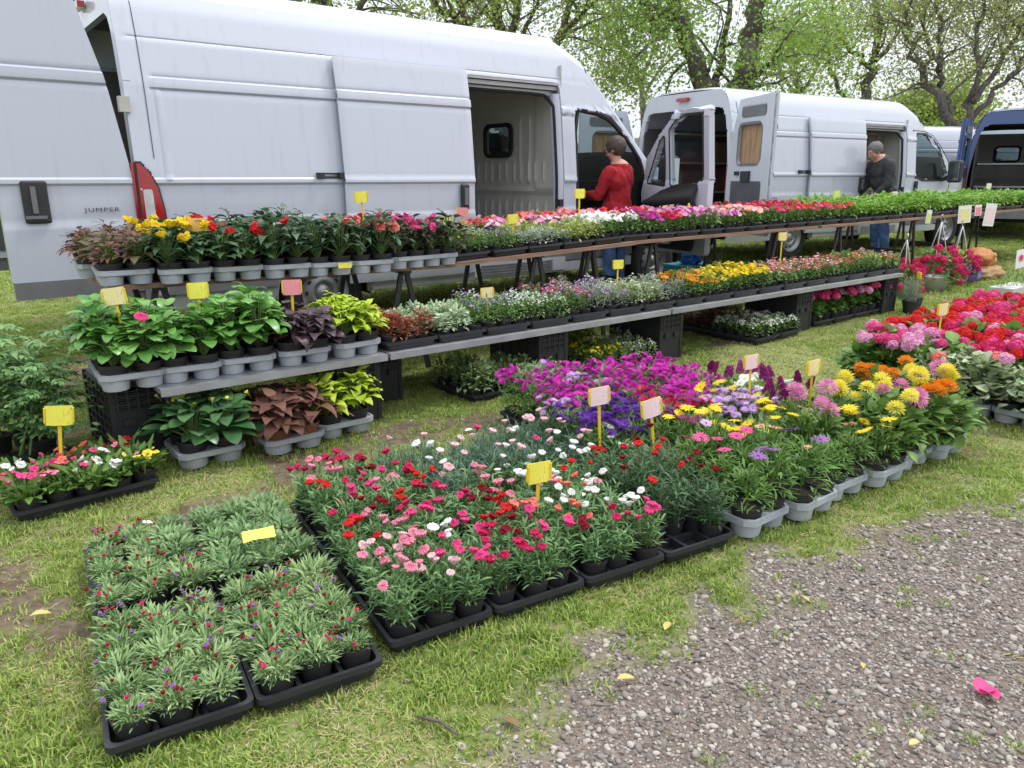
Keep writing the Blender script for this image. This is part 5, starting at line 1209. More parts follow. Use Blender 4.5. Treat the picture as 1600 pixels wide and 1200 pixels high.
bedding('orange_bed', L_GRN, [ORAN], nb=13, fr=.019, H=.125, np_=8); bedding('yellow_bed', L_GRN, [YEL], nb=14, fr=.019, H=.13, np_=8); bedding('mixed_bed', L_GRN, [RED, PINK, WHITEP, SALM], nb=18, fr=.013, H=.12); bedding('red_bed', L_GRN, [CRIM, RED], nb=10, fr=.013, H=.12); bedding('green_bed', L_MID, [YEL], nb=3, fr=.010, H=.13, n=150, L=.03); bedding('purple_green', L_MID, [MAUVE, LILAC], nb=20, fr=.007, H=.11, n=130); bedding('silver_trail', LM('silver_trail', (.30, .38, .26), (.48, .55, .42)), [WHITEP], nb=6, fr=.006, H=.09, n=170, L=.02, W=.014); bedding('yellowgreen_bed', L_YG, [WHITEP], nb=0, H=.12, n=150, L=.034, W=.016)
bedding('white_tray', L_MID, [WHITEP], nb=34, fr=.010, H=.10); bedding('wine_bed', LM('wine_leaf', (.13, .05, .05), (.22, .13, .09)), [DKRED, PALE], nb=10, fr=.009); bedding('greenpale_bed', LM('pale_bed', (.13, .22, .07), (.30, .40, .17)), [WHITEP], nb=0, H=.14, n=170, L=.036, W=.018, rad=.075); bedding('yellow_small', L_GRN, [YEL], nb=14, fr=.009, H=.12)
def petunia(key, fl, lm=L_GRN, n=(5, 8)): species(key, 'petunia', lambda r: h_dome(r, .12, .065, 70, .034, .020, [lm], wide=False), pot=(.045, .07, 'b'), bl=[blossoms_tr(random.Random(hash(key) + i), .125, .072, n, fl) for i in range(3)], nm='potted_petunia')
def blossoms_tr(r, H, rad, n, cols):
    mb = MB()
    for k in range(r.randint(*n)):
        c = r.randrange(len(cols)); a = r.uniform(0, 6.283); q = rad * math.sqrt(r.random()); p = Vector((q * math.cos(a), q * math.sin(a), H * r.uniform(.88, 1.12))); d = Vector((math.cos(a) * q / rad * .8, math.sin(a) * q / rad * .8, .8)).normalized(); x = d.orthogonal().normalized(); y = d.cross(x); m_ = 11; R0 = r.uniform(.021, .03)
        vs = [tuple(p - d * R0 * .45)]
        for i, (rr, z) in enumerate(((.32, -.05), (.75, .06), (1., .06))):
            for j in range(m_): an = 6.283 * j / m_; w = R0 * rr * (1 + .10 * math.cos(5 * an) * (i / 2)); vs.append(tuple(p + (x * math.cos(an) + y * math.sin(an)) * w + d * R0 * (z + r.gauss(0, .03) * i)))
        b = len(mb.v); mb.v.extend(vs)
        for j in range(m_):
            j2 = (j + 1) % m_
            for f, tn in (((0, 1 + j, 1 + j2), .95), ((1 + j, 1 + m_ + j, 1 + m_ + j2, 1 + j2), .5), ((1 + m_ + j, 1 + 2 * m_ + j, 1 + 2 * m_ + j2, 1 + m_ + j2), .15)):
                mb.f.append(tuple(b + i for i in f)); mb.m.append(c); mb.t.append(tn); mb.r.append(0.)
    return mb.mesh('blossoms', cols)
petunia('pet_white', [WHITEP]); petunia('pet_pink', [PINK, SALM, RED]); petunia('pet_magenta', [MAG, WINE]); petunia('pet_red', [RED, CRIM]); petunia('pet_lilac', [DPINK, MAG]); petunia('pet_peach', [PEACH, PALE]); petunia('pet_redmix', [RED, CERISE, CRIM], n=(2, 5)); petunia('pet_pale', [PALE, DPINK])
species('seedling', 'vegetable seedling', lambda r: h_dome(r, .15, .07, 46, .062, .030, [L_SEED], shape='ovate', seg=3, arch=.9), pot=(.043, .068, 'b'), nm='potted_seedling')
species('tomato', 'tomato plant', lambda r: h_tomato(r, .46, .10, 3, [L_TOM]), pot=(.055, .10, 'b'), nm='tomato_plant')
species('primrose', 'primrose', lambda r: h_rosette(r, .09, .085, 44, .105, .030, [L_MID], shape='spoon', arch=1.0, wide=True), pot=(.047, .07, 'b'), flowers=PANS['cerise'], nfl=(4, 8), fz=.10, fr=.075, tilt=.5)
species('lavender', 'lavender', lambda r: h_upright(r, .24, .06, 40, .05, .005, [L_GREY, L_GREY], pairs=6, arch=.3), pot=(.08, .12, 'b'))
# ------------------------------------------------------------------ tables, crates, boards
WOOD = None
def woodm(name, a, b, sc=(1.2, 14, 14)):
    m, t, p, out = nt(name)
    tc = t.nodes.new('ShaderNodeTexCoord'); mp = t.nodes.new('ShaderNodeMapping'); mp.inputs['Scale'].default_value = sc; t.links.new(tc.outputs['Object'], mp.inputs[0])
    n = t.nodes.new('ShaderNodeTexNoise'); n.inputs['Scale'].default_value = 3; n.inputs['Detail'].default_value = 7; t.links.new(mp.outputs[0], n.inputs['Vector'])
    t.links.new(mixc(t, ramp(t, n.outputs['Fac'], .3, .7), a, b), p.inputs['Base Color']); p.inputs['Roughness'].default_value = .8; bump(t, p, n.outputs['Fac'], .3, .004); return m
WOOD = woodm('table_wood', (.30, .19, .125), (.17, .10, .065)); ALU = plain('alu_board', (.46, .47, .49), .4, metal=.55, scale=7); LEGM = plain('dark_trestle_paint', (.035, .03, .028), .6); CRATE = plain('crate_plastic', (.022, .022, .025), .5, scale=8)
DX = Vector((VD[0], VD[1], 0)); DY = Vector((-VN[0], -VN[1], 0))      # along the stall, and from the gravel towards the van
def board_z(s): return float(np.interp(s, [-.6, .9, 1.6, 3.3, 4, 12, 14], [.742, .708, .708, .762, .765, .765 + .06, .84]))
# upper table: plank tops on folding trestles
def table(s0, s1, o0, o1, label, legs):
    root = empty('trestle_table', SO((s0 + s1) / 2, (o0 + o1) / 2, 0), VA, label, 'table', 'trestle tables of the top row')
    z0, z1 = board_z(s0), board_z(s1); n = 3; L = s1 - s0
    for i in range(n):
        w = (o1 - o0) / n; y = -(o1 - o0) / 2 + w * (i + .5); mb = MB(); mb.box((0, y, 0), (L - .004, w - .008, .026)); b = obj('plank', mb.mesh('plank', WOOD, False), root, (0, 0, (z0 + z1) / 2 - .013), (0, -math.atan2(z1 - z0, L), 0))
    for ls in legs:
        x = ls - (s0 + s1) / 2; zt = board_z(ls) - .028
        tr = empty('trestle', (x, 0, 0)); tr.parent = root
        for y in (-(o1 - o0) / 2 + .08, (o1 - o0) / 2 - .08):
            for q in (-1, 1):
                mb = MB(); mb.bar((q * .02, y, zt - .01), (q * .17, y, gz_s(ls)), .022, .032); obj('leg', mb.mesh('leg', LEGM, False), tr)
        mb = MB(); mb.bar((0, -(o1 - o0) / 2 + .03, zt), (0, (o1 - o0) / 2 - .03, zt), .06, .03); obj('crossbar', mb.mesh('crossbar', LEGM, False), tr)
        for q in (-1, 1):
            mb = MB(); mb.bar((q * .10, -(o1 - o0) / 2 + .08, zt * .5), (q * .10, (o1 - o0) / 2 - .08, zt * .5), .02, .02); obj('brace', mb.mesh('brace', LEGM, False), tr)
def gz_s(s):
    p = SO(s, 1.2); return p.z
T1 = [(-.50, 1.62, .62, 1.60, 'plank table on dark trestles under the potted begonias', (-.25, 1.25)), (1.64, 3.42, .55, 1.56, 'sagging plank table between the begonias and the white petunias', (2.42, 2.98)), (3.44, 6.2, .55, 1.52, 'plank table on trestles under the petunias beside the open cab door', (3.75, 5.6)), (6.22, 9.3, .6, 1.55, 'plank table on trestles where red petunias give way to green seedlings', (6.7, 8.4)), (9.32, 13.2, .6, 1.55, 'last plank table of the top row, full of green seedlings', (9.8, 12.3))]
for a in T1: table(*a)
# lower row: long boards laid on upturned crates
Z2 = .375
for s0, s1, lb in ((-.50, .62, 'short grey board on crates under the leafy begonias'), (.635, 2.86, 'grey board on crates under the lobelia and alyssum'), (2.88, 6.25, 'long grey board on crates under the orange and yellow flowers')):
    root = empty('shelf_board', SO((s0 + s1) / 2, 2.055, Z2), VA, lb, 'board', 'boards laid on crates')
    for y in (-.29, -.145, .0, .145, .29)[:5]:
        mb = MB(); mb.box((0, y, -.012), (s1 - s0, .138, .022)); obj('plank', mb.mesh('plank', ALU, False), root)
    mb = MB(); mb.box((0, -.366, -.016), (s1 - s0, .012, .034)); obj('edge_strip', mb.mesh('edge_strip', ALU, False), root)
def crate(s, o, rz, label, w=.24, d=.50, h=.352):
    """ribbed plastic crate standing on its narrow side"""
    root = empty('plastic_crate', SO(s, o), VA + rz, label, 'crate', 'black crates carrying the boards')
    bx_ = lambda nm, c, dd: obj(nm, (lambda mb: (mb.box(c, dd), mb)[1])(MB()).mesh(nm, CRATE, False), root)
    th = .006
    for q in (-1, 1):
        bx_('side_wall', (q * (w / 2 - th), 0, h / 2), (th, d - .02, h - .02)); bx_('end_wall', (0, q * (d / 2 - th), h * .33), (w - .03, th, h * .62))
        for i in range(9):      # slotted upper band of the end walls
            bx_('rib', (0, q * (d / 2 - .004), h * (.66 + .033 * i)), (w - .02, .016, .005 if i % 3 else .010))
        for i in range(5): bx_('stile', (-w / 2 + .03 + i * (w - .06) / 4, q * (d / 2 - .002), h * .80), (.008, .018, h * .33))
        for i in range(7): bx_('rib', (q * (w / 2 - .002), 0, .04 + i * (h - .08) / 6), (.014, d - .02, .006))
        for i in range(6): bx_('stile', (q * (w / 2 - .001), -d / 2 + .05 + i * (d - .1) / 5, h / 2), (.013, .007, h - .04))
        for y in (-1, 1): bx_('corner_post', (q * (w / 2 - .010), y * (d / 2 - .010), h / 2), (.022, .022, h))
        bx_('lug', (q * .05, -d / 2 - .006, h * .52), (.05, .012, .03))
    bx_('floor', (0, 0, .008), (w - .02, d - .02, .01)); bx_('top', (0, 0, h - .006), (w - .02, d - .02, .010))
    return root
for s, rz, lb in ((-.56, .05, 'black plastic crate under the end of the board by the tomato plants'), (.50, -.04, 'black plastic crate between the lime leaved vine and bare grass'), (.76, .03, 'black plastic crate just behind the joint of the first two boards'), (1.80, .02, 'black plastic crate beside the ground tray of pale green bedding'), (2.92, .0, 'black plastic crate under the joint below the orange flowers'), (4.62, .02, 'black plastic crate beside the ground tray of white flowers'), (6.12, -.02, 'black plastic crate at the far end of the long grey board')):
    crate(s, {-.56: 1.92, .50: 2.09, .76: 1.84}.get(s, 2.14), rz, lb)

# ------------------------------------------------------------------ front display on the grass
def pick(*opts):
    tot = sum(w for w, _ in opts); x = rp.random() * tot
    for w, v in opts:
        x -= w
        if x <= 0: return v
    return opts[-1][1]
FT = dict(pots=(3, 5), pitch=(.101, .101))
LG = 'black tray of silvery rock pinks by the lawn edge'
def k_rock(i, j, s, o):
    if s > -.72 and o < 3.72: return ('felt', None, 1.)
    return ('rockpink', None, rp.uniform(.85, 1.1))
plr = {'rockpink': 'silver leaved rock pink with dark buds', 'felt': 'felty silver green plant without flowers'}
for (s, o, rz, wh_) in ((-.89, 3.97, -.13, 'gravel side tray away from the carnations'), (-.565, 4.02, -.13, 'gravel side tray next to the carnations'), (-.82, 3.40, -.10, 'van side tray away from the carnations'), (-.49, 3.44, -.10, 'van side tray next to the carnations')):
    tray(TB, s, o, rz, None, 'black tray of silver leaved pots', 'black trays of rock pinks', keyf=k_rock, plab=plr, pgroup='silver leaved pots', skip=.04, where=wh_, **FT)
def k_carn(i, j, s, o):
    if s < -.20 and o > 3.98: c = pick((.75, 'pale'), (.3, 'pink')); sc = 1.
    elif s < .0 and o <= 3.98: c = pick((.45, 'crimson'), (.15, 'red'), (.4, 'pink'), (.3, 'cerise')); sc = 1.
    elif .22 < s < .78 and 3.74 < o < 4.16 + .2 * (s - .22): c = pick((.62, 'white'), (.12, 'pink'), (.16, 'salmon'), (.12, 'red')); sc = 1.
    elif s < .45 and o > 3.75: c = pick((.5, 'cerise'), (.4, 'crimson'), (.15, 'red'), (.15 if o < 4.1 else 0, 'white')); sc = 1.
    elif s >= .45 and o > 4.12: c = pick((.4, 'cerise'), (.25, 'white'), (.2, 'salmon'), (.2, 'pink')); sc = 1.
    elif s >= .12 and o > 3.72: c = pick((.62, 'white'), (.2, 'pink'), (.2, 'salmon'), (.15, 'red')); sc = 1.
    elif s >= .12: return ('grass_carnation', CARN[pick((.55, 'pale'), (.35, 'white'), (.12, 'cerise'))], 1.)
    else: c = pick((.5, 'crimson'), (.35, 'cerise'), (.15, 'red')); sc = 1.
    return ('carnation', CARN[c] if rp.random() < .90 else CARN['dkred'], sc * rp.uniform(.92, 1.08))
plc = {'carnation': '{c} carnation in a black pot', 'grass_carnation': 'grassy carnation with {c} blooms', 'red_carnation': 'dark leaved {c} carnation'}
fs0, fo0 = np.array((-.40, 4.25)), np.array((.92, 4.42)); fd = (fo0 - fs0) / np.linalg.norm(fo0 - fs0); frz = math.atan2(-fd[1], fd[0])
for i in range(4):
    for j in range(2):
        c = fs0 + fd * (.17 + .333 * i) + np.array((fd[1], -fd[0])) * (.265 + .54 * j)
        kf = k_carn
        if i == 3 and j == 0: kf = lambda i_, j_, s, o: None if j_ == 0 and i_ < 2 else ('red_carnation', CARN['red'] if rp.random() < .5 else CARN['dkred'], rp.uniform(.85, 1.05)) if s > .62 else k_carn(i_, j_, s, o)
        tray(TB, c[0], c[1], frz + rp.gauss(0, .012), None, 'black tray of carnations', 'black trays of carnations', keyf=kf, plab=plc, pgroup='carnation pots', skip=.02, where='%s row, %s tray from the rock pinks' % (('gravel side', 'van side')[j], ORD[i]), **FT)
# asters behind
def k_ast(i, j, s, o):
    if o < 3.40 or s > 1.5: c = 'magenta' if rp.random() < .9 else 'lilac'
    elif s < 1.34 and o < 3.85: c = 'purple'
    else: c = pick((.5, 'crimson'), (.5, 'magenta')) if o < 3.62 else 'crimson'
    return ('aster', AST[c], rp.uniform(.95, 1.12))
pla = {'aster': 'bushy aster with {c} flowers', 'broad': 'grey green broad leaved plant', 'snapdragon': 'snapdragon with wine coloured spikes', 'white_bush': 'leafy white flowered plant'}
for (s, o, wh_) in ((1.06, 3.56, 'tray touching the carnations'), (1.40, 3.54, 'middle tray of the aster block'), (1.24, 3.02, 'tray nearest the crates behind the carnations'), (1.57, 3.03, 'second aster tray beside the crates'), (1.90, 3.16, 'far tray of the aster block near the crates')):
    tray(TB, s, o, frz, None, 'black tray of asters', 'black trays of asters', keyf=k_ast, plab=pla, pgroup='block behind the carnations', skip=.03, pots=(3, 4), pitch=(.108, .125), where=wh_)
for (s, o, wh_) in ((1.74, 3.68, 'between the asters and the snapdragon tray'), (2.06, 3.72, 'behind the dahlias, next to bare lawn')):
    tray(TB, s, o, frz, None, 'black tray of mixed plants', 'black trays behind the dahlias', keyf=lambda i, j, s, o: pick((1.2 if s < 1.92 else .02, ('aster', AST['magenta'] if o < 3.7 else AST['lilac'], 1.)), (.35 if s > 1.9 else 0, ('snapdragon', SNAP['wine'] if rp.random() < .5 else SNAP['magenta'], 1.)), (.5 if s > 1.9 else .05, ('white_bush', None, 1.)), (.15, ('broad', None, 1.))), plab=pla, pgroup='block behind the carnations', skip=.05, pots=(3, 4), pitch=(.108, .125), where=wh_)
# grey carriers along the grass edge
gs0, ge0 = np.array((.955, 4.44)), np.array((2.60, 4.49)); gd = (ge0 - gs0) / np.linalg.norm(ge0 - gs0); grz = math.atan2(-gd[1], gd[0])
def k_grey(i, j, s, o):
    if s < 1.30: return ('osteo', DAI[pick((.45, 'lilac'), (.3, 'mauve'), (.3, 'cerise' if o < 4.25 else 'lilac'))], 1.)
    if s < 1.62: return ('osteo', DAI[pick((.55, 'peach'), (.2, 'wine'), (.25, 'mauve'))], 1.) if o > 4.2 else ('gazania', DAI[pick((.8, 'yellow'), (.2, 'wine'))], 1.)
    if s < 1.92: return ('gazania', DAI['yellow'], 1.) if o > 4.28 else ('dahlia', DAH[pick((.8, 'pink'), (.2, 'orange'))], .95)
    if s < 2.2: return ('dahlia', DAH[pick((.6, 'pink'), (.45, 'yellow'), (.15 if o > 4.2 else .6, 'orange'))], 1.05)
    return ('dahlia', DAH[pick((.4, 'pink'), (.6, 'yellow'), (.3 if o > 4.2 else 1.4, 'orange'))], 1.1)
plg = {'osteo': 'broad petalled {c} daisy', 'gazania': '{c} daisy with narrow leaves', 'dahlia': 'double {c} dahlia'}
for i in range(6):
    for j in range(2 if i < 5 else 1):
        c = gs0 + gd * (.137 + .276 * i) + np.array((gd[1], -gd[0])) * (.2 + .405 * j)
        if j == 1 and i > 2: continue
        tray(TG, c[0], c[1] + (.03 if i % 2 else 0), grz + rp.gauss(0, .03), None, 'grey moulded carrier', 'grey carriers on the lawn', (2, 3), (.136, .135), k_grey if j == 0 else (lambda i, j, s, o: ('gazania', DAI[pick((.7, 'yellow'), (.3, 'wine'))], 1.) if rp.random() < .7 and s > 1.1 else ('broad', None, .95)), {**plg, **pla}, 'grey carrier plants', lift=.010, where='%s row, %s carrier from the carnations' % (('gravel side', 'inner')[j], ORD[i]))
# geraniums on the right
def k_ger(i, j, s, o):
    if s < 3.5 and o > 4.0: return ('var_geranium', GER['pink'] + GER['salmon'], 1.05)
    if s < 3.62 and o < 3.9: return ('geranium', GER[pick((.7, 'pink'), (.4, 'cerise'))], 1.05)
    if s < 4.3: return ('geranium', GER[pick((.8, 'red'), (.5, 'cerise'), (.3, 'crimson'), (.08, 'pink'))], 1.)
    return ('geranium', GER[pick((.8, 'red'), (.4, 'cerise'), (.1, 'pale'), (.1, 'pink'), (.08, 'white'), (.4, 'crimson'))], 1.)
pge = {'geranium': '{c} geranium', 'var_geranium': 'cream edged geranium'}
for si in range(6):
    for oi in range(5 if si < 4 else 4):
        s = 3.40 + .43 * si; o = 3.68 + .28 * oi - .04 * si
        if si >= 3 and oi == 4 and False: continue
        tray(TG, s, o, R(90) + rp.gauss(0, .02), None, 'grey carrier of geraniums', 'grey carriers of geraniums', (2, 3), (.136, .135), k_ger, pge, 'geranium pots', lift=.010, where='%s row from the dahlias, %s carrier from the crates' % (ORD[si], ORD[oi]))
# ------------------------------------------------------------------ under the boards
tray(TBl, -.86, 2.47, .06, None, 'black plastic tray of pink and white primroses in front of the tomato plants', 'single black trays on the grass', (5, 3), (.103, .105), lambda i, j, s, o: ('primrose', PANS[pick((.4, 'cerise'), (.35, 'pink'), (.3, 'white'), (.25, 'salmon'), (.1, 'yellow'), (.15, 'red'))], .9), '{c} primrose in the tray before the tomato plants', 'primroses in one tray')
tray(TG2, -.32, 2.34, .0, None, 'grey carrier under the veined white begonia on the grass', 'grey carriers under the boards', (2, 2), (.145, .145), lambda i, j, s, o: ('white_begonia', None, 1.), 'veined begonia with pale buds on the grass between crate and copper vine', 'veined begonias', lift=.01)
tray(TG2, .05, 2.40, .03, None, 'grey carrier under the copper leaved vine on the grass', 'grey carriers under the boards', (2, 2), (.145, .145), lambda i, j, s, o: ('copper_vine', None, 1.), 'copper leaved sweet potato vine on the grass under the board', 'copper vines', lift=.01)
tray(TG2, .35, 2.34, -.02, None, 'grey carrier under the lime leaved vine on the grass', 'grey carriers under the boards', (2, 2), (.145, .145), lambda i, j, s, o: ('lime_vine', None, 1.22), 'lime leaved sweet potato vine on the grass beside the crate', 'lime vines on the grass', lift=.01)
UB = [((1.62, 2.36), TBs, .10, 'greenpale_bed', 'pale green bedding', 'beside the crate'), ((1.32, 2.2), TBs, .05, 'greenpale_bed', 'pale green bedding', 'beside the crate'), ((2.26, 2.22), TBs, .02, 'yellow_small', 'yellow and green bedding', 'under the second board'), ((2.60, 2.22), TBs, .02, 'greenwhite_bed', 'cream speckled bedding', 'under the second board'), ((2.50, 1.75), TBs, .02, 'green_bed', 'green bedding', 'deep under the second board'), ((3.98, 2.26), TBs, .05, 'white_tray', 'white flowers', 'under the long board'), ((4.32, 2.24), TBs, .05, 'white_tray', 'white flowers', 'under the long board'), ((3.98, 1.78), TBs, .05, 'wine_bed', 'wine tinted bedding', 'under the long board'), ((4.36, 1.78), TBs, .05, 'wine_bed', 'wine tinted bedding', 'under the long board')]
for (s, o), me_, rz, key, nm_, wh in UB:
    tray(me_, s, o, rz, None, 'black tray of %s standing on the grass %s' % (nm_, wh), 'black trays under the boards', (3, 4), (.103, .108), (lambda key: lambda i, j, s, o: key)(key), 'pot of %s on the grass %s' % (nm_, wh), nm_ + ' ' + wh)
for i in range(4):
    tray(TBs, 5.02 + .335 * i, 2.14, 0, None, 'black tray of geraniums under the long board', 'black trays of small geraniums', (3, 3), (.105, .14), lambda i, j, s, o: ('geranium', GER[pick((.5, 'crimson'), (.4, 'cerise'), (.2, 'pink'))], .72), 'small {c} geranium under the long board', 'geraniums under the long board', where='%s tray past the crate' % ORD[i])
for i, (s, o, sc) in enumerate(((-1.02, 2.08, 1.05), (-1.17, 1.92, 1.), (-.92, 1.90, 1.1), (-1.30, 2.12, .95), (-1.08, 1.72, 1.05), (-.88, 2.14, .9), (-1.25, 1.78, .9), (-1.42, 1.98, .9), (-.98, 1.62, 1.0))):
    p_ = SO(s, o); plant('tomato', p_.x, p_.y, p_.z, ['tallest tomato plant right behind the primrose tray', 'slender tomato plant at the edge of the tomato group', 'tall tomato plant next to the crate', 'outermost tomato plant by the open lawn', 'tall tomato plant at the back of the group', 'short tomato plant squeezed between primroses and crate', 'low tomato plant behind the outer ones', 'small tomato plant leaning away from the crate', 'tomato plant closest to the van, behind the crate'][i], 'young tomato plants', sc)
p_ = SO(6.28, 2.52); plant('lavender', p_.x, p_.y, p_.z, 'grey green lavender in a pot on the grass beyond the last crate', None, 1.)
p_ = SO(6.48, 2.46); plant('lavender', p_.x, p_.y, p_.z, 'smaller grey lavender pot behind the first, beyond the last crate', None, .85)
# ------------------------------------------------------------------ lower row on the boards
ZB = Z2 + .001
for i, (s, o, key) in enumerate(((-.575, 2.16, 'leaf_begonia'), (-.32, 2.17, 'leaf_begonia'), (-.06, 2.17, 'leaf_begonia'), (.21, 2.18, 'plum_vine'), (.482, 2.18, 'lime_vine'))):
    big = {'leaf_begonia': ('grey carrier of glossy begonias on the short board', 'glossy leaved begonia on the short grey board'), 'plum_vine': ('grey carrier of plum vines on the short board', 'plum leaved vine on the short grey board'), 'lime_vine': ('grey carrier of lime vines on the short board', 'lime leaved vine on the short grey board')}[key]
    tray(TG, s, o, rp.gauss(0, .05) + (-.12 if i < 3 else 0), ZB, big[0], 'grey carriers on the short board', (2, 3), (.136, .135), (lambda key: lambda i, j, s, o: None if (j == 2 and rp.random() < .3) else (key, (BEG['pink'] if s < -.4 else []) if key == 'leaf_begonia' else None, 1.))(key), big[1], key.replace('_', ' ') + ' on the short board', lift=.010, where='%s carrier from the tomato plants' % ORD[i])
def row2(s):
    for lim, k in ((.91, 'rust_leaf'), (1.24, 'mint_leaf'), (1.56, 'blue_lobelia'), (1.86, 'white_alyssum'), (2.2, 'pink_bed'), (2.46, 'lilac_bed'), (2.90, 'greenwhite_bed'), (3.15, 'grey_mix'), (3.5, 'orange_bed'), (4.25, 'yellow_bed'), (5.25, 'mixed_bed'), (5.6, 'red_bed'), (5.95, 'green_bed'), (9, 'mixed_bed')):
        if s < lim: return k
NM2 = dict(rust_leaf='rust red leaved bedding', mint_leaf='pale mint leaved bedding', blue_lobelia='blue flowered lobelia', white_alyssum='white flowered bedding', pink_bed='pink and mauve bedding', lilac_bed='lilac grey bedding', greenwhite_bed='green and white bedding', grey_mix='grey leaved bedding', orange_bed='orange marigold', yellow_bed='yellow marigold', mixed_bed='red, pink and white bedding', red_bed='crimson bedding', green_bed='plain green bedding')
for i in range(17):
    s = .80 + .334 * i
    if s > 6.15: break
    tray(TBs, s, 2.155, rp.gauss(0, .012), ZB, 'black tray of %s' % NM2[row2(s)], 'black trays of %s on the boards' % NM2[row2(s)], (3, 4), (.103, .108), lambda i, j, s, o: (('pink_bed' if o < 2.1 and 1.9 < s < 2.3 else 'white_alyssum' if o < 2.12 and 1.4 < s < 1.9 else row2(s + rp.gauss(0, .05))), None, rp.uniform(.9, 1.1)), {k: '%s pot' % v for k, v in NM2.items()}, 'lower row', where='on the boards, %s past the lime vine' % ORD[i])
# ------------------------------------------------------------------ top row
BEGL = dict(bronze_mix='copper and green leaved begonia', beg_bronze='bronze leaved begonia', beg_yellow='begonia with yellow double flowers', beg_red='begonia with red double flowers', beg_dark='pointed dark leaved begonia', beg_orange='pointed leaved begonia with orange red flowers', beg_pink='wine leaved begonia with pink flowers')
for i, (s, o, key, rz, n) in enumerate(((-.40, 1.43, 'bronze_mix', -.10, 1), (-.12, 1.50, 'beg_yellow', -.14, 1), (.155, 1.50, 'beg_red', -.14, 1), (.43, 1.52, 'beg_dark', -.16, 1), (.69, 1.53, 'beg_dark', -.16, 1), (.955, 1.53, 'beg_orange', -.10, 1), (1.35, 1.46, 'beg_pink', .06, 2))):
    nm_ = {'bronze_mix': 'copper leaved', 'beg_yellow': 'yellow flowered', 'beg_red': 'red flowered', 'beg_dark': 'dark pointed leaved', 'beg_orange': 'orange flowered', 'beg_pink': 'pink flowered'}[key]
    for row in range(2):
        kk = (lambda key, row: lambda i, j, s, o: (('beg_dark' if row and key in ('beg_red', 'beg_yellow') and rp.random() < .5 else 'beg_bronze' if key == 'bronze_mix' and rp.random() < .3 else key), BEG['white'] if key == 'beg_dark' and rp.random() < .35 else None, rp.uniform(.92, 1.1) * (.88 if key == 'bronze_mix' else 1.06)))(key, row)
        tray(TG if n == 1 else TG4, s - .03 * row, o - .41 * row, rz, board_z(s) + .003, 'grey carrier of %s begonias' % nm_, 'grey carriers of begonias', (2, 3) if n == 1 else (4, 3), (.136, .135) if n == 1 else (.13, .133), kk, BEGL, 'top table begonias', lift=.010, where='%s row, %s from the table end' % ('van side' if row else 'lawn side', ORD[i]))
def row1(s, o, row):
    f = o > 1.28 if row == 0 else False
    if s < 1.98: return 'green_bed' if o > 1.1 else 'yellowgreen_bed'
    if s < 2.34: return 'purple_green' if o > 1.2 else 'silver_trail' if o > .95 else 'yellowgreen_bed'
    if s < 2.70: return 'silver_trail' if o > 1.3 else 'yellowgreen_bed' if o > 1.0 else 'pet_pale' if o > .8 else 'pet_pink'
    if s < 3.10: return 'yellowgreen_bed' if o > 1.15 else 'pet_pale' if o > .95 else 'pet_pink'
    if s < 3.58: return 'pet_white' if o > .95 else 'pet_pink'
    if s < 3.85: return 'pet_magenta' if o > 1.2 else 'pet_pale'
    if s < 4.15: return 'pet_red'
    if s < 4.85: return 'pet_lilac'
    if s < 5.35: return 'pet_peach'
    if s < 6.9: return 'pet_redmix'
    return 'seedling'
NM1 = dict(green_bed='yellow specked green bedding', yellowgreen_bed='yellow green foliage plant', purple_green='mauve flowered bedding', silver_trail='silver leaved trailing plant', pet_white='white petunia', pet_pale='pale pink petunia', pet_pink='pink and red petunia', pet_magenta='magenta petunia', pet_red='bright red petunia', pet_lilac='violet pink petunia', pet_peach='peach petunia', pet_redmix='red and cerise petunia', seedling='green vegetable seedling')
s = 1.80; i = 0
while s < 12.9:
    for row in range(2):
        oc = 1.30 - .48 * row
        if s > 3.4: oc -= .03
        k0 = row1(s, oc + .1, row)
        tray(TBs, s, oc + rp.gauss(0, .006), rp.gauss(0, .015), board_z(s) + .003, 'black tray of %ss' % NM1[k0] if not NM1[k0].endswith('bedding') else 'black tray of %s' % NM1[k0], 'black trays of %s on the top tables' % NM1[k0], (3, 4 if s < 7 else 3), (.103, .108 if s < 7 else .14), lambda i, j, s, o: (row1(s + rp.gauss(0, .04), o, row), None, rp.uniform(.9, 1.1) * (1.12 if s > 6.9 else 1.)), {k: '%s' % v for k, v in NM1.items()}, 'top tables', where='top table %s row, %s past the begonias' % ('van side' if row else 'lawn side', ORD[i]), tilt=(0, -math.atan2(board_z(s + .1) - board_z(s - .1), .2)))
    s += .337; i += 1
# ------------------------------------------------------------------ price signs
def paperm(name, c, ink=(.12, .10, .10)):
    """coloured paper with faint handwriting strokes"""
    m, t, p, out = nt(name)
    tc = t.nodes.new('ShaderNodeTexCoord'); mp = t.nodes.new('ShaderNodeMapping'); mp.inputs['Scale'].default_value = (60, 1, 26); t.links.new(tc.outputs['Object'], mp.inputs[0])
    n = t.nodes.new('ShaderNodeTexNoise'); n.inputs['Scale'].default_value = 1.6; n.inputs['Detail'].default_value = 2; n.inputs['Distortion'].default_value = 1.2; t.links.new(mp.outputs[0], n.inputs['Vector'])
    f = ramp(t, n.outputs['Fac'], .62, .70); mu = t.nodes.new('ShaderNodeMath'); mu.operation = 'MULTIPLY'; mu.inputs[1].default_value = .42; t.links.new(f, mu.inputs[0])
    t.links.new(mixc(t, mu.outputs[0], c, ink), p.inputs['Base Color']); p.inputs['Roughness'].default_value = .7; MATS[name] = m; return m
YP = plain('yellow_sign_plastic', (.80, .58, .03), .45, scale=30, var=.06)
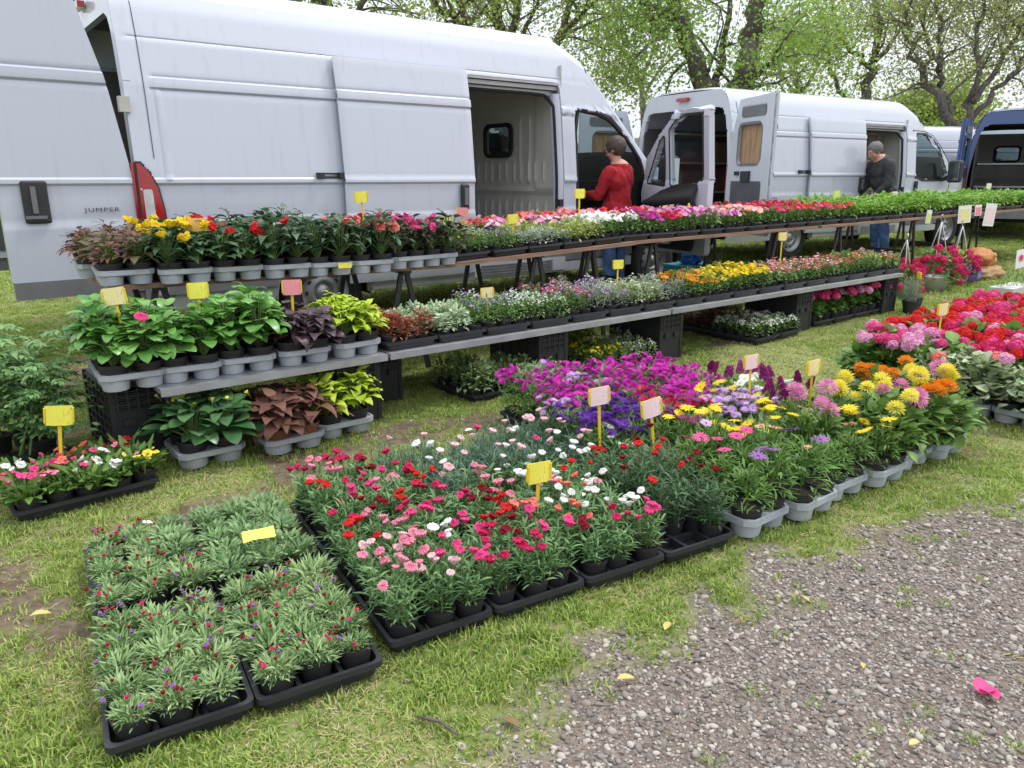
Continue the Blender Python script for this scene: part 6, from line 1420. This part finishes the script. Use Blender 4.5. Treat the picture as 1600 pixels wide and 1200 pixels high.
PAPER = {'yellow': paperm('yellow_paper', (.86, .80, .10)), 'pink': paperm('pink_paper', (.88, .68, .69)), 'hotpink': paperm('strong_pink_paper', (.85, .30, .34)), 'orange': paperm('orange_paper', (.85, .50, .14)), 'cream': paperm('cream_paper', (.85, .74, .36)), 'lime': paperm('lime_paper', (.62, .80, .22)), 'white': paperm('white_paper', (.80, .80, .80))}
def sign(s, o, z, base, colr, label, yaw=0., lean=(0., 0.), w=.088, h=.068, k=1.):
    p = SO(s, o, z); H = z - base
    root = empty('price_sign', (p.x, p.y, base), 0, label, 'price sign', 'yellow price signs stuck in the pots'); root.rotation_euler = (lean[0], lean[1], VA * .55 + yaw)
    mb = MB(); mb.box((0, 0, H / 2 - .012), (.013 * k, .004, H), taper=.7); obj('stake', mb.mesh('stake', YP, False), root)
    mb = MB(); mb.box((0, .0, H), (w * k, .004, h * k)); mb.box((-w * k / 2, -.004, H), (.006, .012, h * k * .8)); mb.box((w * k / 2, -.004, H), (.006, .012, h * k * .8)); o_ = obj('plate', mb.mesh('plate', YP, False), root)
    mb = MB(); n = 6; ww, hh = w * k * .93, h * k * 1.08; vs = []
    for i in range(n + 1):
        x = -ww / 2 + ww * i / n; b_ = -.006 - .005 * math.cos(math.pi * (i / n - .5)); vs += [(x, b_, -hh / 2 + rp.gauss(0, .001)), (x + .002, b_ - .001, hh / 2)]
    mb.add(vs, [(2 * i, 2 * i + 2, 2 * i + 3, 2 * i + 1) for i in range(n)]); obj('paper_tag', mb.mesh('paper_tag', PAPER[colr]), root, (0, 0, H))
    return root
S_ = [(-.92, 2.42, .34, .06, 'yellow', 'yellow sign with a lifted white edge among the primroses', .1, (0, .1), 1.15), (-.56, 2.2, .77, .46, 'cream', 'cream paper sign above the first glossy begonias', -.1, (0, -.10), 1.05), (-.21, 2.1, .75, .46, 'yellow', 'pale yellow sign above the glossy begonias next to the plum vine', .05, (0, 0), 1.05), (.21, 2.2, .74, .46, 'hotpink', 'pink paper sign standing in the dark plum vine', .05, (0, .02), 1.05),
      (0., 1.45, 1.02, .80, 'orange', 'orange paper sign over the yellow begonias', 0, (0, 0), 1.0), (1.11, 1.3, 1.15, .80, 'yellow', 'tall yellow sign over the orange begonias', .05, (0, -.08), .95), (1.85, 1.3, 1.03, .76, 'hotpink', 'strong pink sign where carriers give way to black trays', 0, (0, .06), .95), (1.86, 1.1, .97, .76, 'lime', 'lime sign sunk in the green bedding', 0, (0, 0), .95), (2.34, 1.3, .97, .76, 'yellow', 'yellow sign over the silver trailing plants', 0, (0, -.05), .95), (3.19, 1.1, 1.14, .82, 'yellow', 'bright yellow sign before the woman in red', .1, (0, 0), 1.05),
      (.29, 4.05, .315, .08, 'yellow', 'bright yellow sign standing in the carnations', .15, (0, .03), 1.0), (.89, 3.75, .41, .1, 'pink', 'pale pink sign among the purple asters', .05, (.0, -.06), 1.05), (1.01, 3.95, .39, .1, 'pink', 'pale pink sign on a long stake before the crimson asters', .1, (0, -.14), 1.05), (1.85, 3.8, .42, .1, 'pink', 'pale pink sign beside the wine snapdragons', .1, (0, -.05), .95), (2.05, 4.0, .40, .1, 'cream', 'yellow sign over the pink dahlias', .2, (0, -.03), 1.0),
      (1.44, 2.2, .60, .44, 'cream', 'cream sign in the blue lobelia', 0, (0, -.05), .9), (2.70, 2.05, .67, .44, 'yellow', 'small yellow sign in the green and white bedding', 0, (0, 0), .9), (4.65, 2.1, .78, .44, 'cream', 'cream sign between yellow marigolds and mixed bedding', 0, (0, 0), .95), (4.6, 1.1, 1.0, .82, 'yellow', 'slim yellow sign in the violet pink petunias', .9, (0, 0), .95), (7.22, 1.1, 1.08, .85, 'lime', 'lime sign where the seedlings begin', 0, (0, 0), 1.1), (2.94, 2.25, .26, .06, 'hotpink', 'pink sign beside the crate under the boards', .5, (0, 0), .9), (3.61, 3.9, .50, .1, 'cream', 'pale yellow sign among the geraniums', .1, (0, 0), 1.0), (6.30, 2.55, .36, .1, 'yellow', 'narrow yellow tag in the lavender', 1.1, (0, 0), .9), (11.7, 1.0, 1.14, .9, 'white', 'white tag over the far seedlings', 0, (0, 0), 1.1), (8.6, 1.1, 1.06, .88, 'white', 'white tag over the nearer seedlings', 0, (0, 0), 1.)]
for s, o, z, b, c, lb, yw, ln, k in S_: sign(s, o, z, b, c, lb, yw, ln, k=k)
p = SO(-.51, 3.60, .155); mb = MB(); vs = []
for i in range(5): vs += [(-.05 + .025 * i, -.032, .004 * math.sin(i * 1.3)), (-.05 + .025 * i, .032, .003 * math.cos(i))]
mb.add(vs, [(2 * i, 2 * i + 2, 2 * i + 3, 2 * i + 1) for i in range(4)]); tag(obj('paper_card', mb.mesh('paper_card', PAPER['yellow']), None, p, (.12, -.1, VA * .6)), 'loose yellow card lying on the silver foliage plants', 'card')
p = SO(.72, 1.765, board_z(.72) + .062); mb = MB(); mb.box((0, 0, 0), (.085, .004, .03)); tag(obj('price_label', mb.mesh('price_label', PAPER['yellow'], False), None, p, (0, 0, VA)), 'small yellow label stuck on a grey carrier of begonias', 'label')
# hanging picture cards at the far end of the top tables
for i, (s, z, w, h, c1, lb) in enumerate(((8.45, .72, .07, .16, 'lime', 'slim green card hanging from the table edge'), (9.45, .72, .19, .22, 'cream', 'yellowish picture card hanging from the table edge'), (9.85, .76, .10, .14, 'hotpink', 'small pink card hanging between two larger cards'), (10.25, .69, .17, .30, 'pink', 'long rose coloured picture card hanging from the table edge'))):
    p = SO(s, 1.62, z + .09); mb = MB(); mb.box((0, 0, 0), (w, .004, h)); cdo = obj('picture_card', mb.mesh('picture_card', PAPER['white'], False), None, p, (0, rp.gauss(0, .06), VA * .3)); tag(cdo, lb, 'card', 'cards hanging from the far table')
    mb = MB(); mb.box((0, -.004, -.01), (w * .72, .003, h * .7)); obj('picture', mb.mesh('picture', PAPER[c1], False), cdo)
    mb = MB(); mb.tube([(0, 0, h / 2), (0, .004, h / 2 + .05)], .002, 4); obj('string', mb.mesh('string', PAPER['white']), cdo)
# hanging baskets of red geraniums standing on the grass
for s, o, sc, lb in ((8.05, 1.95, 1.0, 'white hanging basket of dark red geraniums standing on the grass, flowers trailing'), (8.75, 1.9, .9, 'second hanging basket of dark red geraniums close to the onion sacks'), (7.2, 1.98, .8, 'low bowl of dark red geraniums just beyond the last crate')):
    p = SO(s, o); root = empty('hanging_basket', p, rp.uniform(0, 6), lb, 'flower basket', 'baskets of dark red geraniums'); root.scale = (sc,) * 3
    mb = MB(); mb.lathe([(0, 0), (.13, 0), (.17, .15), (.18, .16), (.165, .16), (.16, .14), (0, .14)], 20); obj('bowl', mb.mesh('bowl', POTW), root)
    mb = MB()
    for k in range(3): a = k * 2.09; mb.tube([(.17 * math.cos(a), .17 * math.sin(a), .15), (.05 * math.cos(a), .05 * math.sin(a), .62), (0, 0, .78)], .006, 5)
    mb.tube([(0, 0, .78), (.03, 0, .83), (.0, 0, .86)], .007, 5); obj('hanger', mb.mesh('hanger', POTW), root)
    r_ = random.Random(int(s * 10)); f_ = obj('foliage', h_dome(r_, .30, .25, 200, .07, .07, [L_GRN], shape='round', low=-.35, seg=2), root, (0, 0, .14))
    for k in range(30):
        a = r_.uniform(0, 6.283); u = r_.uniform(-.3, 1); q = math.sqrt(max(0, 1 - u * u)); w_ = obj('flower', r_.choice(GER['crimson']), root, (.27 * q * math.cos(a), .27 * q * math.sin(a), .16 + .30 * u + .03), (-.9 * q * math.sin(a), .9 * q * math.cos(a), 0)); w_.scale = (1.15,) * 3
# white trough with a picture label
p = SO(8.2, 2.72); root = empty('flower_trough', p, VA, 'white trough of green plants with a picture label stuck in it', 'trough'); mb = MB(); mb.box((0, 0, .06), (.62, .24, .12), taper=.9); obj('trough', mb.mesh('trough', POTW, False), root)
obj('foliage', h_dome(random.Random(3), .16, .26, 160, .07, .03, [L_GRN]), root, (0, 0, .10)).scale = (1.1, .45, 1); mb = MB(); mb.box((0, 0, .09), (.004, .004, .3)); obj('label_stake', mb.mesh('label_stake', POTW, False), root, (0, -.05, .1)); mb = MB(); mb.box((0, 0, .32), (.15, .004, .20)); lb_ = obj('picture_label', mb.mesh('picture_label', PAPER['white'], False), root, (0, -.05, .1), (0, -.12, -.2))
mb = MB(); floret(mb, random.Random(2), (0, -.004, .33), (0, -1, 0), .045, 7); floret(mb, random.Random(5), (.0, -.006, .335), (0, -1, 0), .03, 6); obj('flower_print', mb.mesh('flower_print', CERISE, smooth=False), lb_)
# onion sacks
NET = plain('orange_net_sack', (.50, .20, .06), .75, scale=40, var=.25, bmp=.8, bscale=55); PURS = plain('purple_sack', (.13, .06, .30), .6, scale=12); TANS = plain('tan_sack', (.42, .25, .12), .8, scale=40, var=.25, bmp=.8, bscale=50)
def sack(s, o, z, dims, mat, lb, rz, seed):
    bm = bmesh.new(); bmesh.ops.create_icosphere(bm, subdivisions=4, radius=1.)
    r_ = random.Random(seed); cs = [Vector((r_.gauss(0, 1), r_.gauss(0, 1), r_.gauss(0, 1))).normalized() for _ in range(90)]
    for v in bm.verts:
        d = v.co.normalized(); b_ = max(0, max((d.dot(c) - .955) for c in cs)) * 4.5
        v.co = Vector((d.x * dims[0] * (1 + b_), d.y * dims[1] * (1 + b_), dims[2] * (max(-.75, d.z) * (1 + b_) + .75)))
    me = bpy.data.meshes.new('produce_sack'); bm.to_mesh(me); bm.free(); me.materials.append(mat); me.polygons.foreach_set('use_smooth', np.ones(len(me.polygons), bool))
    p = SO(s, o); tag(obj('produce_sack', me, None, (p.x, p.y, p.z + z), (0, 0, VA + rz)), lb, 'sack', 'sacks lying beyond the red baskets')
sack(9.75, 1.74, .15, (.30, .19, .12), NET, 'orange net sack of onions lying on the purple sack', .1, 1); sack(9.7, 1.85, -.02, (.33, .2, .105), TANS, 'tan net sack on the grass under the orange one', -.1, 2); sack(9.15, 1.80, 0, (.32, .2, .12), PURS, 'purple sack lying beside the red geranium baskets', .2, 3); sack(9.25, 1.72, .17, (.22, .16, .10), NET, 'small orange net bag resting on the purple sack', .4, 4)
# things under the tables
p = SO(5.55, .42); root = empty('teal_box', p, VA, 'teal plastic box on the grass under the petunia table', 'box'); TEAL = plain('teal_plastic', (.05, .28, .36), .45); mb = MB(); mb.box((0, 0, .16), (.5, .36, .30), taper=.9); obj('body', mb.mesh('body', TEAL, False), root); mb = MB(); mb.box((0, 0, .325), (.53, .39, .03)); obj('lid', mb.mesh('lid', TEAL, False), root)
bm = bmesh.new(); bmesh.ops.create_icosphere(bm, subdivisions=3, radius=.11); r_ = random.Random(8)
for v in bm.verts: v.co *= 1 + r_.uniform(-.28, .3); v.co.z *= .8
me = bpy.data.meshes.new('plastic_bag'); bm.to_mesh(me); bm.free(); me.materials.append(plain('blue_bag', (.02, .16, .55), .35)); p = SO(5.36, .55); mb = None
tag(obj('plastic_bag', me, None, (p.x, p.y, p.z + .44)), 'crumpled bright blue bag lying on the teal box', 'bag')
for k in bpy.data.objects:
    if k.name == 'plastic_bag': k.location.z = p.z + .42; k.location.x = SO(5.48, .45).x; k.location.y = SO(5.48, .45).y
p = SO(-.95, .32); root = empty('prop_post', p, VA, 'grey steel prop leg on the grass behind the tomato plants', 'post'); mb = MB(); mb.bar((.0, 0, .0), (-.10, .1, .62), .05, .03); obj('leg', mb.mesh('leg', plain('galvanised', (.34, .35, .37), .5, metal=.5), False), root); mb = MB(); mb.box((.02, 0, .012), (.14, .08, .008)); obj('foot_plate', mb.mesh('foot_plate', plain('galvanised', (.34, .35, .37)), False), root)
# litter on lawn and gravel
def litter(name, s, o, L, W, mat, label, cat, shape='ovate', arch=.5, rz=0., el=.15):
    x, y = SO(s, o).x, SO(s, o).y; mb = MB(); leaf(mb, (-L / 2, 0, .004), 0, el, L, W, shape, arch, .25, 4, .5, 0, True, .2, .05, random.Random(int(s * 100)))
    tag(obj(name, mb.mesh(name, mat), None, (x, y, float(ground_z(x, y)) + .012), (0, 0, rz)), label, cat)
YLF = LM('fallen_yellow', (.55, .44, .12), (.70, .62, .25)); BLF = LM('fallen_brown', (.20, .11, .06), (.30, .19, .10))
litter('fallen_petal', .76, 5.3, .055, .052, CERISE, 'bright pink petal lying alone on the gravel', 'petal', 'round', rz=.6); litter('fallen_petal', .748, 5.315, .045, .042, CERISE, 'smaller pink petal tucked beside the first on the gravel', 'petal', 'round', rz=2.2)
for i, (s, o, L, rz, mt, lb) in enumerate(((.79, 4.77, .04, 2.0, YLF, 'yellow leaf lying at the top of the gravel'), (.42, 5.28, .035, .4, YLF, 'pale yellow leaf low on the open gravel'), (.33, 4.61, .05, 1.0, YLF, 'curled yellow leaf in the lawn edge near the carnation trays'), (.06, 4.70, .05, .2, YLF, 'cream leaf where lawn meets gravel'), (-.28, 4.64, .055, 2.5, BLF, 'brown dry leaf at the end of the lawn edge'), (-1.12, 3.42, .06, .3, YLF, 'straw coloured leaf on the bare earth by the rock pinks'), (.62, 5.05, .03, 1.3, YLF, 'tiny yellow leaf in the middle of the gravel'), (.52, 4.72, .035, .8, BLF, 'small rust leaf on the gravel beside the tray corner'))):
    litter('fallen_leaf', s, o, L, L * .45, mt, lb, 'leaf', rz=rz)
litter('paper_scrap', -.72, 2.93, .055, .022, plain('paper_scrap', (.75, .76, .80), .8), 'scrap of white paper on the grass between primroses and rock pinks', 'paper', 'strap', .1, .1, .02)
litter('paper_scrap', .86, 2.82, .045, .025, plain('paper_scrap', (.75, .76, .80), .8), 'white scrap on the trodden grass behind the carnations', 'paper', 'strap', .1, .8, .02)
mb = MB(); mb.tube([(-.06, 0, .008), (0, .008, .012), (.06, -.004, .008)], [.004, .0045, .003], 6); x, y = SO(-.43, 4.55).x, SO(-.43, 4.55).y; tag(obj('twig', mb.mesh('twig', BARK), None, (x, y, float(ground_z(x, y)) + .012), (0, 0, -.5)), 'short brown twig in the lawn edge', 'twig')

# ------------------------------------------------------------------ people
def ellips(mb, c, r, n=18, m_=12):
    vs = []; c = Vector(c)
    for i in range(m_ + 1):
        th = math.pi * i / m_
        for k in range(n): a = 2 * math.pi * k / n; vs.append((c.x + r[0] * math.sin(th) * math.cos(a), c.y + r[1] * math.sin(th) * math.sin(a), c.z + r[2] * math.cos(th)))
    mb.add(vs, [(i * n + k, (i + 1) * n + k, (i + 1) * n + (k + 1) % n, i * n + (k + 1) % n) for i in range(m_) for k in range(n)])
def limb(mb, pts, rads):
    P = [Vector(p) for p in pts]; mb.tube(P, rads, 16)
    for p, r_ in zip(P, rads): ellips(mb, p, (r_ * .99,) * 3, 12, 8)
def hand(mb, wrist, d, palmn, thumbside, curl=.5):
    d = Vector(d).normalized(); n = Vector(palmn).normalized(); s = d.cross(n).normalized() * thumbside; w = Vector(wrist); c = w + d * .045
    for k in range(4):
        b = w + d * .085 + s * (.030 - .020 * k); L = (.070, .078, .072, .056)[k]; q = [w + d * .03 + s * (.02 - .013 * k), b, b + (d * math.cos(curl * .6) + n * math.sin(curl * .6)) * L * .5]; q.append(q[-1] + (d * math.cos(curl * 1.4) + n * math.sin(curl * 1.4)) * L * .5); limb(mb, q, [.013, .0105, .0095, .0082])
    limb(mb, [w + d * .02 + s * .015, w + d * .05 + s * .045 + n * .01, w + d * .085 + s * .052 + n * .025], [.014, .011, .009])
def person(name, loc, rz, label, joints, regions, mats, hair, voxel=.009, shrink=1.):
    mb = MB(); joints(mb)
    me = mb.mesh('body_parts', mats[0]); o = bpy.data.objects.new('tmp_body', me); col.objects.link(o)
    md = o.modifiers.new('r', 'REMESH'); md.mode = 'VOXEL'; md.voxel_size = voxel; md.use_smooth_shade = True
    s2 = o.modifiers.new('s', 'SMOOTH'); s2.factor = .5; s2.iterations = 4
    dg = bpy.context.evaluated_depsgraph_get(); me2 = bpy.data.meshes.new_from_object(o.evaluated_get(dg)); bpy.data.objects.remove(o)
    me2.materials.clear()
    for m_ in mats: me2.materials.append(m_)
    n = len(me2.polygons); cc = np.zeros(n * 3, np.float32); me2.polygons.foreach_get('center', cc); cc = cc.reshape(-1, 3)
    me2.polygons.foreach_set('material_index', regions(cc).astype(np.int32)); me2.polygons.foreach_set('use_smooth', np.ones(n, bool)); me2.update()
    nvv = len(me2.vertices); co = np.zeros(nvv * 3, np.float32); no = np.zeros(nvv * 3, np.float32); me2.vertices.foreach_get('co', co); me2.vertices.foreach_get('normal', no); co = co.reshape(-1, 3); no = no.reshape(-1, 3)
    a_ = np.arctan2(co[:, 1], co[:, 0]); fold = (fbm(a_ * 2.2 + co[:, 2] * 5, co[:, 2] * 9 + a_, 5, 3) - .5) * .034 * (np.linalg.norm(co - np.array(HM['c']), axis=1) > .2)      # creases in the cloth, none on the head
    me2.vertices.foreach_set('co', (co + no * fold[:, None]).reshape(-1))
    root = empty(name, loc, rz, label, 'person'); obj('body', me2, root)
    hair(root); return root
SKIN = plain('skin', (.52, .27, .19), .55, scale=30, var=.06); RSW = plain('red_jumper', (.36, .008, .018), .9, scale=25, var=.16, bmp=.5, bscale=120); JEAN = plain('blue_jeans', (.075, .15, .34), .9, scale=9, var=.25, bmp=.4, bscale=150); SHOE = plain('dark_shoes', (.03, .03, .03), .6); JACK = plain('dark_jacket', (.035, .036, .042), .75, scale=8, var=.2, bmp=.4, bscale=40); HAIRB = plain('greying_brown_hair', (.085, .065, .055), .65, scale=70, var=.28, bmp=.9, bscale=130); HAIRG = plain('grey_hair', (.17, .165, .16), .7, scale=70, var=.25, bmp=.9, bscale=130); LENS = plain('spectacle_frame', (.02, .02, .02), .3)
def head(mb, c, pitch=0., yaw=0.):
    """skull, jaw, nose, brow, ears; facing +x before turning"""
    M = Matrix.Translation(c) @ Matrix.Rotation(yaw, 4, 'Z') @ Matrix.Rotation(pitch, 4, 'Y'); k = MB()
    ellips(k, (-.008, 0, .025), (.098, .076, .095)); ellips(k, (.022, 0, -.045), (.066, .058, .07)); ellips(k, (.055, 0, -.085), (.026, .03, .024)); limb(k, [(.088, 0, .02), (.110, 0, -.022)], [.010, .015]); ellips(k, (.082, 0, .035), (.018, .05, .012)); ellips(k, (.088, 0, -.058), (.010, .026, .010))
    for q in (-1, 1): ellips(k, (-.008, q * .078, -.005), (.020, .010, .032)); ellips(k, (.055, q * .042, -.03), (.03, .022, .03))
    HM['c'] = tuple(M.translation)
    b = len(mb.v); mb.v.extend([tuple(M @ Vector(v)) for v in k.v])
    for f in k.f: mb.f.append(tuple(b + i for i in f)); mb.m.append(0); mb.t.append(.5); mb.r.append(0)
    return M
HM = {}
def hairpiece(root, M, mat, longer=.0, seed=1):
    bm = bmesh.new(); bmesh.ops.create_icosphere(bm, subdivisions=5, radius=1.); r_ = random.Random(seed); dirs = [Vector((r_.gauss(0, 1), r_.gauss(0, 1), r_.gauss(0, 1))).normalized() for _ in range(220)]
    kill = []
    for v in bm.verts:
        d = v.co.copy(); e = max(d.dot(q) for q in dirs); v.co = Vector((-.014 + d.x * .112, d.y * .090, .032 + d.z * .104)) * (1 + (e - .965) * 1.9)
        lim = .045 if d.x > .55 else (-.02 if d.x > .1 else -.062 - longer); lim += r_.uniform(-.008, .008)
        if v.co.z < lim or (d.x > .72 and v.co.z < .085): kill.append(v)
    bmesh.ops.delete(bm, geom=kill, context='VERTS'); me = bpy.data.meshes.new('hair'); bm.to_mesh(me); bm.free(); me.materials.append(mat); me.polygons.foreach_set('use_smooth', np.ones(len(me.polygons), bool))
    o = obj('hair', me, root); o.matrix_local = M; md = o.modifiers.new('t', 'SOLIDIFY'); md.thickness = .012; md.offset = -1
def face_bits(root, M, glasses):
    for q in (-1, 1):
        mb = MB(); ellips(mb, (.0815, q * .033, .008), (.010, .014, .010), 10, 6); o = obj('eye', mb.mesh('eye', plain('eye_white', (.6, .58, .55), .2)), root); o.matrix_local = M
    if glasses:
        mb = MB()
        for q in (-1, 1): mb.tube([(.104, q * .036 + .026 * math.cos(a), .008 + .021 * math.sin(a)) for a in np.linspace(0, 6.283, 17)], .0022, 5, cap=False); mb.tube([(.102, q * .062, .012), (.05, q * .080, .012), (-.01, q * .084, .008)], .002, 5)
        o = obj('glasses', mb.mesh('glasses', LENS), root); o.matrix_local = M
def woman(mb):
    limb(mb, [(0, 0, .93), (0, 0, 1.08), (.01, 0, 1.24), (-.01, 0, 1.34)], [.15, .148, .155, .12]); ellips(mb, (-.02, 0, 1.24), (.13, .20, .17)); ellips(mb, (0, 0, .93), (.155, .20, .15)); ellips(mb, (.05, 0, 1.2), (.10, .15, .10)); limb(mb, [(-.005, .0, 1.33), (.015, 0, 1.40), (.03, 0, 1.455)], [.085, .058, .054])
    for q in (-1, 1):
        limb(mb, [(0, q * .095, .90), (.02, q * .10, .50), (-.01, q * .105, .10)], [.105, .072, .055]); limb(mb, [(-.02, q * .105, .05), (.06, q * .11, .045), (.15, q * .12, .035)], [.045, .045, .035])
        sh = (-.005, q * .175, 1.325); el = (.10, q * .235, 1.08); wr = (.33, q * .15, 1.10); limb(mb, [sh, el], [.072, .055]); limb(mb, [el, wr], [.054, .034]); hand(mb, wr, (1, -q * .3, .05), (0, 0, -1), q, .7)
    HM['w'] = head(mb, Vector((.045, 0, 1.545)), .28, .0)
def wreg(c):
    r_ = np.full(len(c), 1); r_[c[:, 2] < .90] = 2; r_[c[:, 2] < .075] = 3; r_[(c[:, 2] > 1.405) & (np.hypot(c[:, 0] - .03, c[:, 1]) < .16)] = 0; r_[(c[:, 0] > .335) & (c[:, 2] > .9)] = 0; return r_
p = SO(4.70, .06); p.z = float(gz(p.x, p.y))
person('person', p, R(142), 'woman in a red jumper and jeans at the open cab door, back turned', woman, wreg, [SKIN, RSW, JEAN, SHOE], lambda root: (hairpiece(root, HM['w'], HAIRB, .02), face_bits(root, HM['w'], True)))
def man(mb):
    lean = Matrix.Rotation(.30, 3, 'Y'); T = lambda x, y, z: tuple(Vector((0, 0, .98)) + lean @ Vector((x, y, z - .98)))
    limb(mb, [T(0, 0, .98), T(0, 0, 1.14), T(.01, 0, 1.32), T(-.01, 0, 1.45)], [.16, .165, .17, .13])
    for cx, rr in (((-.02, 0, 1.34), (.14, .225, .17)), ((0, 0, 1.0), (.165, .20, .15)), ((.04, 0, 1.18), (.15, .19, .16))): ellips(mb, T(*cx), rr)
    limb(mb, [T(0, 0, 1.44), T(.03, 0, 1.53)], [.085, .062])
    for q in (-1, 1):
        limb(mb, [(0, q * .10, .96), (.05, q * .11, .53), (-.02, q * .115, .10)], [.11, .078, .06]); limb(mb, [(-.03, q * .115, .05), (.06, q * .12, .045), (.16, q * .13, .038)], [.05, .05, .038])
        sh = T(0, q * .20, 1.42); el = tuple(Vector(sh) + Vector((.03, q * .05, -.28))); wr = tuple(Vector(el) + Vector((.17, -q * .08, -.17))); limb(mb, [sh, el], [.085, .064]); limb(mb, [el, wr], [.062, .038]); hand(mb, wr, (1, -q * .2, -.4), (0, 0, -1), q, .7)
    HM['m'] = head(mb, Vector(T(.075, 0, 1.645)), .55, .0)
def mreg(c):
    r_ = np.full(len(c), 1); r_[c[:, 2] < .90] = 2; r_[c[:, 2] < .08] = 3; hc = HM['m'].translation; r_[np.linalg.norm(c - np.array(hc), axis=1) < .155] = 0; el = (c[:, 0] > .345) & (c[:, 2] < 1.05) & (c[:, 2] > .7); r_[el] = 0; return r_
person('person', Vector((5.72, 11.85, .05)), R(190), 'man in a dark jacket and jeans bending beside the far sliding door', man, mreg, [SKIN, JACK, JEAN, SHOE], lambda root: (hairpiece(root, HM['m'], HAIRG, -.02, 2), face_bits(root, HM['m'], False)))
